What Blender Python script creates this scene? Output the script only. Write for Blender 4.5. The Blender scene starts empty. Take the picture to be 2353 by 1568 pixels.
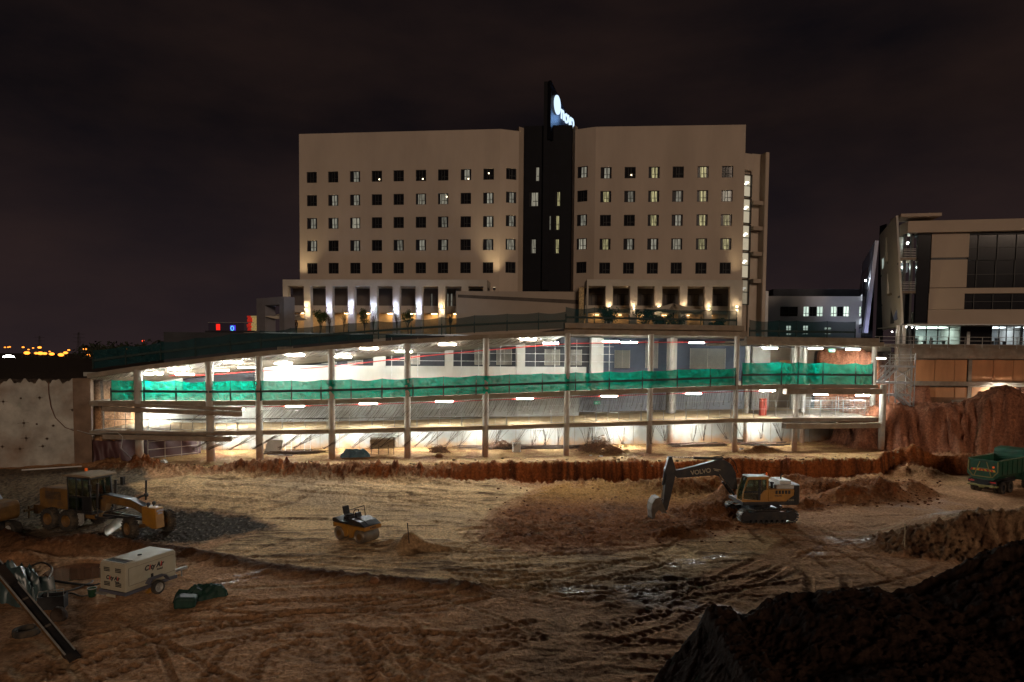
import bpy, bmesh, math, random
import numpy as np
from mathutils import Vector, Matrix
random.seed(7)
SC = bpy.context.scene
COL = SC.collection
# ------------------------------------------------------------------ camera
F = 1569.0; HC = 11.3                       # focal length in pixels of a 2353 px wide picture, eye height
PITCH = math.radians(3.0); ROLL = math.radians(0.5)
_f = np.array([0, math.cos(PITCH), -math.sin(PITCH)]); _r = np.array([1.0, 0, 0]); _u = np.cross(_r, _f)
CR = math.cos(ROLL)*_r + math.sin(ROLL)*_u
CU = -math.sin(ROLL)*_r + math.cos(ROLL)*_u
CX = 1176.5; CY = 815 + F*math.tan(PITCH)
def ray(px, py): return CR*(px-CX)/F - CU*(py-CY)/F + _f
def at(px, py, Y):
    d = ray(px, py); p = d*(Y/d[1]); return Vector((p[0], p[1], p[2]+HC))
def zat(px, py, Y): return at(px, py, Y).z
def atz(px, py, z):
    d = ray(px, py); p = d*((z-HC)/d[2]); return Vector((p[0], p[1], z))
cam = bpy.data.cameras.new('camera'); camo = bpy.data.objects.new('camera', cam); COL.objects.link(camo)
m = Matrix(((CR[0], CU[0], -_f[0], 0), (CR[1], CU[1], -_f[1], 0), (CR[2], CU[2], -_f[2], HC), (0, 0, 0, 1)))
camo.matrix_world = m
cam.sensor_width = 36; cam.lens = 36*F/2353; cam.shift_y = (CY-784)/2353
cam.clip_start = 0.1; cam.clip_end = 8000
SC.camera = camo
# ------------------------------------------------------------------ sky, moonlit town glow, exposure
SUN_EL, SUN_AZ = 16.0, 163.0                 # light comes from the right rear of the camera
w = bpy.data.worlds.new('World'); SC.world = w; w.use_nodes = True
nt = w.node_tree; nt.nodes.clear()
out = nt.nodes.new('ShaderNodeOutputWorld'); bg = nt.nodes.new('ShaderNodeBackground'); nt.links.new(bg.outputs[0], out.inputs[0])
tc = nt.nodes.new('ShaderNodeTexCoord'); mp = nt.nodes.new('ShaderNodeMapping'); nt.links.new(tc.outputs['Generated'], mp.inputs[0])
mp.inputs['Scale'].default_value = (1.0, 1.0, 2.6); mp.inputs['Location'].default_value = (0.7, 0.2, 0.3)
nz = nt.nodes.new('ShaderNodeTexNoise'); nz.inputs['Scale'].default_value = 2.6; nz.inputs['Detail'].default_value = 7; nz.inputs['Roughness'].default_value = .55
nt.links.new(mp.outputs[0], nz.inputs['Vector'])
cr = nt.nodes.new('ShaderNodeValToRGB'); e = cr.color_ramp.elements
e[0].position = .36; e[0].color = (.0042, .0034, .0044, 1); e[1].position = .70; e[1].color = (.0150, .0086, .0075, 1)
nt.links.new(nz.outputs['Fac'], cr.inputs[0])
sx = nt.nodes.new('ShaderNodeSeparateXYZ'); nt.links.new(tc.outputs['Generated'], sx.inputs[0])
hr = nt.nodes.new('ShaderNodeValToRGB'); e = hr.color_ramp.elements
e[0].position = 0.0; e[0].color = (.016, .0098, .0105, 1); e[1].position = .30; e[1].color = (0, 0, 0, 1)
nt.links.new(sx.outputs[2], hr.inputs[0])
ad = nt.nodes.new('ShaderNodeMix'); ad.data_type = 'RGBA'; ad.blend_type = 'ADD'; ad.inputs[0].default_value = 1
nt.links.new(cr.outputs[0], ad.inputs[6]); nt.links.new(hr.outputs[0], ad.inputs[7])
nt.links.new(ad.outputs[2], bg.inputs[0]); bg.inputs[1].default_value = 0.70
sun = bpy.data.lights.new('sun', 'SUN'); sun.energy = 0.50; sun.angle = math.radians(14); sun.color = (1.0, .75, .56)
suno = bpy.data.objects.new('sun', sun); COL.objects.link(suno)
sd = Vector((math.sin(math.radians(SUN_AZ))*math.cos(math.radians(SUN_EL)), math.cos(math.radians(SUN_AZ))*math.cos(math.radians(SUN_EL)), math.sin(math.radians(SUN_EL))))
suno.rotation_euler = sd.to_track_quat('Z', 'Y').to_euler(); suno.location = (40, -40, 60)
SC.view_settings.view_transform = 'Standard'; SC.view_settings.look = 'None'
SC.view_settings.exposure = 0.5; SC.view_settings.gamma = 1.0; SC.view_settings.use_curve_mapping = False
SC.render.filter_size = 1.0; SC.cycles.use_denoising = True; SC.cycles.max_bounces = 6; SC.cycles.transparent_max_bounces = 16
SC.cycles.sample_clamp_indirect = 4.0
# ------------------------------------------------------------------ helpers
def tag(o, label=None, cat=None, group=None, kind=None):
    if label: o['label'] = label
    if cat: o['category'] = cat
    if group: o['group'] = group
    if kind: o['kind'] = kind
    return o
def empty(name, loc=(0, 0, 0), rz=0.0, label=None, cat=None, group=None):
    o = bpy.data.objects.new(name, None); COL.objects.link(o); o.location = loc; o.rotation_euler = (0, 0, rz); o.empty_display_size = .3
    return tag(o, label, cat, group)
ORD = 'first second third fourth fifth sixth seventh eighth ninth tenth eleventh twelfth thirteenth fourteenth fifteenth sixteenth seventeenth eighteenth nineteenth twentieth'.split()
ORD += ['twenty-'+x for x in ORD[:9]] + ['thirtieth']
class MB:
    def __init__(s): s.v = []; s.f = []
    def add(s, vs, fs):
        n = len(s.v); s.v.extend([tuple(p) for p in vs]); s.f.extend([tuple(i+n for i in f) for f in fs]); return s
    def hexa(s, c): return s.add(c, [(0, 3, 2, 1), (4, 5, 6, 7), (0, 1, 5, 4), (1, 2, 6, 5), (2, 3, 7, 6), (3, 0, 4, 7)])
    def box(s, x0, x1, y0, y1, z0, z1): return s.hexa([(x0, y0, z0), (x1, y0, z0), (x1, y1, z0), (x0, y1, z0), (x0, y0, z1), (x1, y0, z1), (x1, y1, z1), (x0, y1, z1)])
    def beam(s, p0, p1, w, h, up=(0, 0, 1)):
        p0, p1 = Vector(p0), Vector(p1); d = (p1-p0).normalized(); u = Vector(up)
        if abs(d.dot(u)) > .98: u = Vector((0, 1, 0))
        r = d.cross(u).normalized()*(w/2); u = r.cross(d).normalized()*(h/2)
        return s.hexa([p0-r-u, p0+r-u, p1+r-u, p1-r-u, p0-r+u, p0+r+u, p1+r+u, p1-r+u])
    def tube(s, pts, r, n=8, cap=True):
        pts = [Vector(p) for p in pts]; rs = r if isinstance(r, (list, tuple)) else [r]*len(pts); base = len(s.v); prev = None
        for i, p in enumerate(pts):
            d = (pts[min(i+1, len(pts)-1)]-pts[max(i-1, 0)]).normalized()
            if prev is None:
                a = Vector((0, 0, 1)) if abs(d.z) < .9 else Vector((1, 0, 0)); u = d.cross(a).normalized()
            else:
                u = (prev-d*prev.dot(d)); u = u.normalized() if u.length > 1e-6 else prev
            prev = u; v = d.cross(u)
            for k in range(n):
                t = 2*math.pi*k/n; s.v.append(tuple(p+(u*math.cos(t)+v*math.sin(t))*rs[i]))
        for i in range(len(pts)-1):
            for k in range(n):
                a = base+i*n+k; b = base+i*n+(k+1) % n; s.f.append((a, b, b+n, a+n))
        if cap:
            s.f.append(tuple(base+k for k in range(n))[::-1]); s.f.append(tuple(base+(len(pts)-1)*n+k for k in range(n)))
        return s
    def cyl(s, p0, p1, r0, r1=None, n=16): return s.tube([p0, p1], [r0, r0 if r1 is None else r1], n)
    def lathe(s, prof, axis='z', c=(0, 0, 0), n=24):   # prof: list of (r, h)
        base = len(s.v); c = Vector(c)
        for r, h in prof:
            for k in range(n):
                t = 2*math.pi*k/n; a, b = r*math.cos(t), r*math.sin(t)
                p = {'z': (a, b, h), 'y': (a, h, b), 'x': (h, a, b)}[axis]; s.v.append(tuple(c+Vector(p)))
        for i in range(len(prof)-1):
            for k in range(n):
                a = base+i*n+k; b = base+i*n+(k+1) % n; s.f.append((a, b, b+n, a+n))
        return s
    def prism(s, pts, a0, a1, axis='y'):
        mk = {'y': lambda p, a: (p[0], a, p[1]), 'x': lambda p, a: (a, p[0], p[1]), 'z': lambda p, a: (p[0], p[1], a)}[axis]; n = len(pts)
        return s.add([mk(p, a0) for p in pts]+[mk(p, a1) for p in pts], [tuple(range(n))[::-1], tuple(range(n, 2*n))]+[(i, (i+1) % n, (i+1) % n+n, i+n) for i in range(n)])
    def slab(s, pts, nrm, t):                           # polygon in space extruded by t along nrm
        n = len(pts); d = Vector(nrm)*t; q = [Vector(p) for p in pts]
        return s.add(q+[p+d for p in q], [tuple(range(n)), tuple(range(n, 2*n))[::-1]]+[(i, i+n, (i+1) % n+n, (i+1) % n) for i in range(n)])
    def ball(s, c, r, n=10, m_=6, jit=0):
        r = r if isinstance(r, (list, tuple)) else (r, r, r); base = len(s.v)
        for i in range(1, m_):
            a = math.pi*i/m_
            for k in range(n):
                t = 2*math.pi*k/n; j = 1+random.uniform(-jit, jit)
                s.v.append((c[0]+r[0]*math.sin(a)*math.cos(t)*j, c[1]+r[1]*math.sin(a)*math.sin(t)*j, c[2]+r[2]*math.cos(a)*j))
        s.v += [(c[0], c[1], c[2]+r[2]), (c[0], c[1], c[2]-r[2])]; T = len(s.v)-2
        for i in range(m_-2):
            for k in range(n):
                a = base+i*n+k; b = base+i*n+(k+1) % n; s.f.append((a, a+n, b+n, b))
        for k in range(n):
            s.f.append((T, base+k, base+(k+1) % n)); s.f.append((T+1, base+(m_-2)*n+(k+1) % n, base+(m_-2)*n+k))
        return s
    def grid(s, fn, nu, nv):
        base = len(s.v)
        for j in range(nv+1):
            for i in range(nu+1): s.v.append(tuple(fn(i/nu, j/nv)))
        for j in range(nv):
            for i in range(nu):
                a = base+j*(nu+1)+i; s.f.append((a, a+1, a+nu+2, a+nu+1))
        return s
    def build(s, name, mat, parent=None, smooth=False, bevel=0.0, solid=0.0, recalc=True):
        me = bpy.data.meshes.new(name); me.from_pydata(s.v, [], s.f)
        if recalc and len(s.f) < 20000:
            bm = bmesh.new(); bm.from_mesh(me); bmesh.ops.recalc_face_normals(bm, faces=bm.faces); bm.to_mesh(me); bm.free()
        if mat: me.materials.append(mat)
        o = bpy.data.objects.new(name, me); COL.objects.link(o)
        if parent: o.parent = parent
        if smooth:
            me.polygons.foreach_set('use_smooth', [True]*len(me.polygons))
            if smooth != 'all':
                try: me.set_sharp_from_angle(angle=math.radians(38))
                except Exception: pass
        if solid:
            md = o.modifiers.new('thickness', 'SOLIDIFY'); md.thickness = solid; md.offset = 0
        if bevel:
            md = o.modifiers.new('bevel', 'BEVEL'); md.width = bevel; md.segments = 2; md.limit_method = 'ANGLE'; md.angle_limit = math.radians(35); md.harden_normals = False
        return o
def copy_tree(o, parent=None):
    c = o.copy(); COL.objects.link(c)
    if parent: c.parent = parent
    for ch in o.children: copy_tree(ch, c)
    return c
def text(name, s, size, mat, M, parent=None, ext=.01, bold=0.0, spacing=1.0):
    cu = bpy.data.curves.new('lettering', 'FONT'); cu.body = s; cu.size = size; cu.extrude = ext; cu.offset = bold; cu.align_x = 'CENTER'; cu.align_y = 'CENTER'; cu.space_character = spacing
    t = bpy.data.objects.new('lettering', cu); me = bpy.data.meshes.new_from_object(t); bpy.data.objects.remove(t); bpy.data.curves.remove(cu)
    me.transform(M); me.materials.clear(); me.materials.append(mat)
    o = bpy.data.objects.new(name, me); COL.objects.link(o)
    if parent: o.parent = parent
    return o
def frame(o, x, y):                                     # matrix with given origin, x and y axes
    x = Vector(x).normalized(); y = Vector(y); y = (y-x*y.dot(x)).normalized(); z = x.cross(y)
    return Matrix(((x.x, y.x, z.x, o[0]), (x.y, y.y, z.y, o[1]), (x.z, y.z, z.z, o[2]), (0, 0, 0, 1)))
# ------------------------------------------------------------------ materials
def mat(name, col, rough=.75, metal=0.0, var=.25, vs=1.2, bump=0.0, bs=25.0, tint=None, tamt=.5, tscale=.8, stretch=None, emit=None, es=0.0, spec=.4, local=False):
    mt = bpy.data.materials.new(name); mt.use_nodes = True; nt = mt.node_tree; b = nt.nodes['Principled BSDF']
    b.inputs['Roughness'].default_value = rough; b.inputs['Metallic'].default_value = metal; b.inputs['Specular IOR Level'].default_value = spec
    if local:
        tcn = nt.nodes.new('ShaderNodeTexCoord'); pos = tcn.outputs['Object']
    else:
        g = nt.nodes.new('ShaderNodeNewGeometry'); pos = g.outputs['Position']
    if stretch:
        mpn = nt.nodes.new('ShaderNodeMapping'); mpn.inputs['Scale'].default_value = stretch; nt.links.new(pos, mpn.inputs[0]); pos2 = mpn.outputs[0]
    else: pos2 = pos
    n1 = nt.nodes.new('ShaderNodeTexNoise'); n1.inputs['Scale'].default_value = vs; n1.inputs['Detail'].default_value = 6; n1.inputs['Roughness'].default_value = .6; nt.links.new(pos2, n1.inputs['Vector'])
    r = nt.nodes.new('ShaderNodeMapRange'); r.inputs[1].default_value = .3; r.inputs[2].default_value = .7; r.inputs[3].default_value = 1-var; r.inputs[4].default_value = 1+var*.6; nt.links.new(n1.outputs['Fac'], r.inputs[0])
    mx = nt.nodes.new('ShaderNodeMix'); mx.data_type = 'RGBA'; mx.blend_type = 'MULTIPLY'; mx.inputs[0].default_value = 1; mx.inputs[6].default_value = (*col, 1); nt.links.new(r.outputs[0], mx.inputs[7])
    last = mx.outputs[2]
    if tint:
        n2 = nt.nodes.new('ShaderNodeTexNoise'); n2.inputs['Scale'].default_value = tscale; n2.inputs['Detail'].default_value = 5; nt.links.new(pos2, n2.inputs['Vector'])
        r2 = nt.nodes.new('ShaderNodeMapRange'); r2.inputs[1].default_value = .45; r2.inputs[2].default_value = .68; r2.inputs[3].default_value = 0; r2.inputs[4].default_value = tamt; nt.links.new(n2.outputs['Fac'], r2.inputs[0])
        m2 = nt.nodes.new('ShaderNodeMix'); m2.data_type = 'RGBA'; nt.links.new(r2.outputs[0], m2.inputs[0]); nt.links.new(last, m2.inputs[6]); m2.inputs[7].default_value = (*tint, 1); last = m2.outputs[2]
    nt.links.new(last, b.inputs['Base Color'])
    if bump:
        n3 = nt.nodes.new('ShaderNodeTexNoise'); n3.inputs['Scale'].default_value = bs; n3.inputs['Detail'].default_value = 4; nt.links.new(pos2, n3.inputs['Vector'])
        bp = nt.nodes.new('ShaderNodeBump'); bp.inputs['Strength'].default_value = bump; bp.inputs['Distance'].default_value = .05; nt.links.new(n3.outputs['Fac'], bp.inputs['Height']); nt.links.new(bp.outputs[0], b.inputs['Normal'])
    if emit:
        b.inputs['Emission Color'].default_value = (*emit, 1); b.inputs['Emission Strength'].default_value = es
    return mt
def glow(name, col, s):
    mt = bpy.data.materials.new(name); mt.use_nodes = True; nt = mt.node_tree; nt.nodes.clear()
    o = nt.nodes.new('ShaderNodeOutputMaterial'); e = nt.nodes.new('ShaderNodeEmission'); e.inputs[0].default_value = (*col, 1); e.inputs[1].default_value = s; nt.links.new(e.outputs[0], o.inputs[0]); return mt
def netmat(name, col, alpha, transl=.5):
    mt = bpy.data.materials.new(name); mt.use_nodes = True; nt = mt.node_tree; nt.nodes.clear()
    o = nt.nodes.new('ShaderNodeOutputMaterial'); d = nt.nodes.new('ShaderNodeBsdfDiffuse'); t = nt.nodes.new('ShaderNodeBsdfTranslucent'); tr = nt.nodes.new('ShaderNodeBsdfTransparent')
    g = nt.nodes.new('ShaderNodeNewGeometry'); n = nt.nodes.new('ShaderNodeTexNoise'); n.inputs['Scale'].default_value = 1.4; n.inputs['Detail'].default_value = 5; nt.links.new(g.outputs['Position'], n.inputs['Vector'])
    r = nt.nodes.new('ShaderNodeMapRange'); r.inputs[1].default_value = .3; r.inputs[2].default_value = .7; r.inputs[3].default_value = .7; r.inputs[4].default_value = 1.15; nt.links.new(n.outputs['Fac'], r.inputs[0])
    mx = nt.nodes.new('ShaderNodeMix'); mx.data_type = 'RGBA'; mx.blend_type = 'MULTIPLY'; mx.inputs[0].default_value = 1; mx.inputs[6].default_value = (*col, 1); nt.links.new(r.outputs[0], mx.inputs[7])
    nt.links.new(mx.outputs[2], d.inputs[0]); nt.links.new(mx.outputs[2], t.inputs[0])
    a = nt.nodes.new('ShaderNodeMixShader'); a.inputs[0].default_value = transl; nt.links.new(d.outputs[0], a.inputs[1]); nt.links.new(t.outputs[0], a.inputs[2])
    b = nt.nodes.new('ShaderNodeMixShader'); b.inputs[0].default_value = alpha; nt.links.new(tr.outputs[0], b.inputs[1]); nt.links.new(a.outputs[0], b.inputs[2]); nt.links.new(b.outputs[0], o.inputs[0]); return mt
def glassmat(name, tint=(.9, .95, .95), refl=.12):
    mt = bpy.data.materials.new(name); mt.use_nodes = True; nt = mt.node_tree; nt.nodes.clear()
    o = nt.nodes.new('ShaderNodeOutputMaterial'); g = nt.nodes.new('ShaderNodeBsdfGlossy'); g.inputs['Roughness'].default_value = .04; tr = nt.nodes.new('ShaderNodeBsdfTransparent'); tr.inputs[0].default_value = (*tint, 1)
    b = nt.nodes.new('ShaderNodeMixShader'); b.inputs[0].default_value = refl; nt.links.new(tr.outputs[0], b.inputs[1]); nt.links.new(g.outputs[0], b.inputs[2]); nt.links.new(b.outputs[0], o.inputs[0]); return mt
CONC = mat('concrete', (.42, .40, .35), .85, var=.22, vs=.9, bump=.15, bs=9, tint=(.30, .26, .20), tamt=.5, tscale=.5)
CONCL = mat('pale_concrete', (.37, .36, .32), .85, var=.16, vs=.7, bump=.1, bs=9, tint=(.36, .31, .24), tamt=.45, tscale=.45, stretch=(1, 1, .35))
CONCD = mat('dirty_concrete', (.25, .20, .15), .9, var=.3, vs=1.5, bump=.3, bs=8, tint=(.16, .09, .05), tamt=.6, tscale=.8)
STEEL = mat('grey_steel', (.30, .30, .30), .5, .5, var=.3, vs=3)
GALV = mat('galvanised_steel', (.42, .41, .38), .55, .35, var=.3, vs=4)
RUST = mat('rusty_bar', (.09, .058, .042), .85, 0, var=.4, vs=4)
DARKM = mat('dark_metal', (.03, .03, .032), .5, .3, var=.3, vs=4)
BLACK = mat('black_rubber', (.022, .020, .018), .85, var=.35, vs=6)
LAMPW = glow('lamp_white', (.93, 1.0, .90), 1.0)
# ------------------------------------------------------------------ terrain
_rs = np.random.RandomState(3)
_perm = _rs.permutation(512); _perm = np.concatenate([_perm]*3); _gx = np.cos(_rs.rand(512)*6.2832); _gy = np.sin(np.arccos(_gx))*np.sign(_rs.rand(512)-.5)
def perlin(x, y):
    xi = np.floor(x).astype(np.int64); yi = np.floor(y).astype(np.int64); xf = x-xi; yf = y-yi; xi &= 511; yi &= 511
    u = xf*xf*xf*(xf*(xf*6-15)+10); v = yf*yf*yf*(yf*(yf*6-15)+10)
    def g(ix, iy, dx, dy):
        h = _perm[_perm[ix]+iy]; return _gx[h]*dx+_gy[h]*dy
    a = g(xi, yi, xf, yf); b = g(xi+1, yi, xf-1, yf); c = g(xi, yi+1, xf, yf-1); d = g(xi+1, yi+1, xf-1, yf-1)
    return (a+(b-a)*u)+((c+(d-c)*u)-(a+(b-a)*u))*v
def fbm(x, y, o=4, rough=.5):
    s = 0; a = 1.0; f = 1.0
    for i in range(o): s = s+a*perlin(x*f+17.3*i, y*f-9.1*i); a *= rough; f *= 2.03
    return s
def S(a, b, x):
    t = np.clip((x-a)/(b-a), 0, 1); return t*t*(3-2*t)
def sdf(x, y, poly):                                    # positive inside
    n = len(poly); d = np.full(x.shape, 1e9); ins = np.zeros(x.shape, bool)
    for i in range(n):
        ax, ay = poly[i]; bx, by = poly[(i+1) % n]; ex, ey = bx-ax, by-ay
        t = np.clip(((x-ax)*ex+(y-ay)*ey)/(ex*ex+ey*ey+1e-9), 0, 1); d = np.minimum(d, np.hypot(x-ax-t*ex, y-ay-t*ey))
        c = ((ay > y) != (by > y)) & (x < (bx-ax)*(y-ay)/((by-ay) if abs(by-ay) > 1e-9 else 1e-9)+ax); ins ^= c
    return np.where(ins, d, -d)
def pline(x, y, pts):                                   # distance and arc length along a polyline
    d = np.full(x.shape, 1e9); sl = np.zeros(x.shape); sg = np.zeros(x.shape); acc = 0
    for (ax, ay), (bx, by) in zip(pts[:-1], pts[1:]):
        ex, ey = bx-ax, by-ay; L = math.hypot(ex, ey); t = np.clip(((x-ax)*ex+(y-ay)*ey)/(L*L+1e-9), 0, 1)
        dd = np.hypot(x-ax-t*ex, y-ay-t*ey); m = dd < d; d = np.where(m, dd, d); sl = np.where(m, acc+t*L, sl); sg = np.where(m, np.sign(ex*(y-ay)-ey*(x-ax)), sg); acc += L
    return d, sl, sg
def Yf(px): return 57+(px-200)*12.5/1850                # depth of the front edge of the ramp building
XF = [at(200, 1000, 57).x, at(2050, 1000, 69.5).x]
def Yfx(x): return 57+(x-XF[0])*12.5/(XF[1]-XF[0])
WX = [-60, -34.5, -25, -6, 12, 25, 34, 37, 45, 60]; WY = [60, 56.5, 55.2, 58.0, 60.6, 62.4, 63.4, 65.5, 66, 62]
LEDGE = 1.8; BANKZ = 8.9; UPZ = 9.0
BLUFF = [(35.5, 95), (36.2, 71), (39, 68.5), (46, 67.5), (54, 63), (90, 58), (140, 60), (140, 95)]
BANK = [tuple(atz(a, b, z))[:2] for a, b, z in ((1960, 1228, .1), (2040, 1204, 1.0), (2100, 1192, 1.5), (2180, 1182, 1.9), (2260, 1172, 2.1), (2353, 1176, 2.2), (2480, 1190, 2.2), (2700, 1230, 2.2))]
RID = [(1440, 1640), (1500, 1568), (1560, 1490), (1612, 1425), (1622, 1393), (1640, 1385), (1680, 1387), (1694, 1411), (1740, 1396), (1800, 1371), (1870, 1357), (1930, 1352), (2000, 1345), (2060, 1352), (2108, 1342), (2150, 1318), (2200, 1297), (2280, 1262), (2353, 1238), (2480, 1190), (2700, 1120)]
RY = 15.0
RX = [at(a, b, RY).x for a, b in RID]; RZ = [at(a, b, RY).z for a, b in RID]
def H0(x, y):
    x = np.asarray(x, float); y = np.asarray(y, float)
    A = np.interp(x, [-40, -25, -14, -6, 5, 40], [1.7, 1.55, .9, .5, .05, .05]); f = A*S(np.interp(x, [-30, -10], [44, 47]), np.interp(x, WX, WY)-3, y)
    # pit wall up to the working ledge under the ramp
    yw = np.interp(x, WX, WY); wd = np.interp(x, [-25, -14, -4, 2], [3.0, 2.2, .8, .35])
    tooth = .16*np.abs(np.sin(x*4.1+2.2*np.sin(x*.7)))*(.3+1.3*perlin(x*.5, y*0+8))+.8*perlin(x*.3, y*0+3.3)+.6*perlin(x*1.1, y*.3+1.3)+.4*np.abs(perlin(x*2.9, y*.5))
    wl = S(yw-wd+tooth*S(-8, 2, x), yw+.15+tooth*S(-8, 2, x), y); f = f+(LEDGE-f)*wl
    # upper ground behind the ramp and behind the left retaining wall
    f = f+(UPZ-f)*S(0, .4, y-(Yfx(x)+np.where(x > 6.0, 15.5, 9.5)))*(x < 36.5)
    f = f+(BANKZ-f)*S(0, .3, y-(57.9+(x+36.6)*.385))*S(-35.25, -35.45, x)
    # red bluff at the right
    rg = .9*np.abs(perlin(x*1.1, y*.5))+.9*perlin(x*.35, y*.35)+.5*np.abs(perlin(x*2.3, y*.8))+.35*np.abs(perlin(x*4.9, y*1.7))
    b = S(-.2, 1.9, sdf(x, y, BLUFF)+rg); f = f+(6.0-f)*b
    f = f+b*(2.4*np.exp(-(((x-49.5)/3.2)**2+((y-69)/3)**2))+.5*np.exp(-(((x-39)/1.4)**2+((y-70)/1.2)**2)))
    f = f+(12.0-f)*S(80.8, 81.3, y)*S(36.3, 36.6, x)
    # bank beside the haul road
    d, sl, sg = pline(x, y, BANK); hb = np.interp(sl, [0, 3, 6, 10, 14, 25], [.1, 1.0, 1.8, 2.3, 2.4, 2.4])
    rg2 = .9*np.abs(perlin(sl*.9, sl*0+4.4))+.5*np.abs(perlin(sl*2.1, sl*0+2.4))
    side = np.where(sg < 0, d, -d)                       # camera side positive
    prof = np.where(side > 0, 1-S(.0, 3.2, side+rg2*S(.3, 1.2, side)*(1-S(2, 3.2, side))), 1-S(.2, 6.5, -side)); f = np.maximum(f, hb*prof*(S(0, 3, sl)))
    # spoil bank under the camera
    rz = np.interp(x, RX, RZ); rz = np.where(x > RX[-1], RZ[-1], rz)
    far = rz-1.15*np.maximum(y-RY, 0); near = rz-.10*np.maximum(RY-y, 0)
    hp = np.where(y > RY, far, near); hp = np.where(x < RX[0], -1, hp)
    f = np.maximum(f, hp)
    f = f+(np.where(x > 120, 9, 9)-f)*S(95, 110, y)
    f = f-14*S(200, 700, y)*S(60, -40, x)
    return f
MOUNDS = []                                             # (x, y, sx, sy, h)
def gh0(px, py, fn=None):
    d = ray(px, py); t = np.concatenate([np.linspace(6, 110, 2600), np.linspace(110, 2500, 1500)])/d[1]
    X, Y, Z = d[0]*t, d[1]*t, HC+d[2]*t; h = (fn or H0)(X, Y); i = int(np.argmax(Z <= h))
    return Vector((X[i], Y[i], float(h[i])))
for px, py, sx_, sy_, h in ((940, 1262, .75, .6, .85), (905, 1252, .9, .5, .3), (990, 1262, 1.2, .5, .35), (1690, 1160, 1.6, 1.6, 1.9), (1640, 1180, 2.2, 1.5, .7), (1560, 1132, 3, 1.2, .9), (1660, 1128, 3, 1.0, 1.0),
        (1480, 1125, 2.5, .8, .5), (1560, 1230, 1.4, .5, .5), (1640, 1210, 1.2, .5, .4), (1950, 1150, 1.8, 1.0, 1.2), (2030, 1145, 1.8, .9, 1.4), (2100, 1138, 1.6, .9, 1.1), (1900, 1130, 2.5, 1, .9), (1820, 1120, 2.2, .9, 1.0), (2000, 1122, 3, 1, .7),
        (1860, 1165, 1.0, .6, .5), (120, 1272, 2.4, .5, .55), (205, 1262, 1.6, .5, .35), (40, 1288, 1.6, .6, .5), (2090, 1060, 2.0, 1.2, .9), (1750, 1040, 1.8, .8, .6), (340, 1075, 1.6, .8, .7), (250, 1068, 1.3, .6, .4), (620, 1085, 4, .8, .35), (900, 1085, 4, .7, .3), (2150, 1100, 1.4, .8, .6)):
    p = gh0(px, py); MOUNDS.append((p.x, p.y, sx_, sy_, h))
RIDGE = [tuple(gh0(a, b))[:2] for a, b in ((-60, 1215), (60, 1262), (200, 1262), (300, 1258), (400, 1270), (470, 1280), (560, 1296), (640, 1312), (760, 1325), (900, 1338), (1000, 1345), (1090, 1352))]
def H1(x, y):
    f = H0(x, y)
    for mx_, my_, a, b, h in MOUNDS:
        m_ = (np.abs(x-mx_) < 3.2*a) & (np.abs(y-my_) < 3.2*b)
        if m_.any(): f = np.where(m_, f+h*np.exp(-((x-mx_)/a)**2-((y-my_)/b)**2), f)
    d, sl, sg = pline(x, y, RIDGE); hh = np.interp(sl, [0, 8, 14, 22], [.75, .6, .42, .25]); f = f+hh*np.exp(-(d/.62)**2)
    return f
def gh(px, py): return gh0(px, py, H1)
def gz(x, y): return float(H1(np.array([x]), np.array([y]))[0])
def gpoly(pts): return [tuple(gh0(a, b))[:2] for a, b in pts]
Z_SAND = gpoly([(300, 1112), (420, 1093), (560, 1091), (800, 1094), (1000, 1104), (1130, 1112), (1235, 1122), (1190, 1150), (1135, 1172), (1105, 1215), (1120, 1250), (1220, 1272), (1420, 1268), (1560, 1245), (1700, 1222), (1800, 1240), (1760, 1275), (1640, 1310), (1560, 1345), (1300, 1368), (1090, 1350), (900, 1336), (760, 1323), (640, 1309), (540, 1285), (470, 1268), (520, 1248), (640, 1210), (560, 1185), (430, 1170), (350, 1150)])
Z_RED = gpoly([(1235, 1122), (1400, 1112), (1520, 1118), (1700, 1110), (1900, 1118), (2150, 1100), (2130, 1130), (2000, 1160), (1860, 1180), (1700, 1215), (1560, 1240), (1420, 1262), (1230, 1266), (1115, 1248), (1108, 1215), (1140, 1170), (1190, 1150)])
Z_GRAV = gpoly([(-150, 1085), (140, 1072), (330, 1080), (360, 1115), (310, 1150), (430, 1168), (560, 1183), (636, 1208), (560, 1228), (430, 1250), (250, 1246), (60, 1240), (-150, 1215)])
Z_DARKG = gpoly([(380, 1172), (470, 1174), (560, 1186), (636, 1208), (560, 1228), (430, 1252), (250, 1250), (200, 1230), (330, 1210)])
Z_ROUGH = gpoly([(1330, 1372), (1440, 1325), (1560, 1302), (1625, 1300), (1630, 1372), (1560, 1398), (1400, 1402)])
Z_POND = gpoly([(85, 1330), (110, 1305), (190, 1290), (232, 1292), (240, 1325), (150, 1335)])
Z_PUD = [gpoly(p) for p in ([(480, 1350), (530, 1325), (600, 1312), (612, 1322), (560, 1345), (500, 1362)], [(1870, 1255), (1885, 1248), (1890, 1270), (1870, 1280)], [(1260, 1356), (1420, 1340), (1540, 1322), (1560, 1335), (1420, 1362), (1300, 1372)], [(1500, 1300), (1600, 1275), (1700, 1262), (1690, 1285), (1560, 1310)],
        [(1820, 1238), (1850, 1228), (1900, 1226), (1870, 1244)], [(1590, 1395), (1700, 1390), (1720, 1402), (1620, 1408)])]
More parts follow.
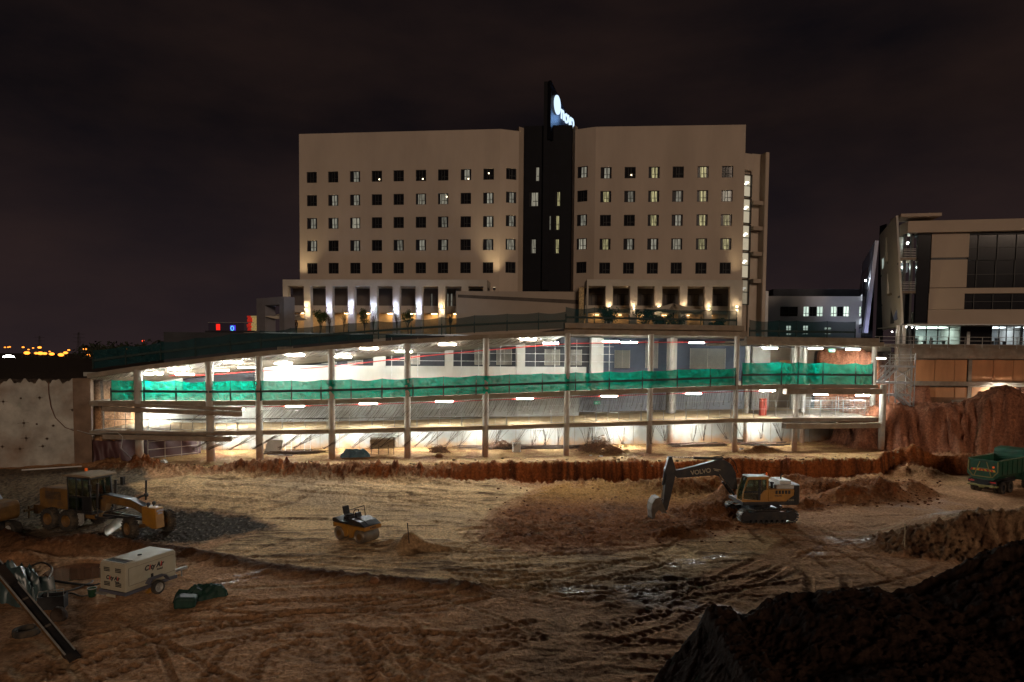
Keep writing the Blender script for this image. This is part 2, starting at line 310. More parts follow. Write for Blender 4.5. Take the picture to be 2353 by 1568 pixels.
TRK = [gpoly(p) for p in ([(60, 1545), (200, 1480), (420, 1425), (640, 1398), (860, 1385), (1000, 1392)], [(120, 1580), (330, 1500), (600, 1438), (800, 1420), (900, 1440), (930, 1500), (900, 1580)], [(520, 1570), (560, 1500), (700, 1450), (760, 1470), (800, 1530), (860, 1580)],
        [(1100, 1300), (1250, 1288), (1400, 1282), (1560, 1262)], [(1080, 1262), (1200, 1240), (1290, 1226)], [(820, 1500), (900, 1470), (1010, 1478), (1060, 1500)], [(1960, 1390), (1900, 1330), (1820, 1270), (1760, 1225)], [(2100, 1340), (2010, 1290), (1900, 1240), (1830, 1205)],
        [(980, 1330), (1150, 1340), (1300, 1330), (1480, 1295)], [(700, 1120), (900, 1135), (1100, 1165), (1200, 1225)], [(500, 1110), (680, 1100), (760, 1108), (650, 1150), (560, 1170)], [(1300, 1480), (1500, 1430), (1700, 1330), (1850, 1250)], [(1000, 1560), (1130, 1470), (1300, 1440), (1500, 1400)])]
def build_ground():
    na, nr = 1150, 820
    ang = np.linspace(math.radians(-56), math.radians(56), na); r = np.exp(np.linspace(math.log(9.5), math.log(92), nr)); r = np.concatenate([np.array([.5, 3, 6]), r, np.exp(np.linspace(math.log(95), math.log(4500), 46))])
    A, R_ = np.meshgrid(ang, r); x = R_*np.sin(A); y = R_*np.cos(A); shp = x.shape; x = x.ravel(); y = y.ravel()
    z = H1(x, y); near = y < 95
    n1 = fbm(x*.35, y*.35, 4); n2 = fbm(x*1.6, y*1.6, 4); n3 = fbm(x*4.3, y*4.3, 3); n4 = perlin(x*.09, y*.09)
    ed = .5*n1+.25*n2
    sand = S(-.25, .35, sdf(x, y, Z_SAND)+ed); red = S(-1.3, 1.5, sdf(x, y, Z_RED)+2.8*ed+.5*n2); grav = S(-.3, .5, sdf(x, y, Z_GRAV)+ed); dg = S(-.7, .7, sdf(x, y, Z_DARKG)+ed*1.8+.4*n2); rough = S(-.6, .5, sdf(x, y, Z_ROUGH)+ed)
    sand = sand*(1-red)*(1-.9*dg); grav = np.maximum(grav*(1-sand), dg)
    yw = np.interp(x, WX, WY); ledge = S(-.2, .3, y-yw)*(x > -34)*(x < 37); face = S(-1.1, -.6, y-yw)*(1-S(.1, .35, y-yw))*S(-9, -2, x)*(x < 46); skirt = S(-2.2, -.6, y-yw)*(1-S(-.2, .3, y-yw))*(1-S(-9, -2, x))*(x > -34)
    bl = S(-2.5, -.3, sdf(x, y, BLUFF)); bd, bs_, bg_ = pline(x, y, BANK); bank = (bd < 3.6)*(bg_ < 0)*S(0, 2, bs_)*(y < 60)
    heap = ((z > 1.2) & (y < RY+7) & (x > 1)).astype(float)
    rdg, rsl, _ = pline(x, y, RIDGE); ridge = np.exp(-(rdg/np.interp(rsl, [0, 10, 16, 22], [1.5, 1.2, .8, .7]))**2); mound = np.zeros(x.shape)
    for mx_, my_, a, b, h in MOUNDS: mound = np.maximum(mound, np.exp(-(((x-mx_)/a)**2+((y-my_)/b)**2)*.7)*min(1, h*2))
    upper = ((y > Yfx(x)+np.where(x > 6.0, 15, 9))|(y > 82)|((x < -33.8)&(z > 6))).astype(float); bl = bl*(y < 82)
    # relief
    bend = y+1.6*perlin(x*.05, y*.06)+.012*x*x*S(-20, 5, x)*.15; st = .75*perlin(x*.17+.5*n1, bend*1.15)+.75*perlin(x*.45+.8*n1, bend*2.7+7)*(.55+1.2*np.abs(n4))+.45*perlin(x*.9, bend*6.3+3)+.3*n2       # roller streaks; their grazing shade is also put into the sand colour
    st2 = fbm(x*.8+y*.5, y*1.5-x*.3, 4)
    amp = .02+.10*red+.045*grav+.07*dg+.03*ridge
    z = z+near*(.085*st*sand+.05*n1*(1-sand)+.06*st2*(1-sand)*(1-ledge)+.035*np.abs(n3)*(1-sand)+amp*(n3*.8+.6*np.abs(n2))+.16*red*np.abs(n2)+.09*rough*st2+.12*ridge*n2+.22*mound*(np.abs(n2)+.5*n3)*(1-sand*.5))
    z = z+near*((bl+bank)*(.34*n1+.46*np.abs(n2)+.26*n3+.06*perlin(x*9, y*9))+heap*(.20*n1*S(0, 2, np.abs(y-RY)+.9)+.07*n2+.06*n3+.06*np.abs(perlin(x*6, y*6))+.045*perlin(x*12, y*12))+skirt*(.18*n2+.1*n3)+ledge*.04*n2)
    z = z-near*S(-.2, .5, sdf(x, y, Z_POND))*.3; dw = y-yw; z = z+near*(x > -34)*(x < 40)*(S(-3.0, -.8, dw)*(1-S(-.5, -.1, dw))*(.55*np.clip(n1+.3, 0, 1)+.4*np.abs(n2)+.16*n3)+np.exp(-((dw-.35)/.5)**2)*(.34*n1+.36*np.abs(n2)+.15*n3))
    tw = np.zeros(x.shape); twl = np.zeros(x.shape)
    fr_ = perlin(x*.22+9, y*.22)+.4*n1
    def track(pts, offs, wdt, dep, lug, k, light):
        P = np.array(pts); bx = (x > P[:, 0].min()-2.5) & (x < P[:, 0].max()+2.5) & (y > P[:, 1].min()-2.5) & (y < P[:, 1].max()+2.5) & near; ix = np.nonzero(bx)[0]
        if len(ix) == 0: return
        d, sl, sg = pline(x[ix], y[ix], pts)
        for off in offs:
            dd = d*sg-off; m_ = np.exp(-(np.abs(dd)/wdt)**4)*(d < 2.4)*S(-.35+k, .05+k, fr_[ix]); sh = np.exp(-((np.abs(dd)-wdt*1.35)/(wdt*.4))**2)*(d < 2.4)
            z[ix] += -dep*m_+dep*.7*lug*m_*np.tanh(3*np.sin(sl*15+np.abs(dd)*9))+dep*.55*sh*S(-.35+k, .05+k, fr_[ix])
            if light: twl[ix] = np.maximum(twl[ix], m_)
            else: tw[ix] = np.maximum(tw[ix], m_)
    for tr in TRK: track(tr, (-.85, .85), .22, .05, 1.0, -.05, False)
    rt = np.random.RandomState(11)
    for q in range(46):
        if q < 30: px_, py_, hd_ = rt.uniform(450, 2000), rt.uniform(1125, 1400), rt.normal()*.30
        else: px_, py_, hd_ = rt.uniform(0, 1500), rt.uniform(1360, 1560), rt.normal()*.7
        c_ = gh0(px_, py_); pts = []; cv = rt.normal()*.035; xx, yy, hh = c_.x, c_.y, hd_
        for i_ in range(14): pts.append((xx, yy)); xx += 1.1*math.cos(hh); yy += 1.1*math.sin(hh); hh += cv
        track(pts, (-.7, .7) if q % 3 else (0,), rt.uniform(.10, .22), rt.uniform(.025, .055), float(q % 2), rt.uniform(-.1, .1), q % 4 == 0)
    # base colours
    def c(*a): return np.array(a)[None, :]
    col = np.ones((len(x), 1))*c(.50, .275, .14); col = col*(1+.35*n1+.25*st2)[:, None]
    def lay(col, m_, cc): m_ = np.clip(m_, 0, 1)[:, None]; return col*(1-m_)+cc*m_
    sc_ = lay(np.ones((len(x), 1))*c(.67, .445, .235), S(-.15, .62, st+.35*n1), c(.13, .072, .033)); sc_ = lay(sc_, S(.0, .9, n4*1.5+.3*n1), c(.44, .31, .19))  # dark streaks hold the grazing shade of the roller ridges, put into colour
    col = lay(col, sand, sc_)
    rc = lay(np.ones((len(x), 1))*c(.24, .095, .034), S(-.1, .7, n1+.4*n2), c(.12, .046, .018)); rc = lay(rc, S(48, 58, y)*S(25, 8, x), c(.45, .24, .08)); col = lay(col, red, rc)
    gc = lay(np.ones((len(x), 1))*c(.20, .15, .10), S(-.2, .5, n3+.5*n1), c(.085, .066, .052)); rd_ = S(14, 24, x)*(1-S(0, 2, -(y-36)))*(y < 60); col = lay(col, rd_*.6*(1-red), c(.42, .235, .135)*(1+.3*n1)[:, None]); col = lay(col, grav*(1-dg), gc)
    gd = lay(np.ones((len(x), 1))*c(.034, .024, .016), S(.28, .5, perlin(x*6.1, y*6.1)+.2*n3), c(.26, .21, .16)); col = lay(col, dg, gd)
    col = lay(col, ledge, lay(np.ones((len(x), 1))*c(.44, .27, .12), S(-.25, .45, n1+.3*n2), c(.24, .115, .05)))
    fc = lay(np.ones((len(x), 1))*c(.28, .085, .026), S(-.3, .6, perlin(x*3.1, y*.4+1)+.7*n1+.5*n2), c(.10, .034, .015)); col = lay(col, face, fc); col = lay(col, skirt, c(.24, .115, .055)*(1+.4*n2)[:, None])
    bc = lay(np.ones((len(x), 1))*c(.33, .135, .075), S(-.3, .6, perlin(x*2.2, y*.6)+.6*n2), c(.17, .070, .042)); col = lay(col, bl, bc)
    col = lay(col, bank, lay(np.ones((len(x), 1))*c(.26, .155, .085), S(-.2, .5, perlin(bs_*1.7, bd*.4)+.4*n2), c(.12, .06, .033)))
    col = lay(col, ridge*(y < 50), c(.085, .041, .022)*(1+.4*n2)[:, None]); col = lay(col, mound*.8*(1-sand*.2), c(.17, .074, .032)*(1+.4*n2)[:, None])
    col = lay(col, rough*.45, c(.12, .075, .042)); col = lay(col, tw*.36*(1-ledge)*(y < 56), c(.105, .062, .034)); col = lay(col, twl*.5*(1-ledge)*(1-red*.6)*(y < 56), c(.50, .37, .22)); col = lay(col, upper, c(.07, .055, .045))
    zz = z.reshape(shp); dr_ = np.gradient(zz, axis=0)/np.maximum(np.gradient(R_, axis=0), 1e-3); da_ = np.gradient(zz, axis=1)/(R_*(ang[1]-ang[0])); slope = np.hypot(dr_, da_).ravel()
    col = lay(col, S(.9, 1.7, slope)*(y > 52)*(y < 67)*(x > -33)*(1-bl), fc)
    hq = S(1.2, 2.0, z)*(y < RY+7)*(x > 1); col = lay(col, hq, c(.040, .023, .016)*(1+.4*n3+.3*n2)[:, None])  # unlit look of the near heap put into a near-black soil colour
    corner_dim = S(-14, -24, x)*S(38, 30, y); col = lay(col, corner_dim*.45, c(.09, .055, .035))  # near left soil darkened, a vignette-like fall-off put into the colour
    wet = np.zeros(x.shape)
    for p in Z_PUD: wet = np.maximum(wet, S(-.2, .7, sdf(x, y, p)+.8*n1)*S(-.15, .25, st2+.2*n3))
    wet = wet*(1-.85*red); wet = np.maximum(wet, .8*S(.12, .6, n4+.5*n1)*(1-sand)*(1-.9*red)*(1-heap)*(1-ledge)*(1-grav)*(y < 55)*S(-4, 3, x)*S(27, 34, y)); wet = np.maximum(wet, dg*.12*S(.1, .4, n3))
    n = len(x); me = bpy.data.meshes.new('ground'); me.vertices.add(n); me.vertices.foreach_set('co', np.stack([x, y, z], 1).astype(np.float32).ravel())
    I = np.arange(n).reshape(shp); q = np.stack([I[:-1, :-1], I[:-1, 1:], I[1:, 1:], I[1:, :-1]], -1).reshape(-1, 4); nq = len(q)
    me.loops.add(nq*4); me.loops.foreach_set('vertex_index', q.ravel().astype(np.int32)); me.polygons.add(nq); me.polygons.foreach_set('loop_start', np.arange(0, nq*4, 4, dtype=np.int32)); me.polygons.foreach_set('loop_total', np.full(nq, 4, np.int32))
    me.polygons.foreach_set('use_smooth', np.ones(nq, bool)); me.update(calc_edges=True)
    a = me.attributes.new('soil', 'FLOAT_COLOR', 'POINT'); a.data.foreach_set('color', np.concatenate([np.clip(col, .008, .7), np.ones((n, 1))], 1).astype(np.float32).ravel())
    a = me.attributes.new('wet', 'FLOAT', 'POINT'); a.data.foreach_set('value', wet.astype(np.float32))
    mt = bpy.data.materials.new('soil'); mt.use_nodes = True; nt = mt.node_tree; b = nt.nodes['Principled BSDF']
    at1 = nt.nodes.new('ShaderNodeAttribute'); at1.attribute_name = 'soil'; at2 = nt.nodes.new('ShaderNodeAttribute'); at2.attribute_name = 'wet'
    g = nt.nodes.new('ShaderNodeNewGeometry'); nn = nt.nodes.new('ShaderNodeTexNoise'); nn.inputs['Scale'].default_value = 5; nn.inputs['Detail'].default_value = 9; nn.inputs['Roughness'].default_value = .7; nt.links.new(g.outputs['Position'], nn.inputs['Vector'])
    mr = nt.nodes.new('ShaderNodeMapRange'); mr.inputs[1].default_value = .3; mr.inputs[2].default_value = .7; mr.inputs[3].default_value = .42; mr.inputs[4].default_value = 1.5; nt.links.new(nn.outputs['Fac'], mr.inputs[0])
    mx = nt.nodes.new('ShaderNodeMix'); mx.data_type = 'RGBA'; mx.blend_type = 'MULTIPLY'; mx.inputs[0].default_value = 1; nt.links.new(at1.outputs['Color'], mx.inputs[6]); nt.links.new(mr.outputs[0], mx.inputs[7])
    wd = nt.nodes.new('ShaderNodeMix'); wd.data_type = 'RGBA'; wd.blend_type = 'MULTIPLY'; nt.links.new(at2.outputs['Fac'], wd.inputs[0]); nt.links.new(mx.outputs[2], wd.inputs[6]); wd.inputs[7].default_value = (.55, .52, .5, 1); nt.links.new(wd.outputs[2], b.inputs['Base Color'])
    rr = nt.nodes.new('ShaderNodeMapRange'); rr.inputs[1].default_value = 0; rr.inputs[2].default_value = 1; rr.inputs[3].default_value = .88; rr.inputs[4].default_value = .24; nt.links.new(at2.outputs['Fac'], rr.inputs[0]); nt.links.new(rr.outputs[0], b.inputs['Roughness'])
    bp = nt.nodes.new('ShaderNodeBump'); bp.inputs['Strength'].default_value = .9; bp.inputs['Distance'].default_value = .14; nt.links.new(nn.outputs['Fac'], bp.inputs['Height']); nt.links.new(bp.outputs[0], b.inputs['Normal']); sp = nt.nodes.new('ShaderNodeMapRange'); sp.inputs[3].default_value = .06; sp.inputs[4].default_value = .55; nt.links.new(at2.outputs['Fac'], sp.inputs[0]); nt.links.new(sp.outputs[0], b.inputs['Specular IOR Level'])
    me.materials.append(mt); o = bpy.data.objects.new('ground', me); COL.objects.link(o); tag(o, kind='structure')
build_ground()
pc = gh0(150, 1315)
wm = mat('muddy_water', (.16, .070, .036), .06, var=.1, spec=.5)
WZ = gz(pc.x, pc.y)+.0
o = MB().add([(p[0]*1.0, p[1], WZ-.06) for p in Z_POND], [tuple(range(len(Z_POND)))]).build('puddle', wm); tag(o, kind='structure')
# ------------------------------------------------------------------ ramp building
NV = Vector((-.166, .986, 0))
def ed(tab, px): return float(np.interp(px, [t[0] for t in tab], [t[1] for t in tab]))
T_TOP = [(200, 870), (317, 852), (480, 832), (600, 818), (763, 803), (937, 790), (1117, 779), (1300, 771)]
T_MID = [(200, 922), (317, 921), (480, 922), (600, 921), (763, 918), (937, 913), (1117, 906), (1306, 899), (1498, 893), (1696, 886), (1830, 884), (2060, 886)]
T_LOW = [(200, 990), (480, 993), (600, 990), (763, 988), (937, 984), (1117, 980), (1300, 974), (1498, 969), (1690, 963), (1825, 962), (2060, 960)]
def fe(px, py, d=0.0):                                   # point on (or d metres behind) the ramp front
    if d <= .05: p = at(px, py, Yf(px)); return p+NV*d
    r_ = Vector(ray(px, py)); o_ = Vector((0, 0, HC)); q_ = Vector((XF[0], 57, 0))+NV*d; return o_+r_*((q_-o_).dot(NV)/r_.dot(NV))
ramp = empty('parking_ramp', fe(1100, 1050), 0, 'long open concrete parking ramp under construction with round columns across the whole site', 'parking ramp')
RO = Vector(ramp.location)
def rp(mb, name, mt, parent=ramp, **k):
    mb.v = [(v[0]-RO.x, v[1]-RO.y, v[2]-RO.z) for v in mb.v]; return mb.build(name, mt, parent, **k)
def strip(tab, pxs, th, depth, tilt=0.0, z_off=0.0, front=0.0):
    mb = MB(); ring = []
    for px in pxs:
        f_ = fe(px, ed(tab, px), front); b_ = f_+NV*(depth-front)+Vector((0, 0, -tilt*ed([(200, 1), (900, 1), (1300, .6), (2000, 0)], px)))
        f_.z += z_off; b_.z += z_off
        ring.append([f_, b_, b_-Vector((0, 0, th)), f_-Vector((0, 0, th))])
    for a, b in zip(ring[:-1], ring[1:]): mb.hexa([a[3], b[3], b[2], a[2], a[0], b[0], b[1], a[1]])
    return mb
def stained(mt, z0, spread, colr):                     # soil splashed up from the ground onto concrete
    nt = mt.node_tree; b = nt.nodes['Principled BSDF']; src = b.inputs['Base Color'].links[0].from_socket
    g = nt.nodes.new('ShaderNodeNewGeometry'); s_ = nt.nodes.new('ShaderNodeSeparateXYZ'); nt.links.new(g.outputs['Position'], s_.inputs[0])
    n = nt.nodes.new('ShaderNodeTexNoise'); n.inputs['Scale'].default_value = .8; n.inputs['Detail'].default_value = 6; nt.links.new(g.outputs['Position'], n.inputs['Vector'])
    m1 = nt.nodes.new('ShaderNodeMath'); m1.operation = 'MULTIPLY_ADD'; m1.inputs[1].default_value = -3.0; nt.links.new(n.outputs['Fac'], m1.inputs[0]); nt.links.new(s_.outputs[2], m1.inputs[2])
    r = nt.nodes.new('ShaderNodeMapRange'); r.inputs[1].default_value = z0-1.5-spread*.5; r.inputs[2].default_value = z0-1.5+spread*.5; r.inputs[3].default_value = .7; r.inputs[4].default_value = 0; nt.links.new(m1.outputs[0], r.inputs[0])
    m2 = nt.nodes.new('ShaderNodeMix'); m2.data_type = 'RGBA'; nt.links.new(r.outputs[0], m2.inputs[0]); nt.links.new(src, m2.inputs[6]); m2.inputs[7].default_value = (*colr, 1); nt.links.new(m2.outputs[2], b.inputs['Base Color']); return mt
SLABM = mat('slab_concrete', (.25, .21, .16), .88, var=.3, vs=1.1, bump=.2, bs=7, tint=(.20, .14, .09), tamt=.6, tscale=.9)
FLOORM = mat('dusty_floor', (.40, .29, .16), .85, var=.2, vs=.8)
px_all = list(range(200, 1320, 40))
top = rp(strip(T_TOP, list(range(200, 1301, 50)), .4, 8.0, 1.15, .4), 'upper_slab', SLABM)
midp = [205]+list(range(240, 1826, 60))+[1826]
mid = rp(strip(T_MID, midp, .42, 9.4), 'middle_slab', SLABM)
low = rp(strip(T_LOW, midp, .36, 9.4), 'lower_slab', SLABM)
fl = rp(strip(T_LOW, [205]+list(range(260, 1826, 90))+[2035], .02, 14, z_off=.025, front=.25), 'floor_screed', FLOORM, low)
# flat deck at the right of the ramp, each level a slab with a proud edge beam
dk = MB()
a, b = fe(1296, 770), fe(1716, 775); a.z = b.z = zat(1500, 771, Yf(1500)); dk.hexa([a, b, b+NV*10, a+NV*10]+[p+Vector((0, 0, .55)) for p in (a, b, b+NV*10, a+NV*10)])
a2, b2 = fe(1296, 752, -.35), fe(1706, 758, -.35); a2.z = b2.z = a.z+.55; dk.hexa([a2, b2, b2+NV*.6, a2+NV*.6]+[p+Vector((0, 0, .5)) for p in (a2, b2, b2+NV*.6, a2+NV*.6)])
rp(dk, 'roof_deck', SLABM, bevel=.02)
dk2 = MB()
a, b = fe(1716, 795, .6), fe(2032, 795, .6); a.z = b.z = zat(1870, 794, Yf(1870)); dk2.hexa([a, b, b+NV*9, a+NV*9]+[p+Vector((0, 0, .4)) for p in (a, b, b+NV*9, a+NV*9)])
a, b = fe(1716, 778, .9), fe(2020, 778, .9); a.z = b.z = zat(1870, 785.5, Yf(1870)); dk2.hexa([a, b, b+NV*.5, a+NV*.5]+[p+Vector((0, 0, .45)) for p in (a, b, b+NV*.5, a+NV*.5)])
rp(dk2, 'roof_deck', SLABM, bevel=.02)
for nm, tab, ys in (('edge_beam', T_MID, (884, 892, 893.5, 906)), ('edge_beam', T_LOW, (960, 969, 972, 984))):
    for k in (0, 2):
        a, b = fe(1824+k*2, 0, -.25-.15*k), fe(2046+k*3, 0, -.25-.15*k)
        z1, z0 = zat(1930, ys[k], Yf(1930)), zat(1930, ys[k+1], Yf(1930))
        q = [a, b, b+NV*(9 if k == 0 else .8), a+NV*(9 if k == 0 else .8)]
        for p in q: p.z = z0
        rp(MB().hexa(q+[Vector((p.x, p.y, z1)) for p in q]), nm, SLABM, bevel=.02)
for ys, x1 in (((924.5, 932.5, 934, 944), 545), ((988.5, 994.5, 997, 1008), 520)):
    for k in (0, 2):
        a, b = fe(206+6*k, 0, -.2-.12*k), fe(x1, 0, -.2-.12*k); sl_ = (2 if x1 == 545 else 1)
        q0 = [Vector((a.x, a.y, zat(206, ys[k+1], Yf(206)))), Vector((b.x, b.y, zat(x1, ys[k+1]+sl_*6, Yf(x1)))), Vector((b.x, b.y, zat(x1, ys[k+1]+sl_*6, Yf(x1))))+NV*.5, Vector((a.x, a.y, zat(206, ys[k+1], Yf(206))))+NV*.5]
        h_ = (ys[k+1]-ys[k])*57/F
        rp(MB().hexa(q0+[p+Vector((0, 0, h_)) for p in q0]), 'edge_beam', CONCD, bevel=.02)
# columns
COLM = stained(mat('column_concrete', (.40, .37, .32), .8, var=.25, vs=1.2, bump=.1, bs=8, tint=(.33, .24, .15), tamt=.35, tscale=.6), 3.0, 1.2, (.30, .12, .045))
for px, pb, yt, r, d in ((321, 1056, 850, .33, .35), (484, 1061, 831, .33, .45), (597, 1062, 818, .31, .5), (763, 1061, 803, .30, .5), (936, 1058, 789, .29, .5), (1115, 1050, 778, .28, .5), (1301, 1048, 775, .27, .5), (1491, 1047, 777, .26, .6), (1687, 1042, 778, .25, .6), (1825, 1040, 796, .25, .9), (2024, 1044, 884, .31, .15), (2002, 1012, 797, .27, 3.0), (1712, 1040, 785, .24, 6.5), (1842, 1036, 800, .26, 6.8), (1540, 1040, 780, .3, 7.5)):
    p = fe(px, pb, d); g = gz(p.x, p.y); zt = zat(px, yt, p.y)
    if 1296 < px < 1716: zt = zat(1500, 771, Yf(1500))+.1
    rp(MB().lathe([(0, g-.6), (r, g-.6), (r, zt), (0, zt)], 'z', (p.x, p.y, 0), 20), 'column', COLM, smooth=True)
# rear walls
WALLM = stained(mat('cast_wall', (.36, .36, .325), .85, var=.26, vs=.6, bump=.08, bs=6, tint=(.30, .26, .20), tamt=.5, tscale=.35, stretch=(1, 1, .5)), 2.2, .9, (.46, .22, .07))
def wallseg(mb, px0, px1, d, z0, z1, th=.3):
    a, b = fe(px0, 1000, d), fe(px1, 1000, d)
    q = [a, b, b+NV*th, a+NV*th]
    for p in q: p.z = z0
    return mb.hexa(q+[Vector((p.x, p.y, z1)) for p in q])
mb = MB(); wallseg(mb, 190, 1990, 7.6, .4, 4.75); rp(mb, 'rear_wall', WALLM)
mb = MB(); wallseg(mb, 190, 1330, 7.6, 4.85, 7.6); rp(mb, 'rear_wall', WALLM)
for px in range(240, 1990, 45): rp(wallseg(MB(), px, px+1.0, 7.585, 1.6, 4.6, .02), 'panel_joint', CONCD)
mb = MB(); wallseg(mb, 607, 1345, 7.6, 7.4, 10.05); rp(mb, 'parapet_wall', CONCL)
mb = MB(); wallseg(mb, 195, 420, 7.6, 7.3, 9.3); rp(mb, 'rear_wall', WALLM)
BLUEW = mat('slate_wall', (.065, .075, .10), .8, var=.2, vs=.6); GREYW = mat('grey_wall', (.34, .35, .37), .85, var=.15, vs=.5)
mb = MB(); wallseg(mb, 1330, 1720, 11.5, 4.85, 8.0); rp(mb, 'rear_wall', GREYW)
mb = MB(); wallseg(mb, 1340, 1720, 11.0, 8.0, 13.3); rp(mb, 'rear_wall', BLUEW)
DKW = mat('dark_wall', (.045, .045, .05), .85, var=.3, vs=.6)
mb = MB(); wallseg(mb, 380, 1350, 9.0, 7.4, 13.2); rp(mb, 'rear_wall', DKW)
LOUV = mat('louvre_metal', (.36, .33, .27), .6, .2, var=.12, vs=2)
def louvre(px0, px1, z0, z1, d):
    mb = MB(); n = int((z1-z0)/.11)
    for i in range(n):
        z = z0+(z1-z0)*i/n; a, b = fe(px0, 1000, d), fe(px1, 1000, d)
        q = [Vector((a.x, a.y, z)), Vector((b.x, b.y, z)), Vector((b.x, b.y, z+.07))+NV*.08, Vector((a.x, a.y, z+.07))+NV*.08]; mb.slab(q, -NV, .015)
    for px in np.linspace(px0, px1, max(2, int((px1-px0)/28))+1): mb.beam((*fe(px, 1000, d-.04).xy, z0), (*fe(px, 1000, d-.04).xy, z1), .05, .05)
    rp(mb, 'louvre_panel', LOUV)
louvre(1480, 1508, 9.9, 13.0, 10.8); louvre(1410, 1444, 9.9, 11.9, 10.8); louvre(1582, 1662, 9.9, 12.2, 10.8)
for px in (640, 740, 800, 930, 1090, 1140, 1250, 1300): louvre(px, px+34, 10.2, 11.9, 8.85)
for px0, px1 in ((858, 886), (1022, 1041), (1186, 1205), (1356, 1384)):
    mb = MB(); wallseg(mb, px0, px1, 7.45, 7.5, 13.15, .7); rp(mb, 'pillar', CONCL)
mb = MB(); wallseg(mb, 1533, 1552, 8.0, 4.9, 13.2, .6); rp(mb, 'pillar', CONCL)
# room behind the deck at the far right
PLY = mat('plywood', (.42, .19, .075), .7, var=.25, vs=.7, stretch=(1, 1, .3), tint=(.30, .12, .045), tamt=.5, tscale=.5)
mb = MB(); wallseg(mb, 1720, 2040, 13.5, 4.85, 13.0); rp(mb, 'rear_wall', mat('brown_wall', (.19, .145, .10), .85, var=.2, vs=.5))
for p0, p1, z0, z1 in ((1730, 1752, 9.0, 11.0), (1788, 1842, 8.9, 10.9), (1900, 1950, 9, 10.9), (1955, 2006, 9, 10.9)): rp(wallseg(MB(), p0, p1, 13.35, z0, z1, .1), 'plywood_board', PLY)
mb = MB(); wallseg(mb, 1725, 1765, 10.5, 4.9, 13.1); rp(mb, 'pillar', CONC)
mb = MB(); wallseg(mb, 1815, 1838, 10.8, 4.9, 13.0); rp(mb, 'pillar', CONC)
# red service pipe hung below the slabs
REDP = mat('red_pipe', (.45, .025, .02), .45, var=.2, vs=4)
rp(MB().tube([fe(px, ed([(200, 866), (480, 862), (600, 853), (763, 843), (937, 822), (1117, 805), (1300, 790), (1490, 787), (1700, 786)], px), 5.2) for px in range(240, 1701, 60)], .045, 8), 'red_pipe', REDP, smooth=True)
rp(MB().tube([fe(px, ed(T_MID, px)+14, 1.4) for px in range(520, 1800, 60)], .04, 8), 'red_pipe', REDP, smooth=True)
rp(MB().tube([fe(px, ed([(1560, 787), (1700, 790), (1716, 797), (1990, 799)], px), 2.2) for px in range(1620, 1990, 40)], .06, 8), 'conduit', DARKM, smooth=True)
# starter bars: bundles hanging out of each slab edge
def bundle(px, tab, dy, n, wpx, vec, fan, parent, d=.25):
    mb = MB()
    for i in range(n):
        q = px+(random.uniform(-.5, .5) if fan else (i/n-.5))*wpx; p0 = fe(q, ed(tab, q)+dy, d+random.uniform(-.1, .2))
        if fan: p1 = fe(px, ed(tab, px)+dy, d-.15)+vec+Vector((random.gauss(0, .06), random.gauss(0, .06), random.gauss(0, .07)))
        else:
            s_ = random.uniform(.75, 1.15); p1 = p0+vec*s_+Vector((random.gauss(0, .10), random.gauss(0, .08), random.gauss(0, .06)))
        md = (p0+p1)/2+Vector((random.gauss(0, .04), 0, random.uniform(-.12, .02)))
        hk = p1+Vector((random.choice((-.12, .12)), 0, .06)); mb.tube([p0, md, p1, hk], .0135, 4, False)
    return rp(mb, 'starter_bars', RUST, parent)
for px in range(620, 1800, 22):
    t = S(500, 1700, px); bundle(px, T_MID, 11, 4, 20, Vector((-1.25+1.0*t, -.25, -1.35-.2*t)), False, mid)
for px in (345, 430, 470): bundle(px+60, T_MID, 14, 5, 20, Vector((-1.5, -.2, -1.1)), False, mid)
for i, px in enumerate((500, 540, 590, 640, 690, 730, 800, 850, 890, 915, 960, 985, 1010, 1050, 1080, 1140, 1160, 1200, 1230, 1262, 1290, 1345, 1365, 1400, 1425, 1500, 1520, 1590, 1610, 1660, 1700, 1745, 1790)):
    t = float(S(500, 1600, px)); bundle(px, T_LOW, 10, random.randint(6, 10), 30, Vector((-2.2+2.3*t+random.uniform(-.3, .3), -.45, -1.15-.55*t*random.uniform(.5, 1.2))), True, low)
for px in range(236, 1290, 16): bundle(px, T_TOP, -1, 3, 14, Vector((-1.3, .9, -.62)), False, top, -.05)
# ------------------------------------------------------------------ strip lights
LSTR = 500.0
LMAT = glow('tube_glow', (.97, 1.0, .95), LSTR)
LGLOB = mat('lamp_housing', (.6, .6, .58), .5, var=.05)
fix = empty('strip_light', (0, 0, 0)); MB().box(-.80, .80, -.09, .09, .0, .05).build('housing', LGLOB, fix)
MB().tube([(-.76, 0, -.045), (.76, 0, -.045)], .045, 8).build('tube', LMAT, fix, smooth=True)
LAMPS_TOP = [(352, 857, 1.4), (425, 858, 3.5), (411, 845, .9), (505, 849, 3.4), (536, 830, .8), (567, 842, 3.0), (651, 833, 5.6), (678, 813.5, 1.0), (788, 818, 4.4), (848, 798.5, .8), (928, 806, 4.2), (1028, 789, 1.0), (1213, 777.5, 1.0), (1266, 786.5, 3.8), (1404, 782.5, 1.2), (1446, 784.5, 2.5), (1601, 785.5, 1.4), (1770, 798, 1.6), (1874, 799, 1.6), (1960, 801, 1.6)]
LAMPS_MID = [(350, 944, 6.6), (540, 938, 4.2), (678, 931, 1.2), (846, 925, 1.2), (1021, 920, 1.2), (1206, 914, 1.2), (1400, 908, 1.2), (1594, 902.5, 1.2), (1764, 895.5, 1.2), (1886, 904, .6), (1982, 906, .6)]  # first one is an unseen lamp, added for the bright left wall
ang = math.atan2(NV.y, NV.x)-math.pi/2
used = False
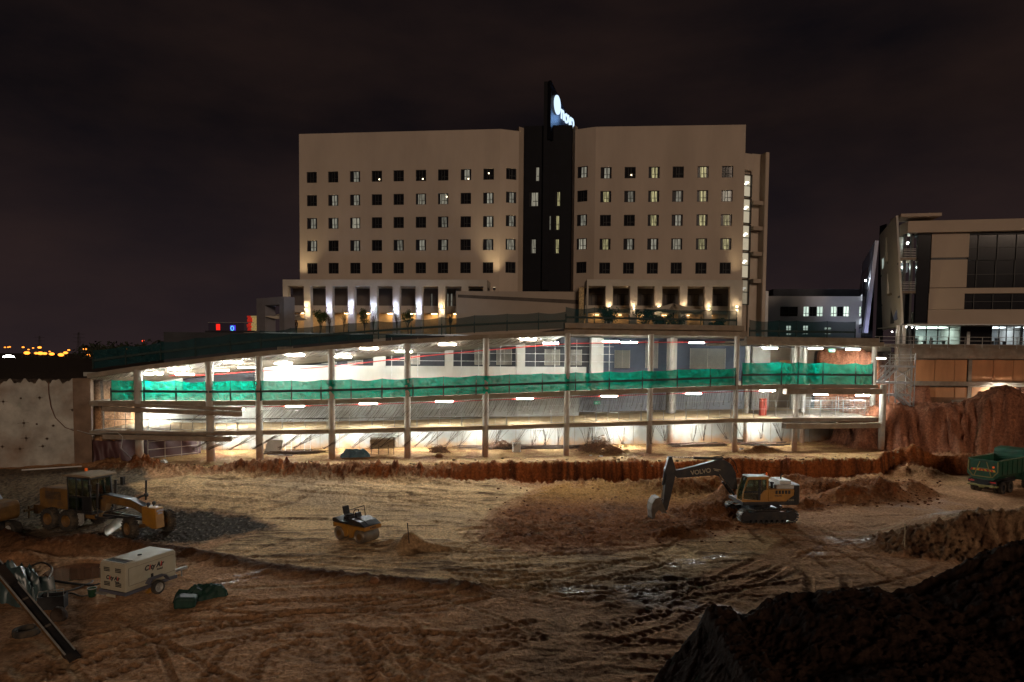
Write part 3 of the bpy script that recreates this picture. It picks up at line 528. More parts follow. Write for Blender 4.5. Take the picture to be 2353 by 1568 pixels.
def lamp(loc, label, group, rz=ang):
    global used
    o = fix if not used else copy_tree(fix); used = True; o.location = loc; o.rotation_euler = (0, 0, rz); return tag(o, label, 'strip light', group)
for i, (px, py, d) in enumerate(LAMPS_TOP): lamp(fe(px, py+1.5, d), 'white strip light under the top ramp deck, %s from the left' % ORD[i], 'strip lights under the top ramp deck')
for i, (px, py, d) in enumerate(LAMPS_MID): lamp(fe(px, py+1.5, d), 'white strip light under the middle ramp slab, %s from the left' % ORD[i], 'strip lights under the middle ramp slab')
for i, px in enumerate((531, 664, 800, 957, 1105, 1262, 1435, 1597, 1758)):
    p = fe(px, ed(T_LOW, px), 5.4); p.z = fe(px, ed(T_LOW, px)).z-.62; lamp(p, 'assumed strip light tucked under the lowest ramp slab, %s from the left' % ORD[i], 'assumed strip lights under the lowest ramp slab')  # hidden lamps, assumed from the glow patches on the rear wall
# ------------------------------------------------------------------ shade nets on posts
NETG = netmat('green_net', (.0, .25, .16), .90, .42); NETD = netmat('teal_net', (.018, .078, .092), .70, .3)
RAILD = mat('net_rail', (.012, .03, .028), .7, var=.2)
def net(label, group, pts, ph, m_, rail=True, rail_h=.45):
    root = empty('shade_net_fence', pts[0], 0, label, 'net fence', group); O = Vector(pts[0])
    for i, (a, b) in enumerate(zip(pts[:-1], pts[1:])):
        a, b = Vector(a), Vector(b); L = (b-a).length; sd = random.uniform(0, 50)
        def fn(u, v):
            p = a.lerp(b, u)-O; s_ = math.sin(math.pi*u); w_ = .05*math.sin(u*9+sd+v*4)+.05*math.sin(u*23+v*7+sd)+.05*math.sin((u-v)*11+sd)+.05*math.sin((u+v)*19+2*sd)
            return (p.x+w_*.2, p.y+w_*s_+.03, p.z+v*ph-.11*s_*v*(1+.6*math.sin(sd)))
        MB().grid(fn, 26, 10).build('net_panel', m_, root, smooth='all')
    for p in pts:
        p = Vector(p)-O; MB().box(p.x-.055, p.x+.055, p.y-.06, p.y+.0, p.z-.05, p.z+ph*.62).build('post', RAILD, root); MB().beam((p.x, p.y-.02, p.z+ph*.6), (p.x, p.y-.02, p.z+ph+.03), .035, .035).build('post', RAILD, root)
    if rail:
        mb = MB()
        for a, b in zip(pts[:-1], pts[1:]): mb.beam(Vector(a)-O+Vector((.055, -.05, ph*rail_h)), Vector(b)-O+Vector((-.055, -.05, ph*rail_h)), .05, .19)
        mb.build('rail', RAILD, root)
    return root
def npts(pxs, tab, d, dz=0.0): return [fe(px, ed(tab, px), d)+Vector((0, 0, dz)) for px in pxs]
net('bright green shade net running along nearly the whole middle ramp slab', None, npts([256, 332, 405, 480, 530, 600, 670, 738, 807, 878, 949, 1019, 1094, 1170, 1246, 1322, 1400, 1476, 1556, 1632, 1690], T_MID, .2, .03), 1.72, NETG)
net('bright green shade net, short one at the stair end of the middle slab', None, npts([1704, 1795, 1833, 1890, 1965, 2004], T_MID, .0, .03), 2.2, NETG)
T_UP = [(200, 858), (317, 842), (480, 823), (600, 809), (763, 794), (937, 781), (1117, 770), (1300, 762)]
net('long dark teal shade net climbing the sloping top edge of the ramp', None, npts([215, 290, 370, 450, 530, 600, 668, 735, 801, 870, 945, 1015, 1090, 1165, 1237, 1300], T_UP, .35, .3), 1.55, NETD)
a = zat(1500, 752, Yf(1500)); net('dark teal shade net on the flat roof deck before the hotel arcade', None, [Vector((*fe(px, 760, .5).xy, a)) for px in (1300, 1365, 1445, 1527, 1610, 1692)], 1.75, NETD)
a = zat(1840, 779, Yf(1840)); net('dark green shade net set back on the low right roof deck', None, [Vector((*fe(px, 760, 5.5).xy, a)) for px in (1722, 1790, 1830, 1900, 1965)], 2.1, NETD)
# ------------------------------------------------------------------ fence panels on the lowest ramp floor
fp = empty('fence_panel', (0, 0, 0)); 
for x in (0, 2.05, 4.1): MB().tube([(x, 0, 0), (x, 0, 1.75)], .024, 6).build('upright', GALV, fp)
mb = MB()
for z in (.12, .92, 1.72): mb.tube([(0, 0, z), (4.1, 0, z)], .02, 6)
mb.build('rail', GALV, fp)
mb = MB()
for x in (1.02, 3.08): mb.tube([(x, 0, .12), (x, 0, 1.72)], .013, 5)
mb.build('brace', GALV, fp)
pxs = list(range(238, 1990, 103)); 
for i, (a, b) in enumerate(zip(pxs[:-1], pxs[1:])):
    o = fp if i == 0 else copy_tree(fp); p, q = fe(a, ed(T_LOW, a), .7), fe(b-2, ed(T_LOW, b), .7); p.z = fe(a, ed(T_LOW, a)).z; q.z = fe(b-2, ed(T_LOW, b)).z; o.location = p+Vector((0, 0, .02)); dv = q-p
    o.rotation_euler = (0, -math.atan2(dv.z, dv.xy.length), math.atan2(dv.y, dv.x)); s_ = dv.length/4.1; o.scale = (s_, 1, 1)
    tag(o, 'grey tube fence panel on the lowest ramp slab, %s panel from the left wall' % ORD[i], 'fence panel', 'fence panels along the lowest ramp slab')
wm_ = MB()
for px0, px1 in ((1846, 1920), (1925, 2005)):
    a, b = fe(px0, 962, 2.2), fe(px1, 962, 2.2); z0 = fe(px0, 962).z+.1
    for k in range(27): q = a.lerp(b, k/26); wm_.tube([(q.x, q.y, z0), (q.x, q.y, z0+1.9)], .008, 4, False)
    for k in range(9): wm_.tube([(a.x, a.y, z0+k*.235), (b.x, b.y, z0+k*.235)], .010, 4, False)
    wm_.beam((a.x, a.y, z0-.1), (a.x, a.y, z0+2), .05, .05); wm_.beam((b.x, b.y, z0-.1), (b.x, b.y, z0+2), .05, .05)
o = wm_.build('mesh_fence', GALV); tag(o, 'welded wire mesh fence on the right end of the lowest ramp slab under the lights', 'fence')
# ------------------------------------------------------------------ hotel
class Plane:
    def __init__(s, px0, Y0, px1, Y1, py=600):
        s.A = at(px0, py, Y0); s.B = at(px1, py, Y1); s.A.z = s.B.z = 0; s.u = (s.B-s.A).normalized(); s.n = Vector((s.u.y, -s.u.x, 0)); s.L = (s.B-s.A).length
    def hit(s, px, py):
        d = Vector(ray(px, py)); o = Vector((0, 0, HC)); t = (s.A-o).dot(s.n)/d.dot(s.n); p = o+d*t; return (p-s.A).dot(s.u), p.z
    def p(s, u, z, d=0.0): q = s.A+s.u*u-s.n*d; return Vector((q.x, q.y, z))   # d metres behind the plane
    def box(s, mb, u0, u1, z0, z1, d0, d1): return mb.hexa([s.p(u0, z0, d0), s.p(u1, z0, d0), s.p(u1, z0, d1), s.p(u0, z0, d1), s.p(u0, z1, d0), s.p(u1, z1, d0), s.p(u1, z1, d1), s.p(u0, z1, d1)])
    def pbox(s, mb, px0, px1, py0, py1, d0, d1):
        pm, ym = (px0+px1)/2, (py0+py1)/2; return s.box(mb, s.hit(px0, ym)[0], s.hit(px1, ym)[0], s.hit(pm, py1)[1], s.hit(pm, py0)[1], d0, d1)
    def facade(s, mb, u0, u1, z0, z1, ops, rev=.25):
        us = sorted({u0, u1}|{o[0] for o in ops}|{o[1] for o in ops}); zs = sorted({z0, z1}|{o[2] for o in ops}|{o[3] for o in ops})
        for a, b in zip(us[:-1], us[1:]):
            for c, d in zip(zs[:-1], zs[1:]):
                if b-a < 1e-4 or d-c < 1e-4: continue
                um, zm = (a+b)/2, (c+d)/2
                if any(o[0] < um < o[1] and o[2] < zm < o[3] for o in ops): continue
                mb.add([s.p(a, c), s.p(b, c), s.p(b, d), s.p(a, d)], [(0, 1, 2, 3)])
        for a, b, c, d in ops:
            q = [s.p(a, c), s.p(b, c), s.p(b, d), s.p(a, d)]; r = [x-s.n*rev for x in q]; mb.add(q+r, [(0, 1, 5, 4), (1, 2, 6, 5), (2, 3, 7, 6), (3, 0, 4, 7)])
        return mb
    def ang(s): return math.atan2(s.u.y, s.u.x)
def litpane(name, col, st, x0, x1, base=.25):
    mt = bpy.data.materials.new(name); mt.use_nodes = True; nt = mt.node_tree; b = nt.nodes['Principled BSDF']; b.inputs['Base Color'].default_value = (.02, .02, .025, 1); b.inputs['Roughness'].default_value = .15
    t = nt.nodes.new('ShaderNodeTexCoord'); mp = nt.nodes.new('ShaderNodeMapping'); mp.inputs['Scale'].default_value = (8, 1, .5); nt.links.new(t.outputs['Object'], mp.inputs[0])
    oi = nt.nodes.new('ShaderNodeObjectInfo'); nt.links.new(oi.outputs['Random'], mp.inputs['Location'])
    n = nt.nodes.new('ShaderNodeTexNoise'); n.inputs['Scale'].default_value = 1.6; n.inputs['Detail'].default_value = 3; nt.links.new(mp.outputs[0], n.inputs['Vector'])
    r = nt.nodes.new('ShaderNodeMapRange'); r.inputs[1].default_value = .38; r.inputs[2].default_value = .62; r.inputs[3].default_value = base; r.inputs[4].default_value = 1.0; nt.links.new(n.outputs['Fac'], r.inputs[0])
    s = nt.nodes.new('ShaderNodeSeparateXYZ'); nt.links.new(t.outputs['Object'], s.inputs[0])
    g1 = nt.nodes.new('ShaderNodeMath'); g1.operation = 'GREATER_THAN'; g1.inputs[1].default_value = x0; nt.links.new(s.outputs[0], g1.inputs[0])
    g2 = nt.nodes.new('ShaderNodeMath'); g2.operation = 'LESS_THAN'; g2.inputs[1].default_value = x1; nt.links.new(s.outputs[0], g2.inputs[0])
    m1 = nt.nodes.new('ShaderNodeMath'); m1.operation = 'MULTIPLY'; nt.links.new(g1.outputs[0], m1.inputs[0]); nt.links.new(g2.outputs[0], m1.inputs[1])
    m2 = nt.nodes.new('ShaderNodeMath'); m2.operation = 'MULTIPLY'; nt.links.new(m1.outputs[0], m2.inputs[0]); nt.links.new(r.outputs[0], m2.inputs[1])
    rv = nt.nodes.new('ShaderNodeMapRange'); rv.inputs[3].default_value = st*.55; rv.inputs[4].default_value = st*1.35; nt.links.new(oi.outputs['Random'], rv.inputs[0])
    m3 = nt.nodes.new('ShaderNodeMath'); m3.operation = 'MULTIPLY'; nt.links.new(m2.outputs[0], m3.inputs[0]); nt.links.new(rv.outputs[0], m3.inputs[1])
    b.inputs['Emission Color'].default_value = (*col, 1); nt.links.new(m3.outputs[0], b.inputs['Emission Strength']); return mt
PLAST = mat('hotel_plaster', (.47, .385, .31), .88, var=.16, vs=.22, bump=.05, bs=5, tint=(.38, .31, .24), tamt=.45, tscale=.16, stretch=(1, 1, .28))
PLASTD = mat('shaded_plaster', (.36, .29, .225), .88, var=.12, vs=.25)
TOWERM = mat('black_cladding', (.005, .005, .008), .5, spec=.12, var=.3, vs=1.0)
FRAMEM = mat('window_frame', (.02, .019, .018), .5, var=.1)
GLASSD = mat('dark_glass', (.012, .012, .014), .08, var=.2, vs=.3)
P_CUR = litpane('curtain_light', (.80, .76, .60), .24, -.22, .45); P_CUR2 = litpane('curtain_light_full', (.82, .76, .58), .28, -.42, .5); P_YEL = litpane('lamp_light', (.95, .85, .42), .40, -.30, .42, .15)
HOT = empty('hotel', at(1180, 750, 90), 0, 'large beige hotel of rows of square windows with a black central tower, beyond the ramp', 'hotel'); HOT.location.z = 9
HO = Vector(HOT.location)
def hp_(mb, name, mt, parent=None, **k):
    mb.v = [(v[0]-HO.x, v[1]-HO.y, v[2]-HO.z) for v in mb.v]; return mb.build(name, mt, parent or HOT, **k)
WW, WH = 1.42, 1.46
fm = MB()
for x0, x1, z0, z1 in ((-WW/2, WW/2, -WH/2, -WH/2+.07), (-WW/2, WW/2, WH/2-.07, WH/2), (-WW/2, -WW/2+.06, -WH/2+.07, WH/2-.07), (WW/2-.06, WW/2, -WH/2+.07, WH/2-.07), (.10, .16, -WH/2+.07, WH/2-.07), (-.24, -.19, -WH/2+.07, WH/2-.07), (-.19, WW/2-.06, -.22, -.17)): fm.box(x0, x1, -.03, .03, z0, z1)
_fo = fm.build('window', FRAMEM, HOT); FMESH = _fo.data; bpy.data.objects.remove(_fo)
pm_ = MB().box(-WW/2, WW/2, .06, .075, -WH/2, WH/2); _po = pm_.build('pane', GLASSD); PMESH = _po.data; bpy.data.objects.remove(_po)
PM = {}
for k, mt_ in (('d', GLASSD), ('C', P_CUR), ('F', P_CUR2), ('Y', P_YEL)):
    PM[k] = PMESH.copy(); PM[k].materials.clear(); PM[k].materials.append(mt_)
DOT = glow('bedside_lamp', (1, .8, .5), 4)
def window(pl, u, z, k, sx=1.0, sz=1.0):
    o = bpy.data.objects.new('window', FMESH); COL.objects.link(o); o.parent = HOT; o.location = pl.p(u, z, .16)-HO; o.rotation_euler = (0, 0, pl.ang()); o.scale = (sx, 1, sz)
    q = bpy.data.objects.new('pane', PM[k]); COL.objects.link(q); q.parent = o
    return o
ZT = 40.8
def wing(pl, cols, rows, pats, y_ref_px, name='wall', u_end=None, mt_=None):
    zs = [pl.hit(y_ref_px, y)[1] for y in rows]; us = [pl.hit(px, 510)[0] for px in cols]; ops = [(u-WW/2, u+WW/2, z-WH/2, z+WH/2) for u in us for z in zs]
    hp_(pl.facade(MB(), 0, pl.L, 9.0, ZT, ops), name, mt_ or PLAST, recalc=False)
    for r, z in enumerate(zs):
        for c, u in enumerate(us): window(pl, u, z, pats[r][c])
PL1 = Plane(689, 94, 1147, 91.2); PL2 = Plane(1147, 91.2, 1190, 92.0); PT = Plane(1202, 92.8, 1312, 92.2); PR1 = Plane(1318, 91.2, 1365, 90.0); PR2 = Plane(1365, 90, 1706, 88.7)
R1 = (408, 461.5, 514, 565.5, 617); R2 = (395, 450.3, 505.8, 561, 616.5)
wing(PL1, (717, 766, 816, 866, 916, 967, 1018, 1070, 1122), R1, ('ddCddddCdd'[:9].replace('C', 'C', 1), 'dCCddFFdC', 'CCFdddCdC', 'CdCdCCCdC', 'ddddddddd'), 717)
wing(PL2, (1174,), (400, 454, 508, 562, 615), ('d', 'C', 'C', 'F', 'd'), 1174)
wing(PR1, (1337,), (396, 451, 506.5, 561, 615), ('C', 'd', 'C', 'F', 'd'), 1337)
wing(PR2, (1391, 1446, 1501, 1556, 1613, 1669), R2, ('CdYdYd', 'YCYCYF', 'ddYCYY', 'YCCFYY', 'dddddd'), 1669)
for pl, px, py in ((PL1, 871, 412), (PL1, 971, 411), (PL1, 1076, 411), (PR2, 1451, 402), (PL1, 1026, 452), (PL1, 1123, 398)):
    u, z = pl.hit(px, py); c = pl.p(u, z, .12)-HO; MB().ball(c, .09, 8, 5).build('room_lamp', DOT, HOT, smooth='all')
# fins beside the tower, tower itself, roof body
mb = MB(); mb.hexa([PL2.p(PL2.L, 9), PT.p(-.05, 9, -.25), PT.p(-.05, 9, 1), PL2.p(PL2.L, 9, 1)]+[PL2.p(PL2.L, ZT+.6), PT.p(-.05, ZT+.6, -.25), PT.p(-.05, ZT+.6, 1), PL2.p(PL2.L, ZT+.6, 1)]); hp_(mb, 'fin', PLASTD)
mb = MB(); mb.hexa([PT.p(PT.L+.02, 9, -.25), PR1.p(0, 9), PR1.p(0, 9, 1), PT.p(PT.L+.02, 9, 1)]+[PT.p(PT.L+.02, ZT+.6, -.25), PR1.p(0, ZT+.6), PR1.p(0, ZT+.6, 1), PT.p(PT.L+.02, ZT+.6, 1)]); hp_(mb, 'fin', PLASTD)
zt_ = PT.hit(1250, 289)[1]
TW = ((1235, 400, 9, 33, 'C'), (1228, 458, 22, 33, 'F'), (1283, 457, 12, 34, 'Y'), (1281, 512, 12, 34, 'Y'), (1264, 512, 4, 34, 'C'), (1226, 566, 13, 34, 'C'), (1280, 566, 13, 34, 'Y'))
ops = []
for px, py, w_, h_, k in TW:
    u, z = PT.hit(px, py); sx, sz = w_*92/F/WW, h_*92/F/WH; ops.append((u-WW*sx/2, u+WW*sx/2, z-WH*sz/2, z+WH*sz/2)); window(PT, u, z, k if k != 'C' else 'F', sx, sz)
hp_(PT.facade(MB(), 0, PT.L, 9, zt_, ops), 'tower_wall', TOWERM, recalc=False)
body = MB(); q = [PL1.p(0, 9, .5), PL1.p(PL1.L, 9, .5), PT.p(0, 9, 1.2), PT.p(PT.L, 9, 1.2), PR2.p(0, 9, .5), PR2.p(PR2.L, 9, .5), PR2.p(PR2.L, 9, 16), PL1.p(0, 9, 16)]
body.prism([(p.x, p.y) for p in q], 9.2, ZT-.4, 'z'); hp_(body, 'inner_body', DKW)
par = MB()
for pl in (PL1, PL2, PR1, PR2): pl.box(par, .01, pl.L-.01, ZT-.9, ZT+.02, .01, .3)
PL1.box(par, 0, .3, 9.2, ZT, .3, 15); PR2.box(par, PR2.L-.3, PR2.L-.003, 9.2, ZT, .3, 15); hp_(par, 'parapet', PLAST)
tb = MB(); PT.box(tb, .02, PT.L-.02, ZT-.3, zt_-.01, .02, 7); hp_(tb, 'tower_top', TOWERM)
fin = MB(); u0 = PT.hit(1250, 240)[0]; u1 = PT.hit(1266, 240)[0]; zf = PT.hit(1257, 191)[1]; PT.box(fin, u0, u1, 20, zf, -.5, .6)
SG = (at(1266, 240, 91.6), at(1336, 240, 101.5)); sg0 = Vector((SG[0].x, SG[0].y, 0)); sg1 = Vector((SG[1].x, SG[1].y, 0)); hp_(fin, 'fin', TOWERM)
sv = (sg1-sg0).normalized(); sn = Vector((sv.y, -sv.x, 0))
fin = MB().slab([(sg0.x, sg0.y, zt_-2), (sg1.x, sg1.y, zt_-2), (sg1.x, sg1.y, zt_+.3), (sg0.x, sg0.y, zf)], (-sn.x, -sn.y, 0), .4); hp_(fin, 'sign_wall', TOWERM)
SGLOW = glow('sign_glow', (.60, .78, 1.0), .95)
sg = empty('illuminated_sign', sg0+Vector((0, 0, zt_)), 0, 'blue-white illuminated sign with an oval and letters high on the black hotel tower', 'sign'); so = Vector(sg.location)
def onsign(px, py):
    d = Vector(ray(px, py)); o_ = Vector((0, 0, HC)); t = (sg0-o_).dot(sn)/d.dot(sn); return o_+d*t+sn*.12-so
c0 = onsign(1278, 242); mb = MB(); rr_ = [(math.cos(t)*1.05, math.sin(t)*1.25) for t in np.linspace(0, 2*math.pi, 28)[:-1]]
mb.slab([c0+sv*a+Vector((0, 0, b)) for a, b in rr_], sn, .12); mb.build('oval', SGLOW, sg)
for i, (ch, px, py, s_) in enumerate((('n', 1291, 261, 2.6), ('o', 1299.5, 269.5, 2.6), ('v', 1307, 275, 2.6), ('o', 1313, 280, 2.6))):
    p = onsign(px, py); text('letter', ch, s_, SGLOW, frame(p, sv, (0, 0, 1)), sg, .06, .04)
bl_ = bpy.data.lights.new('sign_light', 'POINT'); bl_.energy = 420; bl_.color = (.25, .5, 1); bl_.shadow_soft_size = .8; blo = bpy.data.objects.new('sign_light', bl_); COL.objects.link(blo); blo.location = c0+sn*1.3+sv*2+Vector((0, 0, -1)); blo.parent = sg
# glazed stair and curved fin at the right end
PS = Plane(1703, 91, 1724, 91.5); PF = Plane(1722, 92.5, 1750, 93)
mb = MB(); zb = 9.0
z0s = [PS.hit(1713, y)[1] for y in (701, 642, 640, 579, 577, 516, 514, 455, 453, 400)]
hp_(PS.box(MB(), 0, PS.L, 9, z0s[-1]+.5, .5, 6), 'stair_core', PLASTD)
for i in range(5):
    a, b = z0s[2*i], z0s[2*i+1]; fr = MB()
    for c, d in ((a, a+.12), (b-.12, b), ((a+b)/2-.05, (a+b)/2+.05)): PS.box(fr, .03, PS.L, c, d, 0, .1)
    PS.box(fr, .0, .12, a+.12, b-.12, 0, .1); PS.box(fr, PS.L-.12, PS.L, a+.12, b-.12, 0, .1); f_ = hp_(fr, 'stair_window', FRAMEM)
    pn = MB(); PS.box(pn, .12, PS.L-.12, a+.12, b-.12, .3, .32); hp_(pn, 'pane', mat('stair_pane', (.3, .27, .2), .6, emit=(.9, .80, .58), es=.30 if i > 0 else .12, var=.3, vs=2), HOT)
    lp = MB(); c = PS.p(PS.L*.55, a+(b-a)*.66, .2); lp.ball((c.x, c.y, c.z), (.26, .1, .14)); lp.ball((c.x-.2, c.y, c.z-.22), (.18, .1, .12)); hp_(lp, 'pendant_lamp', glow('pendant', (1, .95, .8), 2.2 if i else .3), HOT)
mb = MB(); zt2 = PF.hit(1735, 353)[1]; PF.box(mb, 0, PF.L, 9, zt2, 0, 3); PF.box(mb, PF.L-.6, PF.L-.02, 9, zt2-.02, -1.2, -.003); PS.box(mb, 0, PS.L+.1, z0s[-1]+.5, zt2-.4, -.1, 4); hp_(mb, 'end_fin', PLAST, bevel=.15)
for y in (470, 528, 586, 648): mb = MB(); PF.pbox(mb, 1722, 1745, y-5, y+4, -.9, -.01); hp_(mb, 'bracket', PLASTD)
# ------------------------------------------------------------------ hotel terrace, arcade and wall lamps
TZ = 13.5
mb = MB(); q = [at(560, 760, 75), at(1400, 760, 78), at(1760, 760, 82), at(1760, 760, 96), at(640, 760, 97), at(560, 760, 90)]; mb.prism([(p.x, p.y) for p in q], 8.5, TZ, 'z'); hp_(mb, 'terrace', CONCD)
PA1 = Plane(650, 87.6, 1119, 85.8, 700); PA2 = Plane(1348, 85.2, 1706, 84.6, 700)
CREAM = mat('cream_plaster', (.46, .42, .36), .85, var=.12, vs=.5)
WARMW = mat('warm_interior', (.55, .40, .22), .8, var=.3, vs=.8)
def wlamp(loc, nrm, colr, st, label, group):
    r = empty('wall_lamp', loc, math.atan2(nrm.y, nrm.x)+math.pi/2, label, 'wall lamp', group)
    MB().lathe([(.0, -.16), (.075, -.16), (.09, -.12), (.09, .12), (.075, .16), (0, .16)], 'z', (0, -.34, 0), 12).box(-.03, .03, -.27, .0, -.03, .03).build('housing', DARKM, r)
    MB().cyl((0, -.34, .165), (0, -.34, .175), .06, None, 12).cyl((0, -.34, -.175), (0, -.34, -.165), .06, None, 12).build('bulb', glow('bulb', colr, st), r); return r
def arcade(pl, ops_px, ytop, y0, cutoff, lampdat, tagname, side):
    z1 = pl.hit(900 if side == 'left' else 1500, y0)[1]; z2 = pl.hit(900 if side == 'left' else 1500, ytop)[1]
    hp_(pl.box(MB(), 0, pl.L, z2, z1, 0, 4.2), 'arcade_beam', CREAM)
    us = [(pl.hit(a, 690)[0], pl.hit(b, 690)[0]) for a, b in ops_px]; edges = [0]+[x for o in us for x in o]+[pl.L]
    for i in range(0, len(edges), 2):
        if edges[i+1]-edges[i] > .1: hp_(pl.box(MB(), edges[i], edges[i+1], TZ, z2-.002, .02, .9), 'pillar', CREAM)
    zs0 = pl.hit(900 if side == 'left' else 1500, 706)[1]
    hp_(pl.box(MB(), 0, pl.L, zs0-.55, zs0+.35, 2.6, 3.0), 'spandrel', CREAM); hp_(pl.box(MB(), 0, pl.L, zs0+.36, z2, 3.2, 3.4), 'upper_glazing', mat('loggia_wall', (.10, .085, .075), .6, var=.2, vs=.5)); hp_(pl.box(MB(), 0, pl.L, TZ, zs0-.56, 4.0, 4.2), 'room_wall', WARMW)
    hp_(pl.box(MB(), 0, pl.L, zs0-.62, zs0-.56, 3.02, 3.98), 'room_ceiling', CREAM)
    return edges, z2, zs0
OP1 = [(662, 698), (713.5, 748.5), (763.5, 799), (814.5, 850), (866, 902), (918, 954.5), (970.5, 1007), (1023.5, 1060), (1076, 1110)]
OP2 = [(1352, 1391.5), (1408, 1447.5), (1464.5, 1504.5), (1521.5, 1562), (1579.5, 1619.5), (1637, 1677.5)]
e1, z21, zs1 = arcade(PA1, OP1, 658, 643, 0, 0, '', 'left'); e2, z22, zs2 = arcade(PA2, OP2, 658, 643, 0, 0, '', 'right')
COOL, WARM = (.62, .72, 1.0), (1.0, .74, .45)
nl = 0
for i in range(0, len(e1)-3, 2):
    u = (e1[i]+e1[i+1])/2; wlamp(PA1.p(u, PA1.hit(860, 708)[1], 0), PA1.n, COOL if i not in (0, 14, 2) else WARM, 560 if i else 300, 'small up-and-down lamp on the left arcade, on its %s pillar from the left' % ORD[i//2], 'wall lamps on the left hotel arcade')
for i in range(2, len(e2), 2):
    u = (e2[i]+e2[i+1])/2; wlamp(PA2.p(u, PA2.hit(1520, 708)[1], 0), PA2.n, WARM, 330, 'small warm up-and-down lamp on the right arcade, on its %s pillar from the left' % ORD[i//2], 'wall lamps on the right hotel arcade')
for pl in (PA1, PA2):
    mb = MB()
    for u in np.arange(1.5, pl.L-1, 2.9): pl.box(mb, u-.35, u+.35, zs1-.66, zs1-.63, 3.3, 3.6)
    hp_(mb, 'assumed_ceiling_lights', glow('room_glow', (1, .62, .28), 26))  # unseen ceiling lights, added to light the rooms behind the arcade
for px, k in ((1375, 'Y'), (1437, 'C'), (1492, 'C'), (1548, 'C'), (1604, 'Y'), (1660, 'Y')):
    u, z = PA2.hit(px, 691); window(PA2, u+.1, z+.25, k, 1.0, 1.1).location -= PA2.n*3.0
for px in (981, 1003, 1019, 1028): u, z = PA1.hit(px, 685); window(PA1, u, z, 'C', .22, 1.2).location -= PA1.n*2.95
# assumed floodlights on the podium roof, unseen, added to wash the facade
FL = glow('added_flood_lens', (1, .8, .5), 2)
def added_flood(p, tgt, en, sz_, label):
    r = empty('added_floodlight', p, 0, label, 'added_floodlight'); d = (Vector(tgt)-Vector(p)).normalized()
    MB().beam(-d*.2, d*.12, .34, .28).build('housing', DARKM, r); MB().beam((0, 0, -.4), (0, 0, -.1), .06, .06).build('stand', DARKM, r); MB().beam(d*.125, d*.14, .3, .24).build('lens', FL, r)
    l = bpy.data.lights.new('beam', 'SPOT'); l.energy = en; l.color = (1, .78, .45); globals()['LASTL'] = l; l.spot_size = math.radians(sz_); l.spot_blend = .9; l.shadow_soft_size = .1; lo = bpy.data.objects.new('beam', l); COL.objects.link(lo); lo.parent = r; lo.location = d*.2; lo.rotation_euler = (-d).to_track_quat('Z', 'Y').to_euler()
for px, tx_, ty_, en, sz_, pl, wd_ in ((698, 698, 330, 900, 74, PL1, 'leftmost edge of the left hotel wing'), (1140, 1140, 330, 1000, 70, PL1, 'right end of the left hotel wing'), (1375, 1392, 330, 1200, 70, PR2, 'left end of the right hotel wing'), (1690, 1690, 330, 450, 70, PR2, 'right end of the right hotel wing')):
    u, z = pl.hit(tx_, ty_); p = pl.p(pl.hit(px, 600)[0], z21+.1, -1.7); added_flood(p, pl.p(u, z), en, sz_, 'assumed floodlamp on podium roof aimed up at the '+wd_)  # lamps unseen, assumed from the light bands on the wings
# blank wall and lit stone pillar in front of the arcade
PB = Plane(1048, 81, 1334, 80.5, 700)
bw = empty('garden_wall', PB.p(PB.L/2, TZ), 0, 'long plain beige wall with a dark slanting stripe between the two hotel arcades', 'wall'); bo = Vector(bw.location)
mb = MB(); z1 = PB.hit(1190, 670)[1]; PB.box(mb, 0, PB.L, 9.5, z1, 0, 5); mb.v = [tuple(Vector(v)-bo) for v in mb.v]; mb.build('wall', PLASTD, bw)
mb = MB(); a, b = PB.hit(1052, 684), PB.hit(1330, 697); t_ = .35; mb.slab([PB.p(a[0], a[1], -.02)-bo, PB.p(b[0], b[1]-.1, -.02)-bo, PB.p(b[0], b[1]+t_, -.02)-bo, PB.p(a[0], a[1]+t_, -.02)-bo], PB.n, .01); mb.build('stripe', mat('stripe', (.10, .08, .065), .9), bw)
GOLD = mat('lit_stone', (.55, .40, .2), .7, var=.7, vs=7, bump=.8, bs=9)
p = at(1334, 745, 80); mb = MB().box(-.28, .28, -.28, .28, 9-TZ, zat(1334, 662, 80)-TZ); o = mb.build('stone_pillar', GOLD); o.location = (p.x, p.y-.4, TZ); tag(o, 'rough golden stone pillar lit from below at the right end of the plain wall', 'pillar')
pl_ = bpy.data.lights.new('pillar_light', 'POINT'); pl_.energy = 22; pl_.color = (1, .75, .4); pl_.shadow_soft_size = .05; plo = bpy.data.objects.new('pillar_light', pl_); COL.objects.link(plo); plo.parent = o; plo.location = (.1, -.8, -.5)
# portal frame, lounge, sails
PP = Plane(589.5, 82.5, 653, 79, 720)
PORT = mat('portal_paint', (.20, .19, .20), .8, var=.12)
mb = MB(); u0, u1 = 0, PP.L; zt_ = PP.hit(620, 684)[1]; zi = PP.hit(625, 701)[1]; PP.box(mb, 0, PP.hit(609, 730)[0], TZ-.5, zi, 0, 1.4); PP.box(mb, PP.hit(642, 730)[0], PP.L, TZ-.5, zi, 0, 1.4); PP.box(mb, 0, PP.L, zi, zt_, 0, 1.4)
o = mb.build('portal_frame', PORT, None); tag(o, 'square grey portal frame standing alone at the left end of the hotel terrace', 'portal')
lg = empty('lounge_terrace', at(525, 770, 83), 0, 'dark lounge terrace with glass balustrade, glowing red at one end and blue in the middle', 'terrace bar'); lo_ = Vector(lg.location)
PLg = Plane(471, 84, 582, 82.5, 760)
def lgp(mb, n, m_): mb.v = [tuple(Vector(v)-lo_) for v in mb.v]; return mb.build(n, m_, lg)
mb = MB(); PLg.pbox(mb, 471, 582, 760, 800, 0, 6); PLg.pbox(mb, 402, 470, 773, 800, .5, 6); lgp(mb, 'base', mat('lounge_base', (.03, .028, .035), .6))
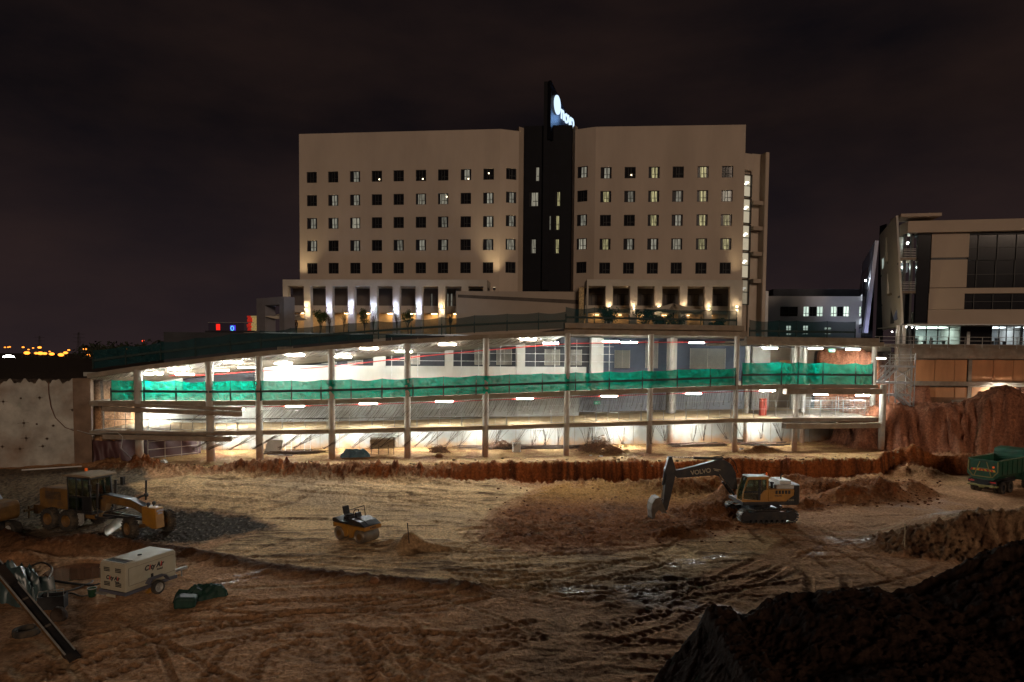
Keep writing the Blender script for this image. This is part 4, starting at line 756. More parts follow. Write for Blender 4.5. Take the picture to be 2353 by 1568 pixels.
mb = MB(); PLg.pbox(mb, 478, 560, 742, 760, .05, .08); lgp(mb, 'balustrade', glassmat('balustrade_glass', (.8, .8, .85), .1))
mb = MB(); PLg.pbox(mb, 478, 582, 741, 742, 0, .1); lgp(mb, 'handrail', GALV)
mb = MB(); PLg.pbox(mb, 482, 490, 744, 758, 1.2, 1.3); lgp(mb, 'red_light', glow('red_light', (1, .02, .01), 1.6))
mb = MB(); PLg.pbox(mb, 517, 529, 747, 761, 1.0, 1.05); lgp(mb, 'blue_light', glow('blue_light', (.12, .06, 1), .9))
mb = MB(); c = PLg.p(*PLg.hit(523, 754), .9); mb.tube([c+PLg.u*(math.cos(t)*.2)+Vector((0, 0, math.sin(t)*.27)) for t in np.linspace(0, 2*math.pi, 16)], .035, 5); lgp(mb, 'emblem', glow('emblem', (.1, .8, .75), 2))
for px0, px1, cc in ((545, 556, (.9, .05, .03)), (556, 574, (.75, .6, .25))):
    mb = MB()
    for k in range(9):
        y = 724+k*4; PLg.pbox(mb, px0+random.uniform(-1, 1), px1+random.uniform(-1, 1), y, y+3.7, 2+random.uniform(-.15, .15), 2.6)
    lgp(mb, 'rock_wall', mat('rock_wall', cc, .8, var=.5, vs=5, emit=cc, es=.12))  # red and gold light on the rocks put into colour and faint glow
SAIL = mat('sail_cloth', (.50, .44, .35), .8, var=.1)
def sail(pts, label):
    mb = MB(); P = [at(*p) for p in pts]; n = len(P); c = sum(P, Vector())/n-Vector((0, 0, .25))
    for i in range(n):
        a, b = P[i], P[(i+1) % n]; mb.grid(lambda u, v, a=a, b=b: (a.lerp(b, u)+(c-a.lerp(b, u))*(.22*math.sin(math.pi*u)*(1-v)))*(1-v)+c*v+Vector((0, 0, -.25*math.sin(math.pi*v))), 8, 6)
    tag(mb.build('shade_sail', SAIL, None, smooth='all', solid=.02), label, 'shade sail')
sail([(609, 727, 81), (648, 716, 86), (709, 735, 80), (690, 722, 85)], 'pale shade sail stretched behind the grey portal frame')
sail([(1478, 709, 79), (1548, 697, 82), (1560, 715, 77)], 'pale shade sail hanging to one tall mast, left half of the pair'); sail([(1548, 697, 82), (1622, 714, 80), (1560, 718, 77)], 'pale shade sail hanging to one tall mast, right half of the pair')
p = at(1548, 697, 82); tag(MB().tube([(p.x, p.y, TZ), (p.x, p.y, p.z+.3)], .07, 8).build('sail_mast', DARKM), 'dark mast holding the two shade sails before the right arcade', 'mast')
for a, b, lab in (((601, 772, 74.5), (832, 773, 75.3), 'long blue-white light strip behind the left part of the teal net'), ((902, 775, 75.5), (1072, 777, 76), 'broken blue-white light strip behind the teal net below the plain wall')):
    p, q = at(*a), at(*b); tag(MB().beam(p, q, .10, .11).build('light_strip', glow('led_strip', (.55, .78, 1), 12)), lab, 'light strip')
# two guests on the terrace
def person(loc, rz, top, leg, label):
    r = empty('person', loc, rz, label, 'person'); mb = MB()
    for s_ in (-1, 1): mb.tube([(s_*.10, .02, .0), (s_*.10, 0, .45), (s_*.09, 0, .88)], [.05, .065, .085], 10); mb.ball((s_*.10, -.06, .04), (.05, .13, .045))
    mb.tube([(0, 0, .84), (0, 0, 1.0), (0, 0, 1.25), (0, 0, 1.42), (0, 0, 1.52)], [.15, .145, .18, .15, .06], 14); mb.tube([(0, -.01, 1.48), (0, -.02, 1.6)], .055, 8); mb.ball((0, -.02, 1.67), (.085, .10, .12), 14, 10)
    for s_ in (-1, 1): mb.tube([(s_*.17, 0, 1.40), (s_*.24, .0, 1.12), (s_*.20, -.16, .92)], [.05, .042, .035], 8); mb.ball((s_*.19, -.2, .90), (.035, .06, .03))
    o = mb.build('body', mat('skin', (.28, .17, .11), .6), r, smooth='all')
    MB().tube([(0, 0, .86), (0, 0, 1.0), (0, 0, 1.25), (0, 0, 1.43), (0, 0, 1.49)], [.165, .16, .195, .165, .075], 14).build('shirt', top, r, smooth=True)
    t_ = MB(); [t_.tube([(s_*.10, .02, .06), (s_*.10, 0, .45), (s_*.085, 0, .92)], [.065, .08, .105], 10) for s_ in (-1, 1)]; t_.build('trousers', leg, r, smooth=True)
    MB().ball((0, .01, 1.71), (.095, .105, .10), 12, 8).build('hair', BLACK, r, smooth='all')
for px, Y, rz, c, lab in ((672, 82.5, .5, (.32, .33, .36), 'person in a grey shirt standing on the terrace beside the portal frame'), (681, 82.9, -1.2, (.05, .04, .04), 'person in dark clothes close behind the grey-shirted one on the terrace')):
    p = at(px, 760, Y); person((p.x, p.y, TZ), rz, mat('shirt', c, .8), mat('trousers', (.03, .03, .035), .8), lab)
# ------------------------------------------------------------------ plants on the terrace
LEAF = mat('leaf', (.05, .09, .025), .6, var=.5, vs=3); BARK = mat('bark', (.10, .075, .05), .85, var=.3, vs=6)
def leaves(mb, c, r, n, s_):
    for _ in range(n):
        while True:
            d = Vector((random.uniform(-1, 1), random.uniform(-1, 1), random.uniform(-1, 1)))
            if .25 < d.length < 1: break
        p = Vector(c)+Vector((d.x*r[0], d.y*r[1], d.z*r[2])); a = Vector((random.gauss(0, 1), random.gauss(0, 1), random.gauss(0, 1))).normalized(); b = a.orthogonal().normalized(); k = s_*random.uniform(.6, 1.3)
        mb.add([p-a*k, p+b*k*.45, p+a*k, p-b*k*.45], [(0, 1, 2, 3)])
def shrub(px, Y, h, w_, n, label, group, bare=False, base=TZ):
    p = at(px, 740, Y); r = empty('potted_tree' if not bare else 'bare_tree', (p.x, p.y, base), random.uniform(0, 6), label, 'tree', group); t_ = MB(); t_.tube([(0, 0, 0), (.04, 0, h*.4), (0, .05, h*.75)], [.06, .05, .02], 6)
    tips = []
    for k in range(11 if not bare else 16):
        a = random.uniform(0, 6.28); z = h*random.uniform(.15, .55); e = Vector((math.cos(a)*w_*random.uniform(.4, .9), math.sin(a)*w_*random.uniform(.4, .9), h*random.uniform(.6, 1.0))); md = Vector((e.x*.4, e.y*.4, z+(e.z-z)*.4)); t_.tube([(.02, 0, z), md, e], [.03, .02, .01], 5); tips.append(e)
        if bare:
            for q in range(3): f_ = md.lerp(e, random.uniform(.2, .9)); t_.tube([f_, f_+Vector((random.gauss(0, .25), random.gauss(0, .25), random.uniform(.2, .6)))], [.012, .006], 4)
    t_.build('trunk', BARK, r)
    if not bare:
        c = MB()
        for e in tips: leaves(c, e, (w_*.42, w_*.42, h*.16), n//len(tips), .13)
        leaves(c, (0, 0, h*.72), (w_*.6, w_*.6, h*.25), n//3, .13); c.build('crown', LEAF, r)
PLT = 'small trees in front of the hotel arcades'
for px, lab in ((737, 'first'), (838, 'second'), (938, 'third')): shrub(px, 84.3, 2.9, .75, 420, 'leafy little tree before the left arcade, %s green one from the left' % lab, PLT)
for px, lab in ((757, 'first'), (790, 'second'), (858, 'third'), (912, 'fourth'), (1035, 'fifth')): shrub(px, 84.6, 3.2, .5, 0, 'thin leafless tree before the left arcade, %s bare one from the left' % lab, PLT, True)
for px, h, lab in ((1400, 3.2, 'first'), (1478, 3.0, 'second'), (1520, 2.4, 'third'), (1556, 2.2, 'fourth'), (1650, 2.0, 'fifth')): shrub(px, 80, h, 1.1, 520, 'dark bushy tree behind the teal net before the right arcade, %s from the left' % lab, PLT)
# ------------------------------------------------------------------ office block at the right
WALLB = mat('office_plaster', (.42, .335, .26), .88, var=.07, vs=.3); WHITEW = mat('white_wall', (.66, .64, .62), .85, var=.08, vs=.5); GLZ = mat('black_glazing', (.016, .016, .019), .10, var=.3, vs=.25)
OB = empty('office_block', at(2200, 800, 90), 0, 'wide beige office block with black glazing and a leaning end wall at the right', 'office building'); OBo = Vector(OB.location)
def ob(mb, n, m_, parent=None, **k): mb.v = [tuple(Vector(v)-OBo) for v in mb.v]; return mb.build(n, m_, parent or OB, **k)
PO = Plane(2060, 86, 2353, 83.5, 650)
def obx(n, m_, px0, px1, py0, py1, d0, d1, **k): mb = MB(); PO.pbox(mb, px0, px1, py0, py1, d0, d1); return ob(mb, n, m_, **k)
obx('roof_fascia', WALLB, 2082, 2560, 505, 532, -.6, 2.2); obx('roof_canopy', WALLB, 2060, 2152, 496, 503, -1.5, 2.0); obx('groove', DARKM, 2110, 2560, 532.2, 537, .1, 2)
obx('wall', WALLB, 2141, 2227, 537, 592, 0, 1); obx('groove', DARKM, 2141, 2222, 592.2, 597, .1, 1); obx('wall', WALLB, 2138, 2222, 597.2, 661, 0, 1); obx('wall', WALLB, 2136, 2560, 661.2, 674, -.01, 1); obx('wall', WALLB, 2134, 2216, 674.2, 711, 0, 1); obx('wall', WALLB, 2132, 2560, 711.2, 749, -.01, 9)
for py0, py1, p0 in ((537.2, 596, 2227.5), (597, 661, 2222.5), (674.5, 711, 2216.5)):
    g_ = obx('window_band', GLZ, p0, 2560, py0, py1, .25, .5)
    fr = MB(); 
    for px in np.arange(p0+22, 2560, 44): PO.pbox(fr, px-.7, px+.7, py0, py1, .12, .2)
    PO.pbox(fr, p0, 2560, (py0+py1)/2-.6, (py0+py1)/2+.6, .14, .19); ob(fr, 'mullions', FRAMEM)
obx('glazed_strip', GLZ, 2107, 2141, 533, 742, .15, .6)
obx('inner_body', DKW, 2265, 2560, 537, 742, 1.2, 13)
# leaning end wall
def quad(P, t, mb=None, off=0.0, uv=None):
    P = [Vector(p) for p in P]; n = (P[1]-P[0]).cross(P[3]-P[0]).normalized(); n = n if n.dot(Vector((0, 0, HC))-P[0]) > 0 else -n
    if uv: u0, u1, v0, v1 = uv; f_ = lambda u, v: (P[0]*(1-u)+P[1]*u)*(1-v)+(P[3]*(1-u)+P[2]*u)*v; P = [f_(u0, v0), f_(u1, v0), f_(u1, v1), f_(u0, v1)]
    return (mb or MB()).slab([p+n*off for p in P], -n, t)
EW = [at(2028, 760, 97), at(2072, 746, 84), at(2059, 496, 82), at(2021, 541, 97)]
ob(quad(EW, .22), 'end_wall', mat('end_wall_plaster', (.48, .45, .42), .85, var=.1, vs=.4))
for v0, v1, m_, cc in ((.62, .74, GLZ, 1), (.345, .46, GLZ, 1), (.06, .165, GLZ, 0), (.56, .58, DARKM, 0), (.255, .275, DARKM, 0)):
    u1 = .82 if m_ is GLZ else .99; ob(quad(EW, .04, None, .02, (.12 if m_ is GLZ else .01, u1, v0, v1)), 'window_band' if m_ is GLZ else 'groove', m_)
    if cc:
        mb = MB()
        for k in range(9): u = .14+.075*k; quad(EW, .03, mb, .045, (u, u+.022, v0+.01, v1-.01))
        ob(mb, 'lit_blinds', glow('lit_blinds', (.8, .95, .85), .55))
# open stairwell with railings
obx('stairwell_wall', DKW, 2072, 2108, 590, 620, 3.0, 4); obx('stairwell_wall', DKW, 2074, 2108, 668, 741, 2.6, 4)
obx('stairwell_back', WHITEW, 2062, 2108, 533, 590, 4, 4.3); obx('stairwell_back', WHITEW, 2066, 2108, 620, 668, 4, 4.3)
for y in (592, 669): obx('landing', CONCD, 2066, 2107, y, y+5, .2, 4)
for px in (2094, 2078): obx('stair_post', DARKM, px, px+5, 534, 741, .3, .8)
for y0, y1 in ((572, 591), (648, 667)):
    mb = MB()
    for k in range(6): y = y0+(y1-y0)*k/5; PO.pbox(mb, 2067, 2107, y-.4, y+.4, .25, .3)
    ob(mb, 'railing', GALV)
def bulb(px, py, Y, col, st, label, group, r=.12):
    p = at(px, py, Y); o = MB().ball((0, 0, 0), r, 12, 8).build('lamp', glow('lamp_glow', col, st), None, smooth='all'); o.location = p; tag(o, label, 'lamp', group)
bulb(2085, 559, 89.5, (.85, 1, .9), 300, 'bright round lamp in the top open landing of the office stairwell', 'landing lamps of the office block'); bulb(2074, 615, 88, (.85, 1, .9), 220, 'bright round lamp over the lower landing of the office stairwell', 'landing lamps of the office block', .1)
# ground floor with lit rooms
obx('soffit', WHITEW, 2074, 2560, 748, 750, -3.5, 9)
for px0, px1, lit in ((2102, 2207, 1), (2278, 2346, 1), (2349, 2440, 1)):
    bk = MB(); PO.pbox(bk, px0+1, px1-1, 752, 795, 5.5, 5.7); ob(bk, 'room_wall', mat('room_wall', (.50, .52, .54), .8, var=.15, vs=.6))
    for q in (px0, px1): bk = MB(); PO.pbox(bk, q-1, q+1, 752, 795, .2, 5.5); ob(bk, 'room_wall', WHITEW)
    cl = MB(); PO.pbox(cl, px0+12, px1-12, 751.5, 752, 2, 3.6); ob(cl, 'ceiling_panel', glow('office_light', (.82, 1.0, .92) if px0 < 2200 else (.85, .9, 1.0), 5.5))
    gm = MB(); PO.pbox(gm, px0, px1, 750, 795, 0, .02); ob(gm, 'glass_front', glassmat('shop_glass', (.92, .97, .95), .06))
    fr = MB()
    for px in np.linspace(px0, px1, 5): PO.pbox(fr, px-.9, px+.9, 750, 795, -.06, .06)
    PO.pbox(fr, px0, px1, 758.5, 759.5, -.05, .05); ob(fr, 'shopfront_frame', FRAMEM)
    for q, (a_, b_) in enumerate(((.2, .42), (.55, .85))):
        fu = MB(); x0, x1 = px0+(px1-px0)*a_, px0+(px1-px0)*b_; PO.pbox(fu, x0, x1, 783, 784.5, 2.2, 3.2); PO.pbox(fu, x0, x0+1.5, 784.5, 795, 2.3, 3.1); PO.pbox(fu, x1-1.5, x1, 784.5, 795, 2.3, 3.1); PO.pbox(fu, x0+4, x0+11, 776, 787, 3.4, 3.5); PO.pbox(fu, x0+4, x0+11, 787, 788, 3.4, 4); ob(fu, 'desk', DARKM)
    cb = MB(); PO.pbox(cb, px0+(px1-px0)*.42, px0+(px1-px0)*.52, 770, 795, 4.6, 5.4); ob(cb, 'cabinet', WHITEW)
obx('dark_lobby', GLZ, 2207.5, 2277.5, 750, 795, .1, .5); obx('lobby_door', WHITEW, 2222, 2229, 762, 795, .02, .08)
obx('corner_glass', GLZ, 2085, 2101, 750, 795, .1, .4)
for px in (2046, 2059, 2087): o = obx('column', WHITEW if px < 2080 else DARKM, px-3, px+3, 750, 798, -2.6 if px < 2080 else -.5, -2.2 if px < 2080 else -.1)
for i, (px, py) in enumerate(((2050, 764), (2062, 758), (2082, 752.6), (2096, 754), (2107, 756))): bulb(px, py-1, 84.2, (1, .98, .9), 25, 'small white downlight under the office soffit, %s from the left corner' % ORD[i], 'soffit downlights of the office block', .07)
# second leaning block, low white building, sign wall
SB = empty('slanted_block', at(1985, 764, 108), 0, 'narrow lilac-lit block with leaning window wall left of the office block', 'office building'); s0 = Vector(SB.location)
def sb(mb, n, m_): mb.v = [tuple(Vector(v)-s0) for v in mb.v]; return mb.build(n, m_, SB)
LIL = mat('lilac_wall', (.50, .50, .62), .85, var=.08)
EB = [at(1964, 766, 118), at(1986, 765, 104), at(2011, 553, 104), at(1982, 605, 118)]; sb(quad(EB, .5), 'end_wall', LIL)
for v0, v1, lit in ((.66, .80, 0), (.40, .51, 1), (.10, .19, 1)):
    sb(quad(EB, .04, None, .02, (.12, .68, v0, v1)), 'window_band', GLZ)
    if lit:
        mb = MB(); [quad(EB, .03, mb, .045, (.15+.09*k, .19+.09*k, v0+.01, v1-.01)) for k in range(6)]; sb(mb, 'lit_blinds', glow('lit_blinds_cool', (.8, .9, 1), .6))
for v in (.53, .27, .055): sb(quad(EB, .04, None, .02, (.01, .8, v, v+.018)), 'groove', DARKM)
mb = MB(); p = [at(2009, 700, 100), at(2036, 700, 97)]; mb.box(p[0].x, p[1].x, 97.5, 99.3, 9, zat(2020, 519, 99)); sb(mb, 'dark_tower', TOWERM)
mb = MB(); a = at(1990, 700, 106); b = at(2012, 640, 106); mb.box(a.x, b.x, 106.3, 107.2, 9, zat(2000, 640, 106)); sb(mb, 'glazed_corner', GLZ)
bulb(1989.5, 645, 105.6, (.9, 1, .95), 120, 'bright round lamp on the balcony of the lilac slanted block', 'landing lamps of the office block', .1)
LWB = empty('low_building', at(1870, 740, 112), 0, 'low white office building with a row of lit windows between hotel and slanted block', 'office building'); l0 = Vector(LWB.location)
PLW = Plane(1758, 113, 1990, 112, 710)
def lw(mb, n, m_): mb.v = [tuple(Vector(v)-l0) for v in mb.v]; return mb.build(n, m_, LWB)
wn = [(1793, 1834, 705, 727, 0), (1847, 1859, 705, 727, 1), (1860, 1877, 705, 727, 0), (1878, 1891, 705, 727, 1), (1910, 1923, 705, 727, 1), (1924, 1938, 705, 727, 0), (1939, 1951, 705, 727, 1), (1975, 1985, 705, 727, 1), (1807, 1818, 749, 759, 1), (1846, 1857, 749, 759, 1), (1895, 1910, 753, 758, 1), (1807, 1818, 767, 770, 1), (1846, 1857, 767, 769, 1), (1895, 1910, 767, 769, 1)]
ops = []
for a, b, c, d, k in wn:
    u0, u1 = PLW.hit(a, c)[0], PLW.hit(b, c)[0]; za, zb_ = PLW.hit(a, d)[1], PLW.hit(a, c)[1]; ops.append((u0, u1, za, zb_)); mb = MB(); PLW.box(mb, u0, u1, za, zb_, .2, .24); lw(mb, 'window', litpane('office_window', (.80, 1.0, .85), 1.1, -500, 500, .6) if k else GLZ)
    fr = MB(); PLW.box(fr, (u0+u1)/2-.04, (u0+u1)/2+.04, za, zb_, .1, .16); PLW.box(fr, u0, u1, (za*.7+zb_*.3)-.04, (za*.7+zb_*.3)+.04, .1, .16); lw(fr, 'window_frame', FRAMEM)
mb = MB(); PLW.facade(mb, 0, PLW.L, 9, PLW.hit(1870, 681)[1], ops); lw(mb, 'wall', WHITEW); mb = MB(); PLW.box(mb, 0, PLW.L, 9, PLW.hit(1870, 681)[1], .3, 12); lw(mb, 'inner_body', DKW)
mb = MB(); PLW.pbox(mb, 1786, 1990, 662, 681, 2, 12); lw(mb, 'roof_plant', mat('roof_plant', (.06, .062, .075), .8))
PSG = Plane(1722, 103, 1759, 100.5, 700); sw_ = empty('sign_wall', PSG.p(1, 9), 0, 'white end wall with lit letters ech beside the right edge of the hotel', 'sign wall'); w0 = Vector(sw_.location)
def sgw(mb, n, m_): mb.v = [tuple(Vector(v)-w0) for v in mb.v]; return mb.build(n, m_, sw_)
mb = MB(); zz = PSG.hit(1759, 669)[1]; za = PSG.hit(1722, 681)[1]; mb.slab([PSG.p(0, 9), PSG.p(PSG.L, 9), PSG.p(PSG.L, zz), PSG.p(0, za)], -PSG.n, .6); sgw(mb, 'wall', WHITEW)
for a, b in ((708, 716), (726, 729)): mb = MB(); PSG.pbox(mb, 1724, 1757, a, b, -.02, .01); sgw(mb, 'window_band', GLZ)
mb = MB(); PSG.pbox(mb, 1726, 1732, 709, 714, -.03, .0); sgw(mb, 'lit_window', LAMPW)
LGW = glow('letters', (1, .93, .8), 1.3); u, z = PSG.hit(1739, 689); text('lettering', 'ech', .95, LGW, frame(PSG.p(u, z, -.05)-w0, PSG.u, (0, 0, 1)), sw_, .03, .015); u, z = PSG.hit(1737, 698); text('lettering', 'rs', .5, LGW, frame(PSG.p(u, z, -.05)-w0, PSG.u, (0, 0, 1)), sw_, .03, .01)
u, z = PSG.hit(1748.5, 687)
mb = MB(); PSG.box(mb, u-.36, u-.24, z-.42, z+.42, -.08, -.02); PSG.box(mb, u-.24, u+.36, z-.42, z-.30, -.08, -.02); PSG.box(mb, u+.24, u+.36, z-.30, z-.1, -.08, -.02); PSG.box(mb, u+.0, u+.36, z+.30, z+.42, -.08, -.02); sgw(mb, 'logo', LGW); mb = MB(); PSG.box(mb, u+.14, u+.36, z+.02, z+.29, -.08, -.02); sgw(mb, 'logo_corner', glow('logo_cyan', (.1, .55, .8), 1.2))
p = at(2040, 800, 80.2); added_flood((p.x-4.5, p.y+1, p.z), EW[0]*.5+EW[2]*.5, 700, 90, 'added unseen floodlamp on the terrace aimed at the leaning office end wall')  # no such lamp seen; added to brighten the office end wall
p = at(1960, 790, 100); added_flood((p.x, p.y, p.z), EB[0]*.5+EB[2]*.5, 900, 80, 'added unseen floodlamp on the ground aimed at the lilac slanted block'); LASTL.color = (.72, .74, 1)  # unseen lamp added to put lilac light on the block
# ------------------------------------------------------------------ terrace edge, plywood hoarding, railing, steel stair
PH = Plane(2093, 80, 2353, 78.5, 850)
hb = empty('hoarding_wall', PH.p(5, 6), 0, 'two-storey wall of orange plywood boards between concrete beams under the office terrace', 'hoarding wall'); h0 = Vector(hb.location)
def hd(mb, n, m_, **k): mb.v = [tuple(Vector(v)-h0) for v in mb.v]; return mb.build(n, m_, hb, **k)
for a, b, c, d, nm in ((2060, 2560, 799, 826, 'edge_beam'), (2088, 2560, 878.5, 889, 'floor_beam')): mb = MB(); PH.pbox(mb, a, b, c, d, -.35, .6); hd(mb, nm, CONCD, bevel=.03)
mb = MB(); PH.pbox(mb, 2060, 2560, 793, 798.6, -.1, 9); hd(mb, 'terrace_slab', CONCD)
ws_ = MB(); PH.pbox(ws_, 2060, 2560, 826, 960, .4, .8); hd(ws_, 'backing_wall', CONCD)
bx_ = [2094, 2102, 2148, 2193, 2222]; bx2 = [2232, 2282, 2328, 2376, 2424, 2470]
for row, (y0, y1) in enumerate(((827.5, 877), (890.5, 938))):
    for bs in (bx_, bx2):
        for a, b in zip(bs[:-1], bs[1:]): mb = MB(); PH.pbox(mb, a+.5, b-.5, y0, y1, random.uniform(-.02, .02), .06); hd(mb, 'plywood_board', PLY)
for px in (2227, 2092, 2474): mb = MB(); PH.pbox(mb, px-4, px+4, 827, 942, -.1, .39); hd(mb, 'post', CONCD)
mb = MB(); PH.pbox(mb, 2100, 2222, 913, 938, -.25, -.1); hd(mb, 'low_boards', mat('stained_boards', (.16, .075, .035), .85, var=.4, vs=1))
mb = MB(); [PH.pbox(mb, 2176, 2216, y, y+3, -1.6-.1*k, -.9) for k, y in enumerate((918, 922, 926, 930))]; o = mb.build('plank_stack', CONCD); tag(o, 'low stack of weathered planks against the plywood hoarding', 'planks')
lamp(PH.p(*PH.hit(2296, 893), -1.2), 'glowing strip light low on the plywood hoarding behind the earth heap', 'strip lights', PH.ang()); lamp(fe(2020, 823, 8), 'glowing strip light behind the steel stair at the end of the ramp', 'strip lights')
PRL = Plane(2010, 77.6, 2353, 77, 790); rl = empty('terrace_railing', PRL.p(4, 12.4), 0, 'steel pipe railing along the terrace in front of the lit office rooms', 'railing'); r0 = Vector(rl.location)
zr0, zr1 = PRL.hit(2200, 801)[1], PRL.hit(2200, 775)[1]
for u in np.arange(.5, 34, 1.9): p = PRL.p(u, 0); MB().tube([(p.x-r0.x, p.y-r0.y, zr0-r0.z), (p.x-r0.x, p.y-r0.y, zr1-r0.z)], .035, 6).build('post', GALV, rl)
for f_ in (.34, .67, 1.0): a, b = PRL.p(0, zr0+(zr1-zr0)*f_)-r0, PRL.p(34, zr0+(zr1-zr0)*f_)-r0; MB().tube([a, b], .03, 6).build('rail', GALV, rl)
ST = empty('scaffold_stair', at(2065, 940, 75.5), 0, 'grey steel scaffold stair tower with zigzag flights at the right end of the ramp', 'stair tower'); s0_ = Vector(ST.location)
def sp(px, py, Y): return at(px, py, Y)-s0_
def flight(a, b, w_, n, dirw):
    mb = MB(); a, b = Vector(a), Vector(b); wv = Vector(dirw)*w_/2
    for s_ in (-1, 1): mb.beam(a+wv*s_, b+wv*s_, .06, .22)
    for k in range(n): p = a.lerp(b, (k+.5)/n); d = Vector((dirw[1], -dirw[0], 0)); mb.beam(p-wv*.95, p+wv*.95, .26, .03)
    mb.build('flight', STEEL, ST)
    for s_ in (-1, 1):
        r = MB()
        for h in (.5, 1.0): r.tube([a+wv*s_+Vector((0, 0, h)), b+wv*s_+Vector((0, 0, h))], .022, 5)
        for k in range(5): p = a.lerp(b, k/4)+wv*s_; r.tube([p, p+Vector((0, 0, 1.0))], .02, 5)
        r.build('handrail', GALV, ST)
flight(sp(2080, 840, 75), sp(2080, 799, 79), 1.25, 12, (1, 0, 0)); flight(sp(2020, 880, 74.6), sp(2058, 842, 74.6), 1.1, 12, (0, 1, 0)); flight(sp(2068, 905, 74), sp(2068, 876, 77), 1.2, 10, (1, 0, 0)); flight(sp(2090, 936, 74.5), sp(2058, 906, 74.5), 1.1, 10, (0, 1, 0))
for y, a, b in ((840, 2040, 2102), (877, 2018, 2092), (906, 2050, 2092)): p, q = sp(a, y, 74), sp(b, y, 74); MB().box(p.x, q.x, p.y, p.y+1.6, p.z-.22, p.z).build('landing', STEEL, ST)
for px, yt in ((2031, 842), (2041, 812), (2056, 842), (2091, 838), (2099, 812)):
    for Y in (74, 76.5): a, b = sp(px, 945, Y), sp(px, yt, Y); b.x = a.x; MB().tube([a, b], .05, 6).build('standard', STEEL, ST)
for a, b in (((2056, 870), (2098, 845)), ((2056, 845), (2098, 878)), ((2056, 905), (2098, 885)), ((2058, 930), (2091, 907)), ((2058, 907), (2098, 935))): MB().tube([sp(*a, 73.9), sp(*b, 73.9)], .04, 6).build('brace', STEEL, ST)
for y in (815, 822, 829): MB().tube([sp(2041, y, 74), sp(2101, y, 74)], .025, 5).build('guard_rail', GALV, ST)
for px in (2046, 2052, 2058, 2064, 2096, 2101): MB().tube([sp(px, 838, 74), sp(px, 815, 74)], .02, 5).build('guard_rail', GALV, ST)
# ------------------------------------------------------------------ left retaining wall
PW = Plane(-60, 54.7, 172, 57.2, 1000)
SHOT = mat('shotcrete', (.42, .40, .35), .9, var=.35, vs=.8, bump=.5, bs=3, tint=(.20, .13, .085), tamt=.8, tscale=.35)
rw = empty('retaining_wall', PW.p(PW.L/2, 1.5), 0, 'grey stained shotcrete retaining wall studded with anchor plates at the far left', 'retaining wall'); ro = Vector(rw.location)
mb = MB(); rs = np.random.RandomState(5)
mb.grid(lambda u, v: PW.p(u*PW.L, .5+v*(8.75+.18*math.sin(u*40)+.1*math.sin(u*90)-.5), float(.09*perlin(np.array([u*9.]), np.array([v*4.]))[0]*2))-ro, 60, 24); PW2 = MB(); PW.box(PW2, 0, PW.L, .4, 8.6, .35, .9); PW2.v = [tuple(Vector(v)-ro) for v in PW2.v]; PW2.build('core', CONCD, rw); mb.build('wall', SHOT, rw, smooth='all')
k = 0
for r_, y in enumerate((918, 946, 975, 1003, 1030)):
    for px in (-20, 12, 48, 92, 122, 150):
        if rs.rand() < .55: continue
        u, z = PW.hit(px+(10 if r_ % 2 else 0)+rs.uniform(-7, 7), y+rs.uniform(-6, 6)); c = PW.p(u, z, -.03)-ro; m2 = MB(); a_ = rs.uniform(-.2, .2)
        k_ = rs.uniform(.15, .5); m2.beam(c-PW.u*k_-Vector((0, 0, a_*.2)), c+PW.u*k_*.8+Vector((0, 0, a_*.2)), .014, .018); m2.beam(c-Vector((0, 0, k_*.7)), c+Vector((0, 0, k_*.6)), .018, .014); m2.slab([c+PW.u*x_+Vector((0, 0, z_)) for x_, z_ in ((-.07, -.07), (.07, -.07), (.07, .07), (-.07, .07))], PW.n, .05); m2.cyl(c+PW.n*.05, c+PW.n*.16, .04, None, 8); m2.build('anchor_plate', RUST, rw)
mb = MB(); q = [PW.p(PW.L+.02, 1.2, -.5), PW.p(PW.L+1.3, 1.2, -.35), PW.p(PW.L+1.3, 1.2, 1.2), PW.p(PW.L+.02, 1.2, 1.2)]; mb.hexa([p-ro for p in q]+[Vector((p.x, p.y, 9.0))-ro for p in q]); mb.build('corner_pier', mat('stained_pier', (.19, .125, .085), .9, var=.35, vs=1, bump=.3, bs=5), rw, bevel=.05)
c = [PW.hit(112, 878), PW.hit(113, 905), PW.hit(118, 935), PW.hit(128, 960), PW.hit(150, 982), PW.hit(185, 995)]; tag(MB().tube([PW.p(u, z, -.12) for u, z in c], .03, 6).build('cable', mat('cable', (.13, .05, .03), .7), None, smooth=True), 'thin reddish cable hanging down the grey retaining wall', 'cable')
# ------------------------------------------------------------------ machines
YEL = mat('yellow_paint', (.38, .175, .02), .5, var=.25, vs=2, tint=(.22, .11, .04), tamt=.55, tscale=1.6, local=True, spec=.5); YELD = mat('muddy_shaded_yellow', (.19, .095, .022), .7, var=.35, vs=2, tint=(.10, .06, .035), tamt=.85, tscale=1.3, local=True)
CHAR = mat('charcoal_paint', (.022, .022, .024), .38, var=.3, vs=2, tint=(.07, .05, .035), tamt=.5, tscale=1.4, local=True); TYRE = mat('tyre', (.040, .034, .028), .9, var=.4, vs=5, tint=(.13, .095, .06), tamt=.7, tscale=2, local=True)
GREEN = mat('green_paint', (.017, .085, .05), .5, var=.25, vs=2, tint=(.06, .06, .04), tamt=.45, tscale=1.5, local=True); CREAMP = mat('cream_paint', (.46, .42, .31), .55, var=.12, vs=1.5, tint=(.33, .27, .18), tamt=.4, tscale=1.2, local=True)
WHITEP = mat('white_paint', (.55, .54, .50), .5, var=.15, vs=2, tint=(.35, .3, .22), tamt=.4, local=True); CABG = mat('cab_glass', (.10, .13, .125), .08, var=.2, vs=1, local=True, spec=.8); MIDG = glassmat('clear_cab_glass', (.55, .68, .64), .18)
